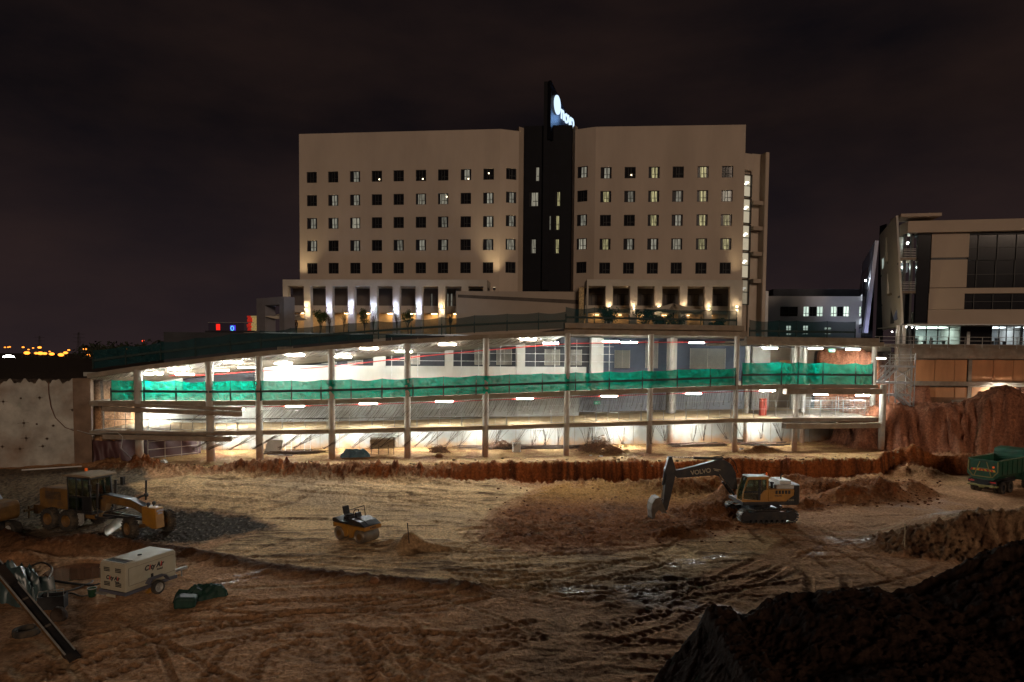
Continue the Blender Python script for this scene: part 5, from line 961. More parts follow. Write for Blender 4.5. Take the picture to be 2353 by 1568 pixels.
STEELW = mat('worn_steel', (.25, .215, .175), .42, .55, var=.35, vs=2, tint=(.22, .15, .09), tamt=.6, local=True); CHROME = mat('chrome_rod', (.6, .6, .6), .18, 1, var=.05); LETD = mat('dark_letter', (.03, .03, .035), .6, var=.05); LETL = mat('pale_letter', (.34, .29, .20), .7, var=.15, vs=6); LETR = mat('red_letter', (.5, .03, .025), .5, var=.05); BEAC = mat('orange_beacon', (.9, .16, .02), .3, emit=(1, .15, .02), es=.12, var=.05)
def wheel(par, c, r, w_, mt_rim, rz=0.0, lugs=20, rimr=.55, hub=True):
    mb = MB(); R1 = r*.94; mb.lathe([(r*rimr, -w_/2+.02), (r*.8, -w_/2), (R1*.97, -w_*.42), (R1, -w_*.3), (R1, w_*.3), (R1*.97, w_*.42), (r*.8, w_/2), (r*rimr, w_/2-.02)], 'y', (0, 0, 0), 32)
    for k in range(lugs):
        for s_ in (-1, 1):
            t = 2*math.pi*(k+.5*(s_ > 0))/lugs; d = Vector((math.cos(t), 0, math.sin(t))); e = Vector((-math.sin(t), 0, math.cos(t)))
            a = d*r*.955+Vector((0, s_*w_*.04, 0))+e*r*.05; b = d*r*.94+Vector((0, s_*w_*.47, 0))-e*r*.05; mb.beam(a, b, r*.12, r*.10, d)
    o = mb.build('wheel', TYRE, par, smooth=True); o.location = c; o.rotation_euler = (0, 0, rz)
    rm = MB().lathe([(0, -.06), (r*.16, -.06), (r*.2, -.02), (r*.42, -.02), (r*rimr, -w_*.44), (r*rimr*1.02, -w_*.44), (r*rimr*1.02, w_*.44), (r*rimr, w_*.44), (r*.42, .02), (r*.2, .02), (r*.16, .06), (0, .06)], 'y', (0, 0, 0), 24)
    for k in range(8): t = k*math.pi/4; rm.cyl((math.cos(t)*r*.3, -.05, math.sin(t)*r*.3), (math.cos(t)*r*.3, .05, math.sin(t)*r*.3), r*.035, None, 6)
    rm.build('rim', mt_rim, o, smooth=True); return o
def machine(name, x, y, hd, sc, label, cat, z=None):
    r = empty(name, (x, y, gz(x, y) if z is None else z), math.radians(hd), label, cat); r.scale = (sc, sc, sc); return r
SIDE_P = lambda o: frame(o, (-1, 0, 0), (0, 0, 1))      # lettering on a +y side
SIDE_N = lambda o: frame(o, (1, 0, 0), (0, 0, 1))       # lettering on a -y side
# ---- crawler excavator
ex = machine('excavator', 17.35, 47.1, 184.5, .93, 'yellow and black crawler excavator with its boom reaching left and bucket down', 'excavator')
def ez(px, py): return (.0322*(1755-px), (11.3-(py-820.3)*.03002)/.93)
for s_ in (1, -1):
    mb = MB(); n = 46; pts = []
    def trk(t):                                          # stadium path
        a, rr = 1.72, .48; L = 4*a+2*math.pi*rr; q = (t % 1)*L
        if q < 2*a: return (-a+q, rr*2+.02), (1, 0)
        q -= 2*a
        if q < math.pi*rr: th = math.pi/2-q/rr; return (a+rr*math.cos(th), rr+.02+rr*math.sin(th)), (math.sin(th), -math.cos(th))
        q -= math.pi*rr
        if q < 2*a: return (a-q, .02), (-1, 0)
        q -= 2*a; th = -math.pi/2-q/rr; return (-a+rr*math.cos(th), rr+.02+rr*math.sin(th)), (math.sin(th), -math.cos(th))
    for k in range(n):
        (x, z), (tx_, tz_) = trk(k/n); nx, nz_ = -tz_, tx_; P = Vector((x, 1.3*s_, z)); T = Vector((tx_, 0, tz_)); N = Vector((nx, 0, nz_)); hw = Vector((0, .31, 0)); q = [P-T*.075-hw, P+T*.075-hw, P+T*.075+hw, P-T*.075+hw]
        mb.hexa([p-N*.05 for p in q]+[p for p in q]); g = P+T*.05; q = [g-T*.02-hw, g+T*.02-hw, g+T*.02+hw, g-T*.02+hw]; mb.hexa([p+N*.001 for p in q]+[p+N*.045 for p in q])
    tr = mb.build('track', mat('track_steel', (.10, .085, .07), .5, .4, var=.4, vs=3, local=True), ex)
    fr = MB(); fr.prism([(-1.6, .22), (1.6, .22), (1.75, .5), (1.6, .72), (.6, .84), (-.6, .84), (-1.6, .72), (-1.75, .5)], 1.3*s_-.2, 1.3*s_+.22, 'y')
    for x in (-1.72, 1.72): fr.cyl((x, 1.3*s_-.24, .5), (x, 1.3*s_+.24, .5), .36, None, 20)
    for x in np.linspace(-1.2, 1.2, 7): fr.cyl((x, 1.3*s_-.25, .17), (x, 1.3*s_+.25, .17), .12, None, 10)
    fr.build('track_frame', CHAR, tr)
MB().box(-1.0, 1.0, -1.1, 1.1, .55, .95).cyl((0, 0, .95), (0, 0, 1.3), .75, None, 24).build('undercarriage', CHAR, ex, bevel=.04)
MB().box(-2.2, 1.9, -1.32, 1.32, 1.28, 1.52).build('deck', CHAR, ex, bevel=.03)
hs = MB(); hs.prism([(.02, 1.53), (.02, 2.44), (-1.95, 2.44), (-1.95, 2.0), (-1.35, 1.53)], .42, 1.33, 'y'); hs.prism([(1.3, 1.53), (1.3, 2.3), (-1.95, 2.44), (-1.95, 1.53)], -1.33, -.42, 'y'); hb_ = hs.build('house', YEL, ex, bevel=.05)
mb = MB(); mb.prism([(-1.36, 1.53), (-1.96, 2.0), (-1.96, 1.53)], .5, 1.34, 'y'); mb.build('dark_panel', CHAR, ex)
mb = MB(); [mb.box(-1.65+.24*k, -1.48+.24*k, 1.335, 1.345, 2.1, 2.36) for k in range(5)]; mb.build('side_grille', CHAR, hb_)
text('lettering', 'VOLVO', .17, LETD, SIDE_P((-.75, 1.34, 1.96)), hb_, .006, .004)
text('lettering', 'EC240', .16, LETL, SIDE_P((-1.72, 1.352, 1.64)), hb_, .006, .002)
mb = MB(); mb.prism([(-1.96, -1.34), (-2.35, -1.28), (-2.58, -.9), (-2.66, 0), (-2.58, .9), (-2.35, 1.28), (-1.96, 1.34)], 1.26, 2.72, 'z'); mb.build('counterweight', CHAR, ex, bevel=.10)
MB().box(-1.95, -.6, -1.25, 1.28, 2.45, 2.74).build('engine_cover', WHITEP, ex, bevel=.06)
mb = MB(); [mb.box(-1.93+.09*k, -1.88+.09*k, 1.285, 1.30, 2.5, 2.72) for k in range(15)]; mb.box(-1.9, -1.05, -.6, .9, 2.745, 3.0); mb.build('hood', WHITEP, ex, bevel=.03)
MB().tube([(-1.5, .1, 2.99), (-1.5, .1, 3.25), (-1.62, .1, 3.36)], .06, 8).build('exhaust', DARKM, ex, smooth=True)
MB().cyl((-.15, .75, 2.45), (-.15, .75, 2.85), .14, None, 14).cyl((-.15, .75, 2.85), (-.15, .75, 2.95), .18, None, 14).cyl((-.45, .9, 2.45), (-.45, .9, 2.8), .1, None, 12).cyl((-.45, .9, 2.8), (-.45, .9, 2.92), .14, None, 12).build('air_filter', DARKM, ex, smooth=True)
mb = MB(); mb.tube([(.02, -.1, 2.45), (-.05, -.1, 3.3), (-.35, -.1, 3.3), (-.4, -.1, 2.45)], .03, 6); mb.box(-.45, -.15, -.2, .0, 3.18, 3.34); mb.build('guard_rail', DARKM, ex)
cabf = MB(); C4 = [(1.98, 1.53), (1.92, 2.25), (1.60, 3.28), (1.45, 3.36), (.08, 3.36), (.02, 3.28), (.02, 1.53)]
for y0, y1 in ((.36, .43), (1.27, 1.34)):                # side frames with openings
    cabf.prism([(1.98, 1.53), (1.92, 2.25), (1.84, 2.25), (1.88, 1.75), (.72, 1.62), (.02, 1.62), (.02, 1.53)], y0, y1, 'y'); cabf.prism([(1.92, 2.25), (1.60, 3.28), (1.50, 3.24), (1.84, 2.25)], y0, y1, 'y'); cabf.prism([(1.60, 3.28), (1.45, 3.36), (.08, 3.36), (.02, 3.28), (.02, 3.16), (1.53, 3.16)], y0, y1, 'y')
    cabf.prism([(.02, 1.62), (.72, 1.62), (.58, 2.05), (.30, 2.38), (.02, 2.38)], y0, y1, 'y'); cabf.prism([(.02, 2.38), (.16, 2.38), (.16, 3.16), (.02, 3.16)], y0, y1, 'y')
cabf.box(.02, .10, .43, 1.27, 1.53, 2.5); cabf.box(.08, 1.5, .43, 1.27, 3.30, 3.355); cabf.box(.1, 1.95, .43, 1.27, 1.53, 1.6)
for a, b in (((1.98, 1.53), (1.92, 2.25)), ((1.92, 2.25), (1.60, 3.28))): [cabf.beam((a[0]-.03, y, a[1]), (b[0]-.03, y, b[1]), .07, .07, (0, 1, 0)) for y in (.40, 1.30)]
cb = cabf.build('cab', YEL, ex, bevel=.015)
for y in (1.345, .355): dm = MB(); dm.prism([(.60, 1.66), (.76, 1.66), (.76, 3.16), (.60, 3.16)], y-.01, y+.01, 'y'); dm.prism([(1.86, 2.22), (.76, 2.22), (.76, 2.30), (1.83, 2.30)], y-.01, y+.01, 'y'); dm.build('door_frame', CHAR, cb)
gl = MB()
for y in (1.30, .39): gl.prism([(1.86, 1.76), (.74, 1.64), (.60, 2.08), (.3, 2.4), (.16, 2.4), (.16, 3.15), (1.52, 3.15), (1.82, 2.25)], y-.008, y+.008, 'y')
gl.prism([(1.93, 1.6), (1.88, 2.25), (1.55, 3.2), (1.535, 3.2), (1.865, 2.25), (1.915, 1.6)], .44, 1.26, 'y'); gl.box(.05, .06, .44, 1.26, 2.52, 3.2); gl.build('glass', MIDG, cb)
MB().box(.35, .85, .6, 1.1, 1.6, 2.05).box(.28, .42, .6, 1.1, 2.0, 2.75).build('seat', BLACK, cb, bevel=.04)
MB().prism([(1.62, 3.365), (.0, 3.365), (.0, 3.40), (1.5, 3.41)], .34, 1.36, 'y').build('cab_roof', WHITEP, cb, bevel=.01)
MB().cyl((-.02, .9, 3.40), (-.02, .9, 3.46), .06, None, 12).ball((-.02, .9, 3.53), (.07, .07, .09)).build('beacon', BEAC, ex, smooth=True)
bo_ = [ez(*p) for p in ((1700, 1128), (1694, 1090), (1683, 1070), (1668, 1060.5), (1650, 1060), (1600, 1074), (1553, 1084), (1549, 1093), (1556, 1101), (1645, 1095.5), (1660, 1099), (1672, 1109), (1684, 1128))]
bm_ = MB().prism(bo_, -.42, .08, 'y').build('boom', CHAR, ex, bevel=.03)
c = ez(1611, 1087); a = ez(1640, 1081); text('lettering', 'VOLVO', .46, LETL, frame((c[0], .086, c[1]), (-1, 0, .14), (0, 0, 1)), bm_, .006, .012)
c = ez(1650, 1083); mb = MB(); mb.prism([(c[0]-.25, c[1]-.03), (c[0]+.3, c[1]+.06), (c[0]+.3, c[1]+.12), (c[0]-.25, c[1]+.03)], .081, .088, 'y'); mb.prism([(c[0]-.1, c[1]-.11), (c[0]+.25, c[1]-.04), (c[0]+.2, c[1]+.02), (c[0]-.1, c[1]-.04)], .081, .088, 'y'); mb.build('badge', LETL, bm_)
ar = [ez(*p) for p in ((1536, 1053), (1543, 1052), (1554, 1085), (1551, 1100), (1541, 1150), (1535, 1175), (1523, 1182), (1525, 1160), (1530, 1098), (1527, 1084))]
MB().prism(ar, -.38, .04, 'y').build('arm', CHAR, ex, bevel=.02)
def ram(p, q, rb, rr, y, n='ram'):
    a, b = Vector((p[0], y, p[1])), Vector((q[0], y, q[1])); m_ = a.lerp(b, .55); o = MB().cyl(a, m_, rb, None, 14).build(n, CHAR, ex, smooth=True); MB().cyl(m_, b, rr, None, 12).build('rod', CHROME, o, smooth=True)
ram(ez(1664, 1058), ez(1540, 1054), .10, .055, -.17); ram(ez(1529, 1080), ez(1522, 1150), .09, .05, -.17); ram(ez(1690, 1140), ez(1654, 1092), .09, .05, .17); ram(ez(1690, 1140), ez(1654, 1092), .09, .05, -.5)
mb = MB(); mb.tube([(*[ez(1700, 1090)[0]], .0, ez(1700, 1090)[1]), (ez(1692, 1066)[0], .02, ez(1692, 1066)[1]), (ez(1680, 1055)[0], .02, ez(1680, 1055)[1]), (ez(1668, 1058)[0], .02, ez(1668, 1058)[1])], .03, 6); mb.tube([(ez(1675, 1062)[0], -.2, ez(1675, 1062)[1]), (ez(1660, 1052)[0], -.2, ez(1660, 1052)[1]), (ez(1645, 1054)[0], -.2, ez(1645, 1054)[1]), (ez(1640, 1060)[0], -.2, ez(1640, 1060)[1])], .03, 6); mb.build('hoses', BLACK, ex, smooth=True)
mb = MB()
for y in (-.36, .0): mb.beam((*[ez(1522, 1150)[0]], y, ez(1522, 1150)[1]), (ez(1533, 1160)[0], y, ez(1533, 1160)[1]), .05, .12, (0, 1, 0)); mb.beam((ez(1522, 1150)[0], y, ez(1522, 1150)[1]), (ez(1514, 1168)[0], y, ez(1514, 1168)[1]), .05, .12, (0, 1, 0))
mb.build('bucket_link', CHAR, ex)
bk_ = [ez(*p) for p in ((1530, 1180), (1522, 1163), (1512, 1144), (1503, 1147), (1496, 1158), (1494, 1172), (1497, 1192), (1502, 1190), (1503, 1180), (1510, 1172), (1520, 1178))]
bu = MB(); 
for y0, y1 in ((-.78, -.72), (.38, .44)): bu.prism(bk_, y0, y1, 'y')
sh_ = [ez(*p) for p in ((1522, 1163), (1512, 1144), (1503, 1147), (1496, 1158), (1494, 1172), (1497, 1192))]
for p, q in zip(sh_[:-1], sh_[1:]): bu.beam((p[0], -.17, p[1]), (q[0], -.17, q[1]), 1.14, .05, (1, 0, .3) if abs(p[1]-q[1]) > abs(p[0]-q[0]) else (0, 0, 1))
BKM = mat('bucket_steel', (.13, .105, .08), .6, .3, var=.4, vs=2, local=True); bo2 = bu.build('bucket', BKM, ex); t_ = MB(); p = ez(1497, 1191)
for y in np.linspace(-.7, .36, 5): t_.beam((p[0], y, p[1]), (p[0]-.04, y, p[1]-.24), .11, .07, (0, 1, 0))
t_.build('teeth', BKM, bo2)
# ---- motor grader
gr = machine('motor_grader', -28.09, 43.5, -19, 1.036, 'mud-stained yellow motor grader with black cab and long arched nose at left', 'grader')
for s_ in (-1, 1):
    for x in (-.76, .76): wheel(gr, (x, s_*1.0, .66), .66, .46, YELD)
    MB().box(-.95, .95, s_*.72-.08, s_*.72+.08, .48, .86).build('tandem_case', YELD, gr, bevel=.05)
for s_ in (-1, 1): wheel(gr, (6.0+.27*s_, s_*1.1, .66), .66, .44, YELD, -.26)
MB().tube([(5.75, -.95, .66), (6.25, .95, .66)], .12, 10).build('front_axle', YELD, gr)
mb = MB(); mb.prism([(-2.25, 1.15), (.35, 1.15), (.35, 2.42), (-1.9, 2.42), (-2.25, 2.3)], -.58, .58, 'y'); eh = mb.build('engine_hood', YELD, gr, bevel=.06)
mb = MB(); [mb.box(-2.27, -2.25, -.45, .45, 1.4+.1*k, 1.45+.1*k) for k in range(8)]; [mb.box(-1.7, -.4, -.595, -.583, 1.75+.08*k, 1.79+.08*k) for k in range(6)]; mb.build('grille', CHAR, eh)
MB().tube([(-.7, .3, 2.4), (-.7, .3, 3.0)], .06, 8).build('exhaust', DARKM, gr)
MB().box(-2.6, -2.2, -.7, .7, .75, 1.3).beam((-2.5, 0, 1.0), (-3.3, 0, .9), .12, .12).beam((-3.3, -.8, .85), (-3.3, .8, .85), .14, .14).beam((-3.3, -.5, 1.1), (-3.3, -.5, .35), .08, .08).beam((-3.3, .5, 1.1), (-3.3, .5, .35), .08, .08).build('ripper', YELD, gr)
cb = MB(); fx = [(.45, 1.2), (.38, 3.28), (2.15, 3.28), (2.32, 1.2)]
for x0, z0, x1, z1 in ((.45, 1.2, .40, 3.26), (1.12, 1.2, 1.10, 3.26), (1.62, 1.2, 1.60, 3.26), (2.32, 1.25, 2.12, 3.26)):
    for y in (-.74, .74): cb.beam((x0, y, z0), (x1, y*.97, z1), .08, .08, (0, 1, 0))
for z in (1.2, 2.1, 3.24):
    for y in (-.74, .74): cb.beam((.42, y, z), (2.22 if z > 2 else 2.32, y, z), .06, .09)
    cb.beam((.43, -.74, z), (.43, .74, z), .07, .09); cb.beam((2.25 if z > 2 else 2.32, -.74, z), (2.25 if z > 2 else 2.32, .74, z), .07, .09)
cb.box(.45, 2.3, -.72, .72, 1.05, 1.2); cab = cb.build('cab', CHAR, gr)
gl = MB(); 
for y in (-.74, .74): gl.prism([(.48, 1.25), (.43, 3.2), (2.1, 3.2), (2.28, 1.3)], y-.006, y+.006, 'y')
gl.box(.42, .43, -.7, .7, 2.15, 3.2); gl.prism([(2.30, 1.3), (2.12, 3.2), (2.105, 3.2), (2.285, 1.3)], -.7, .7, 'y'); gl.build('glass', MIDG, cab)
mb = MB(); mb.box(1.64, 2.24, -.752, -.735, 1.25, 2.05); mb.build('lower_panel', CHAR, cab); MB().box(.7, 1.15, -.28, .28, 1.2, 1.75).box(.62, .76, -.28, .28, 1.7, 2.5).build('seat', BLACK, cab, bevel=.05); MB().tube([(1.75, -.1, 1.2), (1.62, -.1, 2.0)], .05, 8).tube([(1.55+.2*math.cos(t)*.3, -.1+.2*math.sin(t), 2.05+.2*math.cos(t)) for t in np.linspace(0, 6.28, 13)], .02, 5).build('steering_wheel', BLACK, cab)
rf = MB().prism([(.18, 3.30), (.18, 3.38), (1.3, 3.47), (2.42, 3.40), (2.5, 3.32)], -.92, .92, 'y').build('cab_roof', mat('dusty_roof', (.27, .19, .11), .85, var=.3, vs=2), cab, bevel=.03)
MB().cyl((.35, .55, 3.40), (.35, .55, 3.58), .08, None, 12).build('beacon', BEAC, rf)
MB().tube([(2.3, .75, 2.6), (2.75, 1.05, 2.7)], .025, 6).box(2.65, 2.85, .98, 1.16, 2.62, 3.1).build('mirror', BLACK, cab); MB().tube([(2.3, -.75, 2.6), (2.5, -1.0, 2.7)], .025, 6).box(2.45, 2.6, -1.08, -.92, 2.55, 2.95).build('mirror', BLACK, cab)
mb = MB(); mb.prism([(2.25, 1.25), (2.3, 2.05), (2.75, 2.22), (4.75, 2.06), (5.8, 1.72), (5.8, 1.25), (4.8, 1.6), (2.9, 1.72), (2.7, 1.2)], -.20, .20, 'y'); nb = mb.build('goose_neck', YELD, gr, bevel=.04)
mb = MB(); mb.prism([(2.3, 2.06), (2.75, 2.23), (4.75, 2.07), (5.8, 1.73), (5.8, 1.76), (4.75, 2.11), (2.75, 2.27), (2.3, 2.1)], -.24, .24, 'y'); mb.build('top_plate', CHAR, nb)
np_ = MB().prism([(5.75, .75), (5.75, 1.76), (6.75, 1.72), (6.85, .52), (6.5, .5)], -.31, .31, 'y').build('nose_plate', YEL, gr, bevel=.04)  # brighter yellow stands in for light falling on the nose plate
M_ = frame((6.822, 0, 1.42), (0, 1, 0), (.0, 0, 1)); mb = MB(); mb.box(6.815, 6.835, -.24, .24, 1.50, 1.62); mb.box(6.82, 6.842, -.16, .16, 1.36, 1.45); mb.build('badge', mat('grey_badge', (.42, .4, .42), .6, var=.4, vs=14, local=True), np_)
for y in (-.2, .2): MB().lathe([(0, .0), (.10, .02), (.11, .1), (0, .12)], 'x', (6.1, y, 1.92), 12).box(6.1, 6.16, y-.03, y+.03, 1.73, 1.84).build('headlight', DARKM, gr)
MB().beam((2.75, -.32, 1.0), (5.9, -.08, .95), .12, .14).beam((2.75, .32, 1.0), (5.9, .08, .95), .12, .14).lathe([(.72, .86), (.8, .86), (.8, 1.0), (.72, 1.0), (.72, .86)], 'z', (2.9, 0, 0), 28).build('drawbar', CHAR, gr)
mb = MB(); arcp = [(.10+.22*(1-math.cos(t)), .1+.33*(1+math.sin(t))) for t in np.linspace(-1.35, 1.35, 9)]
th_ = math.radians(50); ux, uy = math.cos(th_), math.sin(th_)
for a, b in zip(arcp[:-1], arcp[1:]):
    q = []
    for (d, z) in (a, b):
        for L in (-1.95, 1.95): q.append((3.05+L*ux*.75+d*uy*1.0, -L*uy+d*ux, z))
    A_, B_, C_, D_ = Vector(q[0]), Vector(q[1]), Vector(q[3]), Vector(q[2]); mb.slab([A_, B_, C_, D_], (uy*.9, ux*.9, 0), .035)
mb.build('blade', STEELW, gr)
for y, xx in ((-.62, 2.65), (.62, 2.65)):
    o = MB().cyl((xx, y, 1.5), (xx+.05, y, 3.0), .075, None, 12).build('lift_ram', CHAR, gr, smooth=True); MB().cyl((xx, y, .95), (xx, y, 1.5), .04, None, 10).build('rod', CHROME, o, smooth=True); MB().beam((xx-.15, y*.3, 2.0), (xx, y, 2.1), .12, .14).build('ram_bracket', CHAR, o)
o = MB().cyl((4.95, .75, 1.9), (5.0, .75, 3.1), .06, None, 10).build('lift_ram', CHAR, gr); MB().tube([(4.7, .2, 2.0), (4.85, .5, 2.15), (4.98, .75, 2.2)], .07, 8).ball((4.98, .75, 2.2), .14).build('ram_bracket', CHAR, o)
MB().tube([(2.9, -.4, 1.15), (4.4, -.1, 1.55)], .05, 8).build('side_shift_ram', CHROME, gr); MB().box(1.3, 1.7, -.86, -.74, .5, 1.1).box(1.4, 1.6, -.9, -.76, .4, .48).build('cab_step', GALV, gr)
MB().box(.5, 2.3, -.5, .5, .75, 1.05).build('chassis', YELD, gr)
# ---- tandem roller
ro_ = machine('tandem_roller', -10.06, 41.4, -33, 1.05, 'small yellow and black ride-on tandem roller on the pale rolled sand', 'roller')
for x in (0, 1.62):
    d = MB().lathe([(0, -.60), (.30, -.60), (.34, -.56), (.37, -.60), (.40, -.60), (.40, .60), (.37, .60), (.34, .56), (.30, .60), (0, .60)], 'y', (0, 0, 0), 36).build('drum', STEELW, ro_, smooth=True); d.location = (x, 0, .40)
    hbm = MB(); [hbm.cyl((0, s_*.62, 0), (0, s_*.56, 0), .17, None, 16) for s_ in (-1, 1)]; hbm.build('hub', YELD, d)
mb = MB()
for s_ in (-1, 1): mb.prism([(-.42, .72), (-.44, 1.0), (.72, .98), (.72, .30), (.5, .26), (.42, .55), (.2, .80), (-.2, .82)], s_*.64-.03, s_*.64+.03, 'y')
mb.box(-.44, -.38, -.61, .61, .72, 1.0); mb.box(.45, .72, -.6, .6, .35, .95); mb.build('rear_frame', YEL, ro_, bevel=.02)
mb = MB()
for s_ in (-1, 1): mb.prism([(.84, .26), (.80, .96), (2.05, .98), (2.08, .80), (1.85, .80), (1.42, .78), (1.22, .6), (1.12, .28)], s_*.64-.03, s_*.64+.03, 'y')
mb.box(2.04, 2.10, -.67, .67, .78, 1.0); mb.box(.84, 1.12, -.6, .6, .3, .95); ff = mb.build('front_frame', YEL, ro_, bevel=.02)
text('lettering', 'BOMAG', .13, LETD, frame((2.105, 0, .89), (0, 1, 0), (0, 0, 1)), ff, .005, .003)
mb = MB(); mb.prism([(-.46, 1.01), (-.5, 1.22), (-.3, 1.28), (.1, 1.12), (.76, 1.12), (.76, 1.0)], -.66, .66, 'y'); mb.build('rear_cover', CHAR, ro_, bevel=.03)
mb = MB(); mb.prism([(.82, 1.0), (.84, 1.30), (1.1, 1.36), (1.7, 1.24), (2.07, 1.04), (2.08, 1.0)], -.66, .66, 'y'); mb.prism([(.95, 1.335), (1.1, 1.385), (1.7, 1.265), (2.04, 1.08), (1.6, 1.2)], -.30, .30, 'y'); mb.build('bonnet', CHAR, ro_, bevel=.035)
MB().box(.0, .42, -.26, .26, 1.13, 1.32).build('seat_base', CHAR, ro_, bevel=.03); st_ = MB().box(-.02, .42, -.25, .25, 1.325, 1.43).build('seat', BLACK, ro_, bevel=.05); MB().prism([(-.06, 1.40), (.06, 1.40), (-.06, 1.86), (-.17, 1.86)], -.23, .23, 'y').build('backrest', BLACK, st_, bevel=.05)
MB().tube([(.95, 0, 1.3), (.78, 0, 1.60)], .05, 8).tube([(.76+.05*math.cos(t), .19*math.sin(t), 1.62+.16*math.cos(t)) for t in np.linspace(0, 6.283, 17)], .02, 6).build('steering_wheel', BLACK, ro_); MB().prism([(.85, 1.31), (1.05, 1.35), (.95, 1.62), (.84, 1.62)], -.2, .2, 'y').build('console', CHAR, ro_, bevel=.02)
MB().tube([(.55, -.55, 1.1), (.58, -.55, 1.75), (1.05, .35, 1.95), (1.0, .5, 1.35)], .022, 6).build('hand_rail', DARKM, ro_); MB().box(-.62, -.44, -.5, .5, .70, .74).build('scraper', DARKM, ro_)
# ---- green tipper truck
tk = machine('tipper_truck', 40.2, 55.8, 33, .985, 'green tipper truck seen from behind with a yellow-striped tailgate on the haul road', 'truck')
mb = MB(); B = [(0, 1.62), (.42, 1.22), (1.98, 1.22), (2.4, 1.62)]
mb.box(.0, 4.75, .0, .06, 1.62, 2.86); mb.box(.0, 4.75, 2.34, 2.40, 1.62, 2.86); mb.box(.0, 4.75, .42, 1.98, 1.22, 1.28); mb.slab([(0, 0, 1.62), (4.75, 0, 1.62), (4.75, .42, 1.22), (0, .42, 1.22)], (0, .5, .7), .05); mb.slab([(0, 2.4, 1.62), (4.75, 2.4, 1.62), (4.75, 1.98, 1.22), (0, 1.98, 1.22)], (0, -.5, .7), .05); mb.box(4.70, 4.76, .06, 2.34, 1.3, 3.2)
for x in np.linspace(.5, 4.3, 5): mb.box(x-.05, x+.05, -.07, -.005, 1.62, 2.8); mb.box(x-.05, x+.05, 2.405, 2.47, 1.62, 2.8)
body_ = mb.build('tipper_body', GREEN, tk, bevel=.015)
mb = MB(); mb.box(0.02, 4.75, -.06, .08, 2.865, 2.93); mb.box(.02, 4.75, 2.32, 2.46, 2.865, 2.93); mb.build('top_rail', mat('worn_green', (.12, .15, .08), .7, var=.4, vs=4, local=True), body_)
mb = MB(); mb.slab([(4.7, 0, 2.9), (4.7, 2.4, 2.9), (4.9, 2.4, 3.45), (4.9, 0, 3.45)], (1, 0, -.3), .06); mb.slab([(4.9, 0, 3.45), (4.9, 2.4, 3.45), (6.2, 2.4, 3.55), (6.2, 0, 3.55)], (0, 0, -1), .06); mb.build('cab_guard', GREEN, body_, bevel=.02)
tg = MB().prism([(.03, 2.88), (-.02, 1.62), (.42, 1.20), (1.98, 1.20), (2.42, 1.62), (2.37, 2.88)], -.10, -.01, 'x').build('tailgate', GREEN, tk, bevel=.015)
OLIV = mat('olive_trim', (.22, .20, .07), .6, var=.25, vs=4, local=True)
mb = MB(); fr_ = [(.10, 2.80), (.08, 1.95), (.46, 1.45), (1.94, 1.45), (2.32, 1.95), (2.30, 2.80)]
for a, b in zip(fr_[:-1], fr_[1:]): mb.beam((-.13, a[0], a[1]), (-.13, b[0], b[1]), .06, .09, (1, 0, 0))
for a, b in (((.55, 1.47), (.95, 2.72)), ((1.85, 1.47), (1.45, 2.72)), ((.78, 2.15), (1.62, 2.15))): mb.beam((-.125, a[0], a[1]), (-.125, b[0], b[1]), .05, .09, (1, 0, 0))
mb.build('tailgate_frame', OLIV, tg); MB().box(-.14, -.1, .1, 2.3, 2.76, 2.87).build('top_bar', GREEN, tg)
for k in range(12):
    y0 = .25+.16*k; s_ = .09 if k < 6 else -.09; mb = MB().slab([(-.104, y0, 1.92), (-.104, y0+.16, 1.92), (-.104, y0+.16+s_, 2.10), (-.104, y0+s_, 2.10)], (-1, 0, 0), .008); mb.build('chevron', mat('chevron_red', (.5, .03, .015), .5, var=.1) if k % 2 else mat('chevron_yellow', (.6, .36, .02), .5, var=.1), tg)
MB().lathe([(0, -.03), (.085, -.03), (.085, 0), (0, 0)], 'x', (-.11, .42, 2.32), 16).build('reflector', BEAC, tg)
MB().box(-.25, .2, .1, 2.3, .62, .74).prism([(.95, .74), (1.45, .74), (1.4, .5), (1.0, .5)], -.28, -.2, 'x').build('rear_bumper', OLIV, tk, bevel=.02)
for y0 in (.12, 1.75): o = MB().box(-.16, -.08, y0, y0+.53, .86, 1.12).build('light_cluster', DARKM, tk); MB().box(-.18, -.162, y0+.05, y0+.48, .98, 1.08).build('tail_light', LETR, o)
MB().box(0, 7, .75, .9, .75, 1.05).box(0, 7, 1.5, 1.65, .75, 1.05).box(-.05, .3, .75, 1.65, .72, 1.18).build('chassis', DARKM, tk)
for x in (1.0, 2.35):
    for y in (.16, .5, 1.9, 2.24): wheel(tk, (x, y, .52), .52, .29, DARKM, 0, 26, .5)
for y in (.25, 2.15): wheel(tk, (5.9, y, .52), .52, .30, DARKM, 0, 26, .5)
mb = MB(); mb.prism([(5.05, .8), (5.05, 2.95), (6.6, 2.95), (6.9, 2.0), (6.95, .8)], .06, 2.34, 'y'); cbb = mb.build('cab', GREEN, tk, bevel=.06); MB().box(5.5, 6.4, .045, .058, 1.9, 2.7).box(5.5, 6.4, 2.342, 2.355, 1.9, 2.7).build('window', CABG, cbb)
for y in (-.03, 2.43): MB().prism([(.4, 1.0), (.4, 1.12), (2.95, 1.12), (2.95, 1.0)], min(y, y+.05), max(y, y+.05), 'y').build('mud_guard', DARKM, tk)
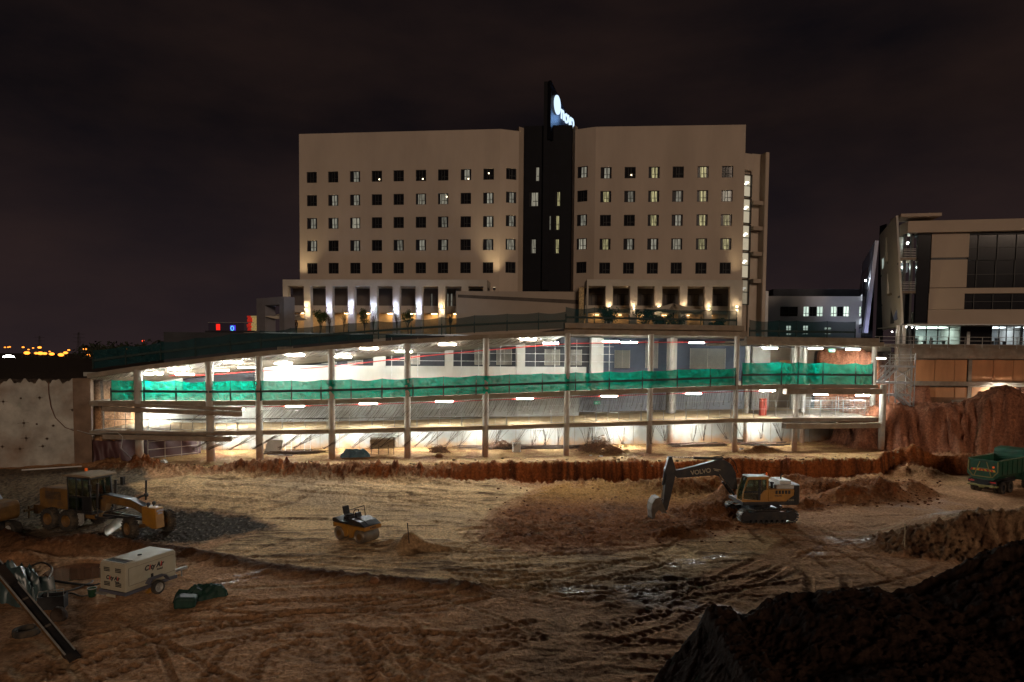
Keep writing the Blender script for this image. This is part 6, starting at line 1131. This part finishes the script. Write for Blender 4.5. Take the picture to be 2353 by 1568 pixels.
# ---- towed air compressor
cp = machine('air_compressor', -17.14, 29.92, 68.8, 1.053, 'cream box-shaped towed air compressor on one axle beside the muddy pond', 'compressor')
W_, L_ = 1.5, 2.6
mb = MB(); mb.prism([(0, .50), (0, 1.62), (.06, 1.70), (L_-.1, 1.70), (L_, 1.60), (L_, .50)], 0, W_, 'y'); cbx = mb.build('canopy', CREAMP, cp, bevel=.04)
mb = MB(); mb.box(.08, .5, .14, W_-.14, 1.69, 1.715); mb.build('air_outlet', BLACK, cbx); fr2 = MB(); fr2.box(.04, .08, .1, W_-.1, 1.70, 1.74); fr2.box(.5, .54, .1, W_-.1, 1.70, 1.74); fr2.box(.08, .5, .1, .14, 1.70, 1.74); fr2.box(.08, .5, W_-.14, W_-.1, 1.70, 1.74); fr2.build('outlet_rim', CREAMP, cbx)
MB().lathe([(.02, 0), (.10, .0), (.08, .03), (0, .03)], 'z', (1.3, .7, 1.705), 12).build('roof_cap', BLACK, cbx)
for y0 in (.25, .92):
    for z0 in (1.32, .70):
        mb = MB(); [mb.box(-.014, -.002, y0, y0+.34, z0+.065*k, z0+.04+.065*k) for k in range(3)]; mb.build('louvre', BLACK, cbx)
def cityair(M, s_, par):
    # two-tone lettering: dark letters with the i and the middle of the second word in red
    for chs, x, m_ in (('C', -1.22, LETD), ('i', -.70, LETR), ('ty', -.16, LETD), ('A', .80, LETD), ('i', 1.26, LETR), ('r', 1.52, LETD)): text('lettering', chs, s_, m_, M @ Matrix.Translation((x*s_, 0, 0)) @ Matrix(((1, .22, 0, 0), (0, 1, 0, 0), (0, 0, 1, 0), (0, 0, 0, 1))), par, .004, .012)
cityair(SIDE_N((1.42, -.006, 1.26)), .30, cbx); text('lettering', 'Rental', .12, LETD, SIDE_N((1.72, -.006, 1.06)), cbx, .004, .002)
cityair(frame((-.006, .75, 1.05), (0, -1, 0), (0, 0, 1)), .24, cbx); text('lettering', 'Rental', .10, LETD, frame((-.006, .5, .91), (0, -1, 0), (0, 0, 1)), cbx, .004, .002)
MB().box(1.25, 1.37, -.02, -.002, .78, .96).build('door_handle', BLACK, cbx); mb = MB(); mb.box(.15, 2.5, -.008, -.001, .735, .745); mb.box(.15, 2.5, -.008, -.001, 1.50, 1.508); mb.box(.15, .158, -.008, -.001, .74, 1.50); mb.build('panel_seam', LETD, cbx)
FRB = mat('blue_grey_frame', (.10, .10, .125), .6, var=.25, vs=3, local=True)
MB().box(-.04, L_+.05, -.03, .10, .36, .50).box(-.04, L_+.05, W_-.10, W_+.03, .36, .50).box(-.04, .1, .1, W_-.1, .36, .49).box(L_-.1, L_+.05, .1, W_-.1, .36, .49).build('frame', FRB, cp, bevel=.01)
for s_, y in ((-1, -.18), (1, W_+.18)):
    wheel(cp, (1.45, y, .33), .33, .20, GALV, 0, 0, .6)
    fm_ = MB(); pf = [(.92, .62), (1.08, .80), (1.78, .80), (2.02, .50)]
    for a, b in zip(pf[:-1], pf[1:]): fm_.beam((a[0], y, a[1]), (b[0], y, b[1]), .28, .035, (0, 0, 1))
    fm_.build('mud_guard', FRB, cp)
MB().beam((L_, W_/2, .42), (L_+1.3, W_/2, .40), .12, .12).tube([(L_+1.0, W_/2, .4), (L_+1.0, W_/2, .02)], .03, 8).build('tow_bar', GALV, cp); MB().beam((-.05, .55, .30), (-.05, 1.1, .30), .03, .12).build('number_plate', CREAMP, cp)
MB().box(-.3, -.05, .9, 1.45, .38, .41).build('rear_shelf', GALV, cp)
# ---- yellow crawler machine cut by the left edge
p = gh(38, 1238); dr = machine('crawler_drill_rig', p.x-2.3, p.y+1.1, -14, 1.0, 'yellow crawler machine cut off by the left picture edge behind the grader', 'drill rig')
mb = MB(); mb.prism([(-3.6, 1.15), (-3.6, 2.15), (.9, 2.15), (1.05, 1.9), (1.05, 1.25), (.9, 1.05)], -1.0, 1.0, 'y'); hb2 = mb.build('house', YELD, dr, bevel=.08)
mb = MB(); [mb.box(-3.2, .5, -1.012, -1.002, 1.85+.055*k, 1.88+.055*k) for k in range(4)]; mb.build('grille', LETD, hb2); mb = MB(); mb.prism([(-3.4, 1.22), (-3.4, 1.42), (.55, 1.42), (.55, 1.22)], -1.012, -1.004, 'y'); mb.build('dark_band', mat('band', (.03, .045, .045), .6, var=.2, local=True), hb2)
mb = MB(); mb.prism([(-.9, 1.46), (-.72, 1.46), (-.86, 1.66), (-.72, 1.78), (-.8, 1.78), (-1.0, 1.62)], -1.012, -1.004, 'y'); mb.build('badge', LETD, hb2)
MB().prism([(-2.6, 2.16), (-2.3, 2.55), (-.3, 2.55), (.05, 2.16)], -.8, .8, 'y').build('engine_cover', mat('grey_cover', (.16, .17, .21), .5, var=.2, local=True), dr, bevel=.05)
for s_ in (-1, 1): t_ = MB().prism([(-3.0, .1), (-2.6, 0), (.4, 0), (.8, .12), (.95, .42), (.8, .72), (.4, .82), (-2.8, .82)], s_*.95-.3, s_*.95+.3, 'y').build('track', TYRE, dr, bevel=.06); MB().cyl((.5, s_*.95-.32, .42), (.5, s_*.95+.32, .42), .2, None, 16).build('idler', GALV, t_)
MB().box(-2.6, .3, -.6, .6, .4, 1.1).build('chassis', CHAR, dr)
# ------------------------------------------------------------------ town lights far to the left
def far(px, py, Y): return at(px, py, Y)
SOD = (1.0, .27, .03)
def streetlamp(px, py, r, col, st, label, group, Y=420):
    p = at(px, py, Y); g = gz(p.x, p.y); o = empty('street_lamp', (p.x, p.y, g), 0, label, 'street lamp', group); h = p.z-g
    MB().tube([(0, 0, 0), (0, 0, h*.97), (.8, 0, h)], [.12, .09, .07], 6).build('pole', DARKM, o); MB().ball((.8, -.1, h-.05), (r*1.25, r, r*.7), 10, 6).build('lamp_head', glow('sodium', col, st), o, smooth='all')
raw = [(50, 469, 3), (92, 468, 3), (115, 463, 3), (294, 468, 4), (345, 544, 9), (242, 622, 7), (367, 499, 3), (428, 478, 3), (515, 471, 6), (470, 548, 6), (526, 549, 9), (585, 552, 7), (650, 525, 3), (678, 558, 8), (803, 569, 9), (865, 542, 7), (907, 506, 4), (1125, 491, 6), (1180, 571, 8), (1593, 500, 6), (1643, 490, 6), (1690, 490, 10), (1907, 382, 4)]
for i, (x_, y_, s_) in enumerate(raw):
    px, py = x_/3.361*.5745, (y_/3.361+1250)*.5745
    red = x_ == 1907
    streetlamp(px, py, s_*.15, (1, .06, .02) if red else SOD, 2.5 if red else 2.4, ('small red warning lamp on a mast above the distant roofs' if red else 'orange street lamp far off on the horizon, %s of the row from the left' % ORD[i]), None if red else 'distant orange street lamps', 400)
p = at(16, 823.5, 300); streetlamp(16, 823, 2.0, (1, .97, .85), 14, 'largest white lamp glaring over the dark field at the far left', None, 300)
# pylons, dark sheds and the belt of trees
def pylon(px, pyt, Y, label):
    p = at(px, 812, Y); g = gz(p.x, p.y); h = zat(px, pyt, Y)-g; mb = MB()
    for sx_ in (-1, 1):
        for sy_ in (-1, 1): mb.tube([(sx_*3.2, sy_*3.2, 0), (sx_*.9, sy_*.9, h*.6), (sx_*.4, sy_*.4, h)], .12, 4)
    for k in range(9):
        z0, z1 = h*k/9, h*(k+1)/9; w0_ = np.interp(z0/h, [0, .6, 1], [3.2, .9, .4]); w1_ = np.interp(z1/h, [0, .6, 1], [3.2, .9, .4]); mb.tube([(-w0_, -w0_, z0), (w1_, -w1_, z1)], .09, 4); mb.tube([(w0_, -w0_, z0), (-w1_, -w1_, z1)], .09, 4)
    for z in (.72, .84, .95): mb.tube([(-4.5, 0, h*z), (4.5, 0, h*z)], .10, 4)
    o = mb.build('pylon', mat('pylon_steel', (.03, .026, .026), .8)); o.location = (p.x, p.y, g); tag(o, label, 'pylon')
pylon(182, 764, 520, 'lattice power pylon rising beyond the town lights'); pylon(92, 772, 600, 'fainter lattice pylon left of the other among the orange lamps')
def shed(px0, px1, pyt, Y, m_, label, dpt=25):
    a, b = at(px0, pyt, Y), at(px1, pyt, Y); g = min(gz(a.x, a.y), gz(b.x, b.y))-.5; zt_ = a.z; r = empty('shed', ((a.x+b.x)/2, Y, g), 0, label, 'shed'); w_ = (b.x-a.x)/2; h = zt_-g
    MB().box(-w_, w_, 0, dpt, 0, h*.86).build('wall', m_, r); MB().prism([(-w_*1.03, h*.86+.01), (w_*1.03, h*.86+.01), (w_*.3, h), (-w_*.3, h)], -.4, dpt+.4, 'y').build('roof', mat('shed_roof', (.025, .024, .028), .8), r); return r
shd = mat('shed_wall', (.05, .045, .045), .9, var=.3)
shed(241, 330, 816, 190, shd, 'long dark shed roof beyond the left end of the ramp'); shed(338, 404, 806, 160, shd, 'taller dark shed just left of the lounge terrace'); shed(402, 480, 790, 110, shd, 'flat dark building below the red-lit lounge', 10)
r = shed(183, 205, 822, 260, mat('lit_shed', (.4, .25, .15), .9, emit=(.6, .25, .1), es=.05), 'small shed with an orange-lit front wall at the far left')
for k, (px, py, c, lab) in enumerate(((276, 857, (.2, .15, 1), 'violet'), (302, 855, (.1, .25, 1), 'blue'))):
    p, q = at(px-9, py+1, 100), at(px+9, py-1, 100); tag(MB().beam(p, q, .2, .22).build('light_strip', glow('neon', c, 1.2)), 'short %s light strip behind the low left end of the net' % lab, 'light strip')
tb = MB(); TREED = mat('night_leaf', (.022, .028, .014), .8, var=.5, vs=.4)
for k in range(150):
    px = random.uniform(-150, 700); Y = random.uniform(150, 260) if px > 210 else random.uniform(320, 480); p = at(px, 830, Y); g = gz(p.x, p.y); s_ = random.uniform(1.0, 2.2)*(1.25 if px > 210 else .45)
    leaves(tb, (p.x, p.y, g+s_), (s_*2.2, s_*1.6, s_*1.05), 70, .55)
o = tb.build('tree_belt', TREED, None, recalc=False); tag(o, 'dark belt of trees along the horizon beyond the left retaining wall', 'tree belt', None, 'stuff')
# ------------------------------------------------------------------ small things
TARPG = mat('green_tarp', (.018, .05, .037), .6, var=.35, vs=3, spec=.2); TARPM = mat('maroon_tarp', (.085, .038, .038), .55, var=.25, vs=.8, bump=.3, bs=3); TARPB = mat('blue_tarp', (.06, .13, .17), .5, var=.4, vs=2); WOOD = mat('timber', (.36, .28, .18), .8, var=.35, vs=3, stretch=(.3, .3, 6)); HOSE = mat('hose', (.10, .085, .07), .55, var=.2)
def crumple(c, rx, ry, h, n, seed, mt_, name, label, cat, rz=0.0, flat=.5):
    rs = np.random.RandomState(seed); mb = MB(); o1, o2 = rs.rand(2)*40
    def fn(u, v):
        x, y = (u-.5)*2, (v-.5)*2; k = max(0, 1-max(abs(x), abs(y))**2.6); nz_ = float(fbm(np.array([x*2.1+o1]), np.array([y*2.1+o2]), 3)[0]); rg = 1-abs(float(perlin(np.array([x*3.3+o2]), np.array([y*3.3+o1]))[0]))*2.2
        return (x*rx*(1+.25*nz_), y*ry*(1+.25*nz_), h*k**flat*(.72+.5*nz_+.12*rg)-.05)
    mb.grid(fn, n, n); o = mb.build(name, mt_, None, smooth=True); o.location = c; o.rotation_euler = (0, 0, rz); return tag(o, label, cat)
# foreground left
p = gh(462, 1372); crumple(p, 1.05, .6, .62, 34, 4, TARPG, 'tarp_bundle', 'crumpled dark green tarpaulin bundle on the mud right of the cream compressor', 'tarpaulin', .5)
o = MB().prism([(-.55, 0), (.35, 0), (.38, .48), (-.3, .55), (-.55, .46)], -.35, .35, 'y').build('sack', TARPG, None, bevel=.12); q = gh(432, 1392); o.location = (q.x, q.y, q.z-.06); o.rotation_euler = (0, 0, .3); tag(o, 'square green sack leaning against the crumpled tarpaulin', 'sack')
q = gh(212, 1372); r = empty('bucket', q, 0, 'dark green bucket standing by the rear corner of the compressor', 'bucket'); MB().lathe([(0, 0), (.15, 0), (.19, .40), (.18, .40), (.145, .02), (0, .02)], 'z', (0, 0, 0), 20).build('shell', mat('green_plastic', (.015, .06, .03), .4), r, smooth=True); MB().lathe([(.185, .38), (.205, .38), (.205, .42), (.185, .42), (.185, .38)], 'z', (0, 0, 0), 20).build('rim', GALV, r)
q = gh(345, 1362); tag(MB().prism([(-.16, 0), (.16, 0), (.16, .28)], -.1, .1, 'y').build('wheel_chock', YEL, None, bevel=.01), 'yellow chock under the compressor wheel', 'wheel chock').location = (q.x-.05, q.y+.02, q.z)
bpy.data.objects['wheel_chock'].rotation_euler = (0, 0, 1.2)
def hose(pts, r_, label, mt_=HOSE, dz=.03):
    P = [gh(a, b)+Vector((0, 0, dz+(c if len(t) > 2 else 0))) for t in pts for a, b, c in [(t+(0,))[:3] if len(t) == 2 else t]]
    sm = []
    for i in range(len(P)-1):
        a, b, c, d = P[max(i-1, 0)], P[i], P[i+1], P[min(i+2, len(P)-1)]
        for k in range(6):
            t = k/6; sm.append(.5*((2*b)+(c-a)*t+(2*a-5*b+4*c-d)*t*t+(3*b-a-3*c+d)*t**3))
    sm.append(P[-1]); return tag(MB().tube(sm, r_, 7).build('hose', mt_, None, smooth=True), label, 'hose')
hose([(60, 1310), (95, 1303, .2), (120, 1320, .25), (108, 1340, .1)], .05, 'pale hose looping up over the edge of the muddy pond')
hose([(88, 1330), (150, 1342), (210, 1348), (228, 1345)], .06, 'thick dark hose lying straight along the pond edge', BLACK, .05)
hose([(95, 1362), (150, 1362), (205, 1342), (213, 1336)], .045, 'grey hose running to the rear of the compressor'); hose([(137, 1380), (160, 1365), (188, 1372), (208, 1368), (220, 1358)], .04, 'thin hose curling on the mud before the green bucket')
# drilling boom lying across the corner
a, b = at(-40, 1262, 27.5), at(160, 1436, 24.6); b.z = gz(b.x, b.y)+.12
bm2 = empty('drill_boom', b, 0, 'long dark steel drilling boom slanting down into the bottom left corner', 'drill boom'); dv = (a-b); up = Vector((.35, -.5, .8)); side = dv.cross(up).normalized(); up = side.cross(dv).normalized()
for s_ in (-1, 1): MB().beam(side*.17*s_, dv+side*.17*s_, .06, .20, up).build('side_rail', DARKM if s_ > 0 else YELD, bm2)
MB().beam(-up*.03+dv*.01, dv-up*.03, .27, .05, up).build('web', CHAR, bm2); MB().beam(up*.13+side*.17, dv+up*.13+side*.17, .05, .02, up).beam(up*.13-side*.17, dv+up*.13-side*.17, .06, .03, up).build('slide_rail', GALV, bm2)
MB().beam(-dv.normalized()*.35, dv.normalized()*.22, .40, .24, up).build('foot', CHAR, bm2)
for t in (.25, .5, .75): MB().beam(dv*t-side*.24-up*.02, dv*t+side*.24-up*.02, .10, .06, up).build('cross_tie', STEELW, bm2)
MB().beam(dv*.62+up*.14, dv*.78+up*.14, .3, .28, up).build('drill_head', CHAR, bm2)
q = gh(25, 1380); crumple(q+Vector((-.3, .4, 0)), 1.5, .8, 1.75, 24, 9, mat('sheet_tarp', (.05, .085, .085), .32, var=.4, vs=2, spec=.6), 'tarp_cover', 'dark shiny tarpaulin heaped over machinery behind the drilling boom', 'tarpaulin', -.3, .45)
q = gh(122, 1398); r = empty('crate', q, .3, 'battered open metal crate with bent bars behind the drilling boom', 'crate'); MB().box(-.5, .5, -.3, -.26, 0, .6).box(-.5, .5, .26, .3, 0, .6).box(-.5, -.46, -.26, .26, 0, .6).box(.46, .5, -.26, .26, 0, .6).build('shell', DARKM, r); MB().tube([(-.5, -.28, .6), (-.45, -.28, .85), (.5, -.28, .9), (.5, -.28, .6)], .02, 6).tube([(-.1, -.28, .62), (-.1, -.28, .86)], .02, 6).build('handle_bar', GALV, r)
q = gh(135, 1425); tag(MB().ball((0, 0, .2), (.34, .28, .38), 10, 7, .12).build('boulder', mat('mud_stone', (.10, .07, .05), .9, var=.3, bump=.5, bs=8)), 'dark rounded boulder right of the drilling boom', 'rock').location = q
q = gh(60, 1470); r = empty('tyre', q+Vector((-.2, .3, .1)), .2, 'worn tyre lying under the drilling boom in the corner', 'tyre'); MB().lathe([(.30, -.1), (.38, -.14), (.46, -.12), (.48, 0), (.46, .12), (.38, .14), (.30, .1), (.28, 0), (.30, -.1)], 'z', (0, 0, .1), 28).build('casing', TYRE, r, smooth=True)
# ledge under the ramp
def onl(px, py): return gh(px, py)
def plane_sheet(px0, px1, d0, d1, z0, z1, m_, label, seed):
    a, b = fe(px0, 1050, d0), fe(px1, 1050, d1); a.z = b.z = 0
    def fn(u, v):
        p = a.lerp(b, u); w_ = .12*math.sin(u*22+seed+v*3)*(.3+.7*math.sin(math.pi*v))+.10*math.sin((u*9-v*5)+seed); return (p.x+NV.x*w_, p.y+NV.y*w_, z0+(z1-z0)*v-.08*math.sin(u*math.pi*3)**2*v)
    return tag(MB().grid(fn, 60, 12).build('tarp_screen', m_, None, smooth='all'), label, 'tarpaulin screen')
plane_sheet(197, 275, .6, .4, 1.6, 3.75, TARPM, 'maroon tarpaulin screen hung below the left edge beam, panel facing the pit', 1); plane_sheet(276, 462, .5, 5.6, 1.6, 3.85, TARPM, 'maroon tarpaulin screen running back under the ramp behind the tube frame', 3)
a, b = fe(340, 1050, 1.6), fe(455, 1050, 4.6); mb = MB()
for z in (2.0, 2.7, 3.4): mb.tube([(a.x, a.y, z), (b.x, b.y, z)], .03, 6)
for t in (0, .33, .66, 1): p = a.lerp(b, t); mb.tube([(p.x, p.y, 1.7), (p.x, p.y, 3.9)], .03, 6)
tag(mb.build('pipe_scaffold', mat('pale_tube', (.42, .34, .26), .6, var=.2), None), 'pale scaffold tube frame standing before the maroon screen', 'scaffold frame')
p = fe(879, 1040, 3.0); g = gz(p.x, p.y); r = empty('trestle', (p.x, p.y, g), ang, 'rusty steel trestle carrying the timber stack under the ramp', 'trestle')
mb = MB(); [mb.tube([(x, y, 0), (x, y, .95 if y > 0 or abs(x) < .9 else 1.7)], .03, 6) for x in (-1.05, -.35, .55, 1.05) for y in (-.4, .4)]; mb.build('leg', RUST, r); MB().beam((-1.1, -.4, .62), (1.1, -.4, .62), .06, .06).beam((-1.1, .4, .62), (1.1, .4, .62), .06, .06).beam((-1.0, -.4, .62), (-1.0, .4, .62), .05, .05).beam((1, -.4, .62), (1, .4, .62), .05, .05).build('rail', RUST, r)
for k in range(7):
    z = .66+.13*k; o = MB().box(-1.05-random.uniform(0, .15), 1.05+random.uniform(0, .2), -.42, .42, 0, .10).build('timber_panel', WOOD if k < 6 else mat('pale_panel', (.5, .45, .36), .8)); o.location = (p.x, p.y, g+z); o.rotation_euler = (0, 0, ang+random.uniform(-.03, .03)); tag(o, 'timber shutter panel in the stack on the rusty trestle, %s from the bottom' % ORD[k], 'timber panel', 'shutter panels stacked on the trestle')
p = onl(815, 1052); crumple(p+NV*.4, 1.3, .6, .85, 22, 2, TARPB, 'blue_tarp', 'crumpled blue tarpaulin on the ledge left of the timber stack', 'tarpaulin', ang)
def wires(px, py, w_, h, n, label, seed, m_=mat('rusty_wire', (.20, .105, .06), .85, var=.4, vs=3), d=1.5):
    p = onl(px, py); rs = np.random.RandomState(seed); mb = MB()
    for k in range(n):
        a = rs.uniform(0, 6.28); r0_ = rs.uniform(0, 1)**.6; c = Vector((math.cos(a)*r0_*w_, math.sin(a)*r0_*w_*.5, h*(1-r0_**1.5)*rs.uniform(.2, 1)+.03)); L = rs.uniform(.25, .6); pts = []
        d_ = Vector((rs.normal(), rs.normal()*.5, rs.normal()*.35)).normalized()
        for t in (-1, -.4, .3, 1): pts.append(c+d_*L*t+Vector((0, 0, .12*(1-t*t)))+Vector(rs.normal(size=3)*.06)); pts[-1].z = max(pts[-1].z, -.05)
        mb.tube(pts, .02, 4, False)
    o = mb.build('rebar_heap', m_, None); o.location = p+NV*.5; return tag(o, label, 'rebar heap')
wires(1010, 1042, .8, .75, 110, 'small heap of rusty wire offcuts left of the sixth ramp column', 1); wires(1150, 1034, 1.4, .9, 120, 'brown heap of tangled bars near the white tub under the ramp', 2); wires(1382, 1042, 2.3, 1.5, 300, 'largest tangled heap of rusty reinforcing bars under the ramp', 3)
q = onl(1188, 1040); r = empty('plastic_tub', q+NV*.3, ang, 'square white plastic tub on the ledge between ramp columns', 'tub'); MB().box(-.38, .38, -.3, .3, 0, .82).build('shell', mat('white_plastic', (.5, .48, .42), .6, var=.15), r, bevel=.06); MB().box(-.41, .41, -.33, .33, .83, .90).build('rim', WHITEP, r)
def bars(px0, px1, py, n, label, spread=.9, m_=RUST):
    a, b = onl(px0, py), onl(px1, py-2); a += NV*1.2; b += NV*1.2; mb = MB()
    for k in range(n):
        o1 = NV*random.uniform(-spread, spread); z_ = random.uniform(.03, .28); t0, t1 = random.uniform(0, .35), random.uniform(.65, 1); p, q = a.lerp(b, t0)+o1, a.lerp(b, t1)+o1+NV*random.uniform(-.4, .4); md = (p+q)/2; mb.tube([(v.x, v.y, max(v.z, gz(v.x, v.y))+z_) for v in (p, md, q)], .022, 4, False)
    return tag(mb.build('loose_bars', m_, None), label, 'steel bars')
bars(1040, 1370, 1036, 60, 'long loose reinforcing bars lying from the white tub to the large heap'); bars(1540, 1680, 1030, 55, 'flat bundle of steel bars lying behind the excavator boom'); bars(1700, 1830, 1028, 30, 'short bars and scrap lying left of the double-beam column'); bars(600, 760, 1048, 35, 'loose bars lying on the orange ledge under the left half of the ramp')
def plank(px, py, L, w_, t, rz, label, m_=WOOD, tilt=0.0, d=1.0):
    p = onl(px, py)+NV*d; o = MB().box(-L/2, L/2, -w_/2, w_/2, 0, t).build('plank', m_, None); o.location = (p.x, p.y, gz(p.x, p.y)+.06+abs(math.sin(tilt))*L*.5); o.rotation_euler = (0, tilt, ang+rz); return tag(o, label, 'plank')
plank(1615, 1030, 4.2, .35, .16, .05, 'long dark timber baulk above the flat bar bundle', mat('dark_timber', (.13, .09, .06), .85), -.06); plank(1716, 1022, 1.0, .3, .4, 0, 'short dark timber block near the excavator boom end', mat('dark_timber_block', (.10, .075, .055), .85), 0); plank(690, 1044, 3.0, .3, .06, .2, 'grey plank lying flat on the ledge before the third column', CONCD); plank(640, 1052, 2.4, .25, .06, -.3, 'dark warped board near the left ramp columns', RUST)
p = fe(625, 1040, 4.5); o = MB().slab([(-.8, 0, 0), (.8, 0, 0), (.9, .5, 1.25), (-.5, .5, 1.25)], (0, 1, -.3), .05).build('board', CONC); o.location = (p.x, p.y, gz(p.x, p.y)); tag(o, 'grey board leaning against the rear wall left of the ladder', 'board')
def ladder(px, d, label):
    p = fe(px, 1040, d); g = gz(p.x, p.y); r = empty('ladder', (p.x, p.y, g), ang, label, 'ladder', None); mb = MB()
    for s_ in (-1, 1): mb.tube([(s_*.28, 0, 0), (s_*.22, .7, 2.4)], .035, 6)
    mb.build('rail', GALV, r); mb = MB(); [mb.tube([(-.27, .7*k/7, 2.4*k/7), (.27, .7*k/7, 2.4*k/7)], .02, 5) for k in range(1, 7)]; mb.build('rung', GALV, r)
ladder(662, 5, 'aluminium ladder leaning on the rear wall, left of two'); ladder(706, 5, 'aluminium ladder leaning on the rear wall, right of two')
for px, py, s_, lab in ((1008, 1052, .3, 'reddish boulder on the lip of the pit below the trestle'), (860, 1339, .22, 'brown stone on the dark soil ridge in the middle of the site'), (648, 1030, .0, '')):
    if s_: q = gh(px, py); tag(MB().ball((0, 0, s_*.5), (s_*1.2, s_, s_*.8), 9, 6, .15).build('rock', mat('red_rock', (.24, .11, .05), .9, var=.4, bump=.4, bs=6)), lab, 'rock').location = q
rk = mat('clod', (.15, .06, .025), .95, var=.4, vs=2, bump=.5, bs=7); q = MB(); random.seed(21)
clods = MB()
for k in range(450):
    px = random.choice((random.uniform(1120, 1720), random.uniform(1500, 2160), random.uniform(1830, 2170))); py = random.uniform(1102, 1250) if px < 1700 else random.uniform(1102, 1165)
    g = gh(px, py)
    if g.y > 63 or g.y < 38: continue
    s_ = random.uniform(.03, .12)**1.0; clods.ball((g.x, g.y, g.z+s_*.3), (s_*1.2, s_, s_*.8), 6, 4, .25)
tag(clods.build('soil_clods', rk, None, smooth='all'), 'loose red clods scattered over the dug soil round the excavator', 'soil clods', None, 'stuff')
lp = MB()
for k in range(420):
    px = random.uniform(420, 2030); t = random.uniform(0, 1); x_ = at(px, 1050, Yf(px)).x; y_ = float(np.interp(x_, WX, WY))+random.choice((.15, .4, 1.0, 2.2))*random.uniform(-.2, 1.4)+.25; s_ = .03+.12*random.random()**2.5; lp.ball((x_, y_, gz(x_, y_)+s_*.3), (s_*1.2, s_, s_*.8), 6, 4, .25)
tag(lp.build('rubble', mat('rubble', (.26, .17, .09), .95, var=.5, vs=2)), 'pale rubble strewn along the lip of the ledge under the ramp', 'rubble', None, 'stuff')
for i, (px, py, h, lean, lab) in enumerate(((941, 1249, 1.15, .12, 'thin wooden stake stuck in the small soil heap by the roller'), (2078, 1262, 1.5, .02, 'pale wooden stake at the foot of the ridged bank'))):
    q = gh(px, py); tag(MB().beam((0, 0, -.2), (-lean, 0, h), .05, .05).build('stake', WOOD if i else RUST), lab, 'stake').location = q
q = gh(2070, 1262); tag(MB().beam((0, 0, 0), (.32, .1, 1.1), .04, .04).build('stake', WOOD), 'thin slat propped against the pale stake below the ridged bank', 'stake').location = q
q = [gh(50, 1083), gh(188, 1074)]; tag(MB().tube([q[0]+Vector((0, 0, .08)), q[1]+Vector((0, 0, .08))], .06, 8).build('pipe', WHITEP), 'white pipe lying on the ground before the grey retaining wall', 'pipe')
for px, py, s_, lab in ((373, 1064, .5, 'white plastic sheet scrap on the soil mound by the first column'), (2158, 962, .45, 'white scrap of foil on the earth bluff by the hoarding'), (1706, 1034, .35, 'crumpled white paper on the bar bundle behind the excavator'), (1358, 1049, .28, 'pale lump of plastic below the large rebar heap, left one'), (1382, 1050, .28, 'pale lump of plastic below the large rebar heap, right one'), (2120, 1034, .4, 'white litter at the foot of the red bluff'), (690, 1031, .35, 'white bag near the rear wall under the ramp')):
    crumple(gh(px, py)+Vector((0, .2, .03)), s_*.6, s_*.45, s_*.55, 10, int(px), WHITEP, 'litter', lab, 'litter')
rp_ = onl(1550, 1038); mb = MB(); P = [onl(1535+20*k, 1032)+NV*1.0+Vector((0, 0, .45+.05*math.sin(k))) for k in range(14)]; mb.tube(P, .03, 6); tag(mb.build('barrier_tape', mat('tape', (.6, .35, .3), .6, var=.6, vs=14)), 'thin red-white barrier tape sagging over the bar bundle', 'barrier tape')
p = fe(1752, 962, 3.2); p.z = fe(1752, 962).z; r = empty('red_cabinet', (p.x, p.y, p.z+.05), ang, 'upright red metal cabinet on the lowest slab behind the fence panels', 'cabinet'); MB().box(-.32, .32, -.2, .2, 0, 1.75).build('shell', mat('red_paint', (.22, .03, .015), .5, var=.2), r, bevel=.02); MB().box(-.22, .22, -.215, -.203, .3, 1.5).build('door', mat('red_door', (.18, .03, .02), .5, var=.2), r)
for px, Y_d, py, lab in ((1372, 7.4, 926, 'small green running-man exit sign under the middle slab'), (1912, 2.6, 806, 'small green exit sign hung below the right roof deck')):
    p = fe(px, py, Y_d); r = empty('exit_sign', p, ang, lab, 'exit sign'); MB().box(-.36, .36, 0, .04, -.17, .17).build('panel', mat('exit_green', (.05, .35, .18), .5, emit=(.1, .6, .35), es=.12, var=.05), r); m2 = MB(); m2.slab([(-.28, -.004, 0), (-.16, -.004, .1), (-.16, -.004, .04), (-.03, -.004, .04), (-.03, -.004, -.04), (-.16, -.004, -.04), (-.16, -.004, -.1)], (0, -1, 0), .004); m2.slab([(.05, -.004, -.1), (.12, -.004, -.1), (.2, -.004, .02), (.13, -.004, .1), (.08, -.004, .02)], (0, -1, 0), .004); m2.slab([(.24, -.004, -.12), (.31, -.004, -.12), (.31, -.004, .12), (.24, -.004, .12)], (0, -1, 0), .004); m2.build('pictogram', WHITEP, r)
# cable sagging from the retaining wall to the edge beam
hp = [at(163, 985, 57), at(205, 997, 56.6), at(270, 994, 56.4), at(282, 1004, 56.5), at(278, 1030, 56.4), at(300, 1052, 56.2), at(322, 1064, 55.6)]; tag(MB().tube(hp, .03, 6).build('cable', GALV, None, smooth=True), 'pale cable hanging over the left edge beam down to the soil', 'cable')
# scaffold on the upper level behind the parapet
sc_ = MB()
for px in (900, 960, 1060, 1100, 1150, 1230, 1275, 1325, 1400): p = fe(px, 830, 7.0); sc_.tube([(p.x, p.y, 8), (p.x, p.y, 12.9)], .03, 5)
for z in (10.6, 11.4, 12.2): a, b = fe(870, 830, 7.0), fe(1410, 830, 7.0); sc_.tube([(a.x, a.y, z), (b.x, b.y, z)], .028, 5)
tag(sc_.build('tube_scaffold', GALV), 'thin tube scaffold behind the pale parapet on the upper ramp level', 'scaffold')
for k, px in enumerate((925, 1065, 1165, 1275)):
    shrub(px, 75, 4.0, .7, 0, 'thin bare sapling behind the pale parapet on the upper level, %s from the left' % ORD[k], 'bare saplings behind the parapet', True, 8.6)
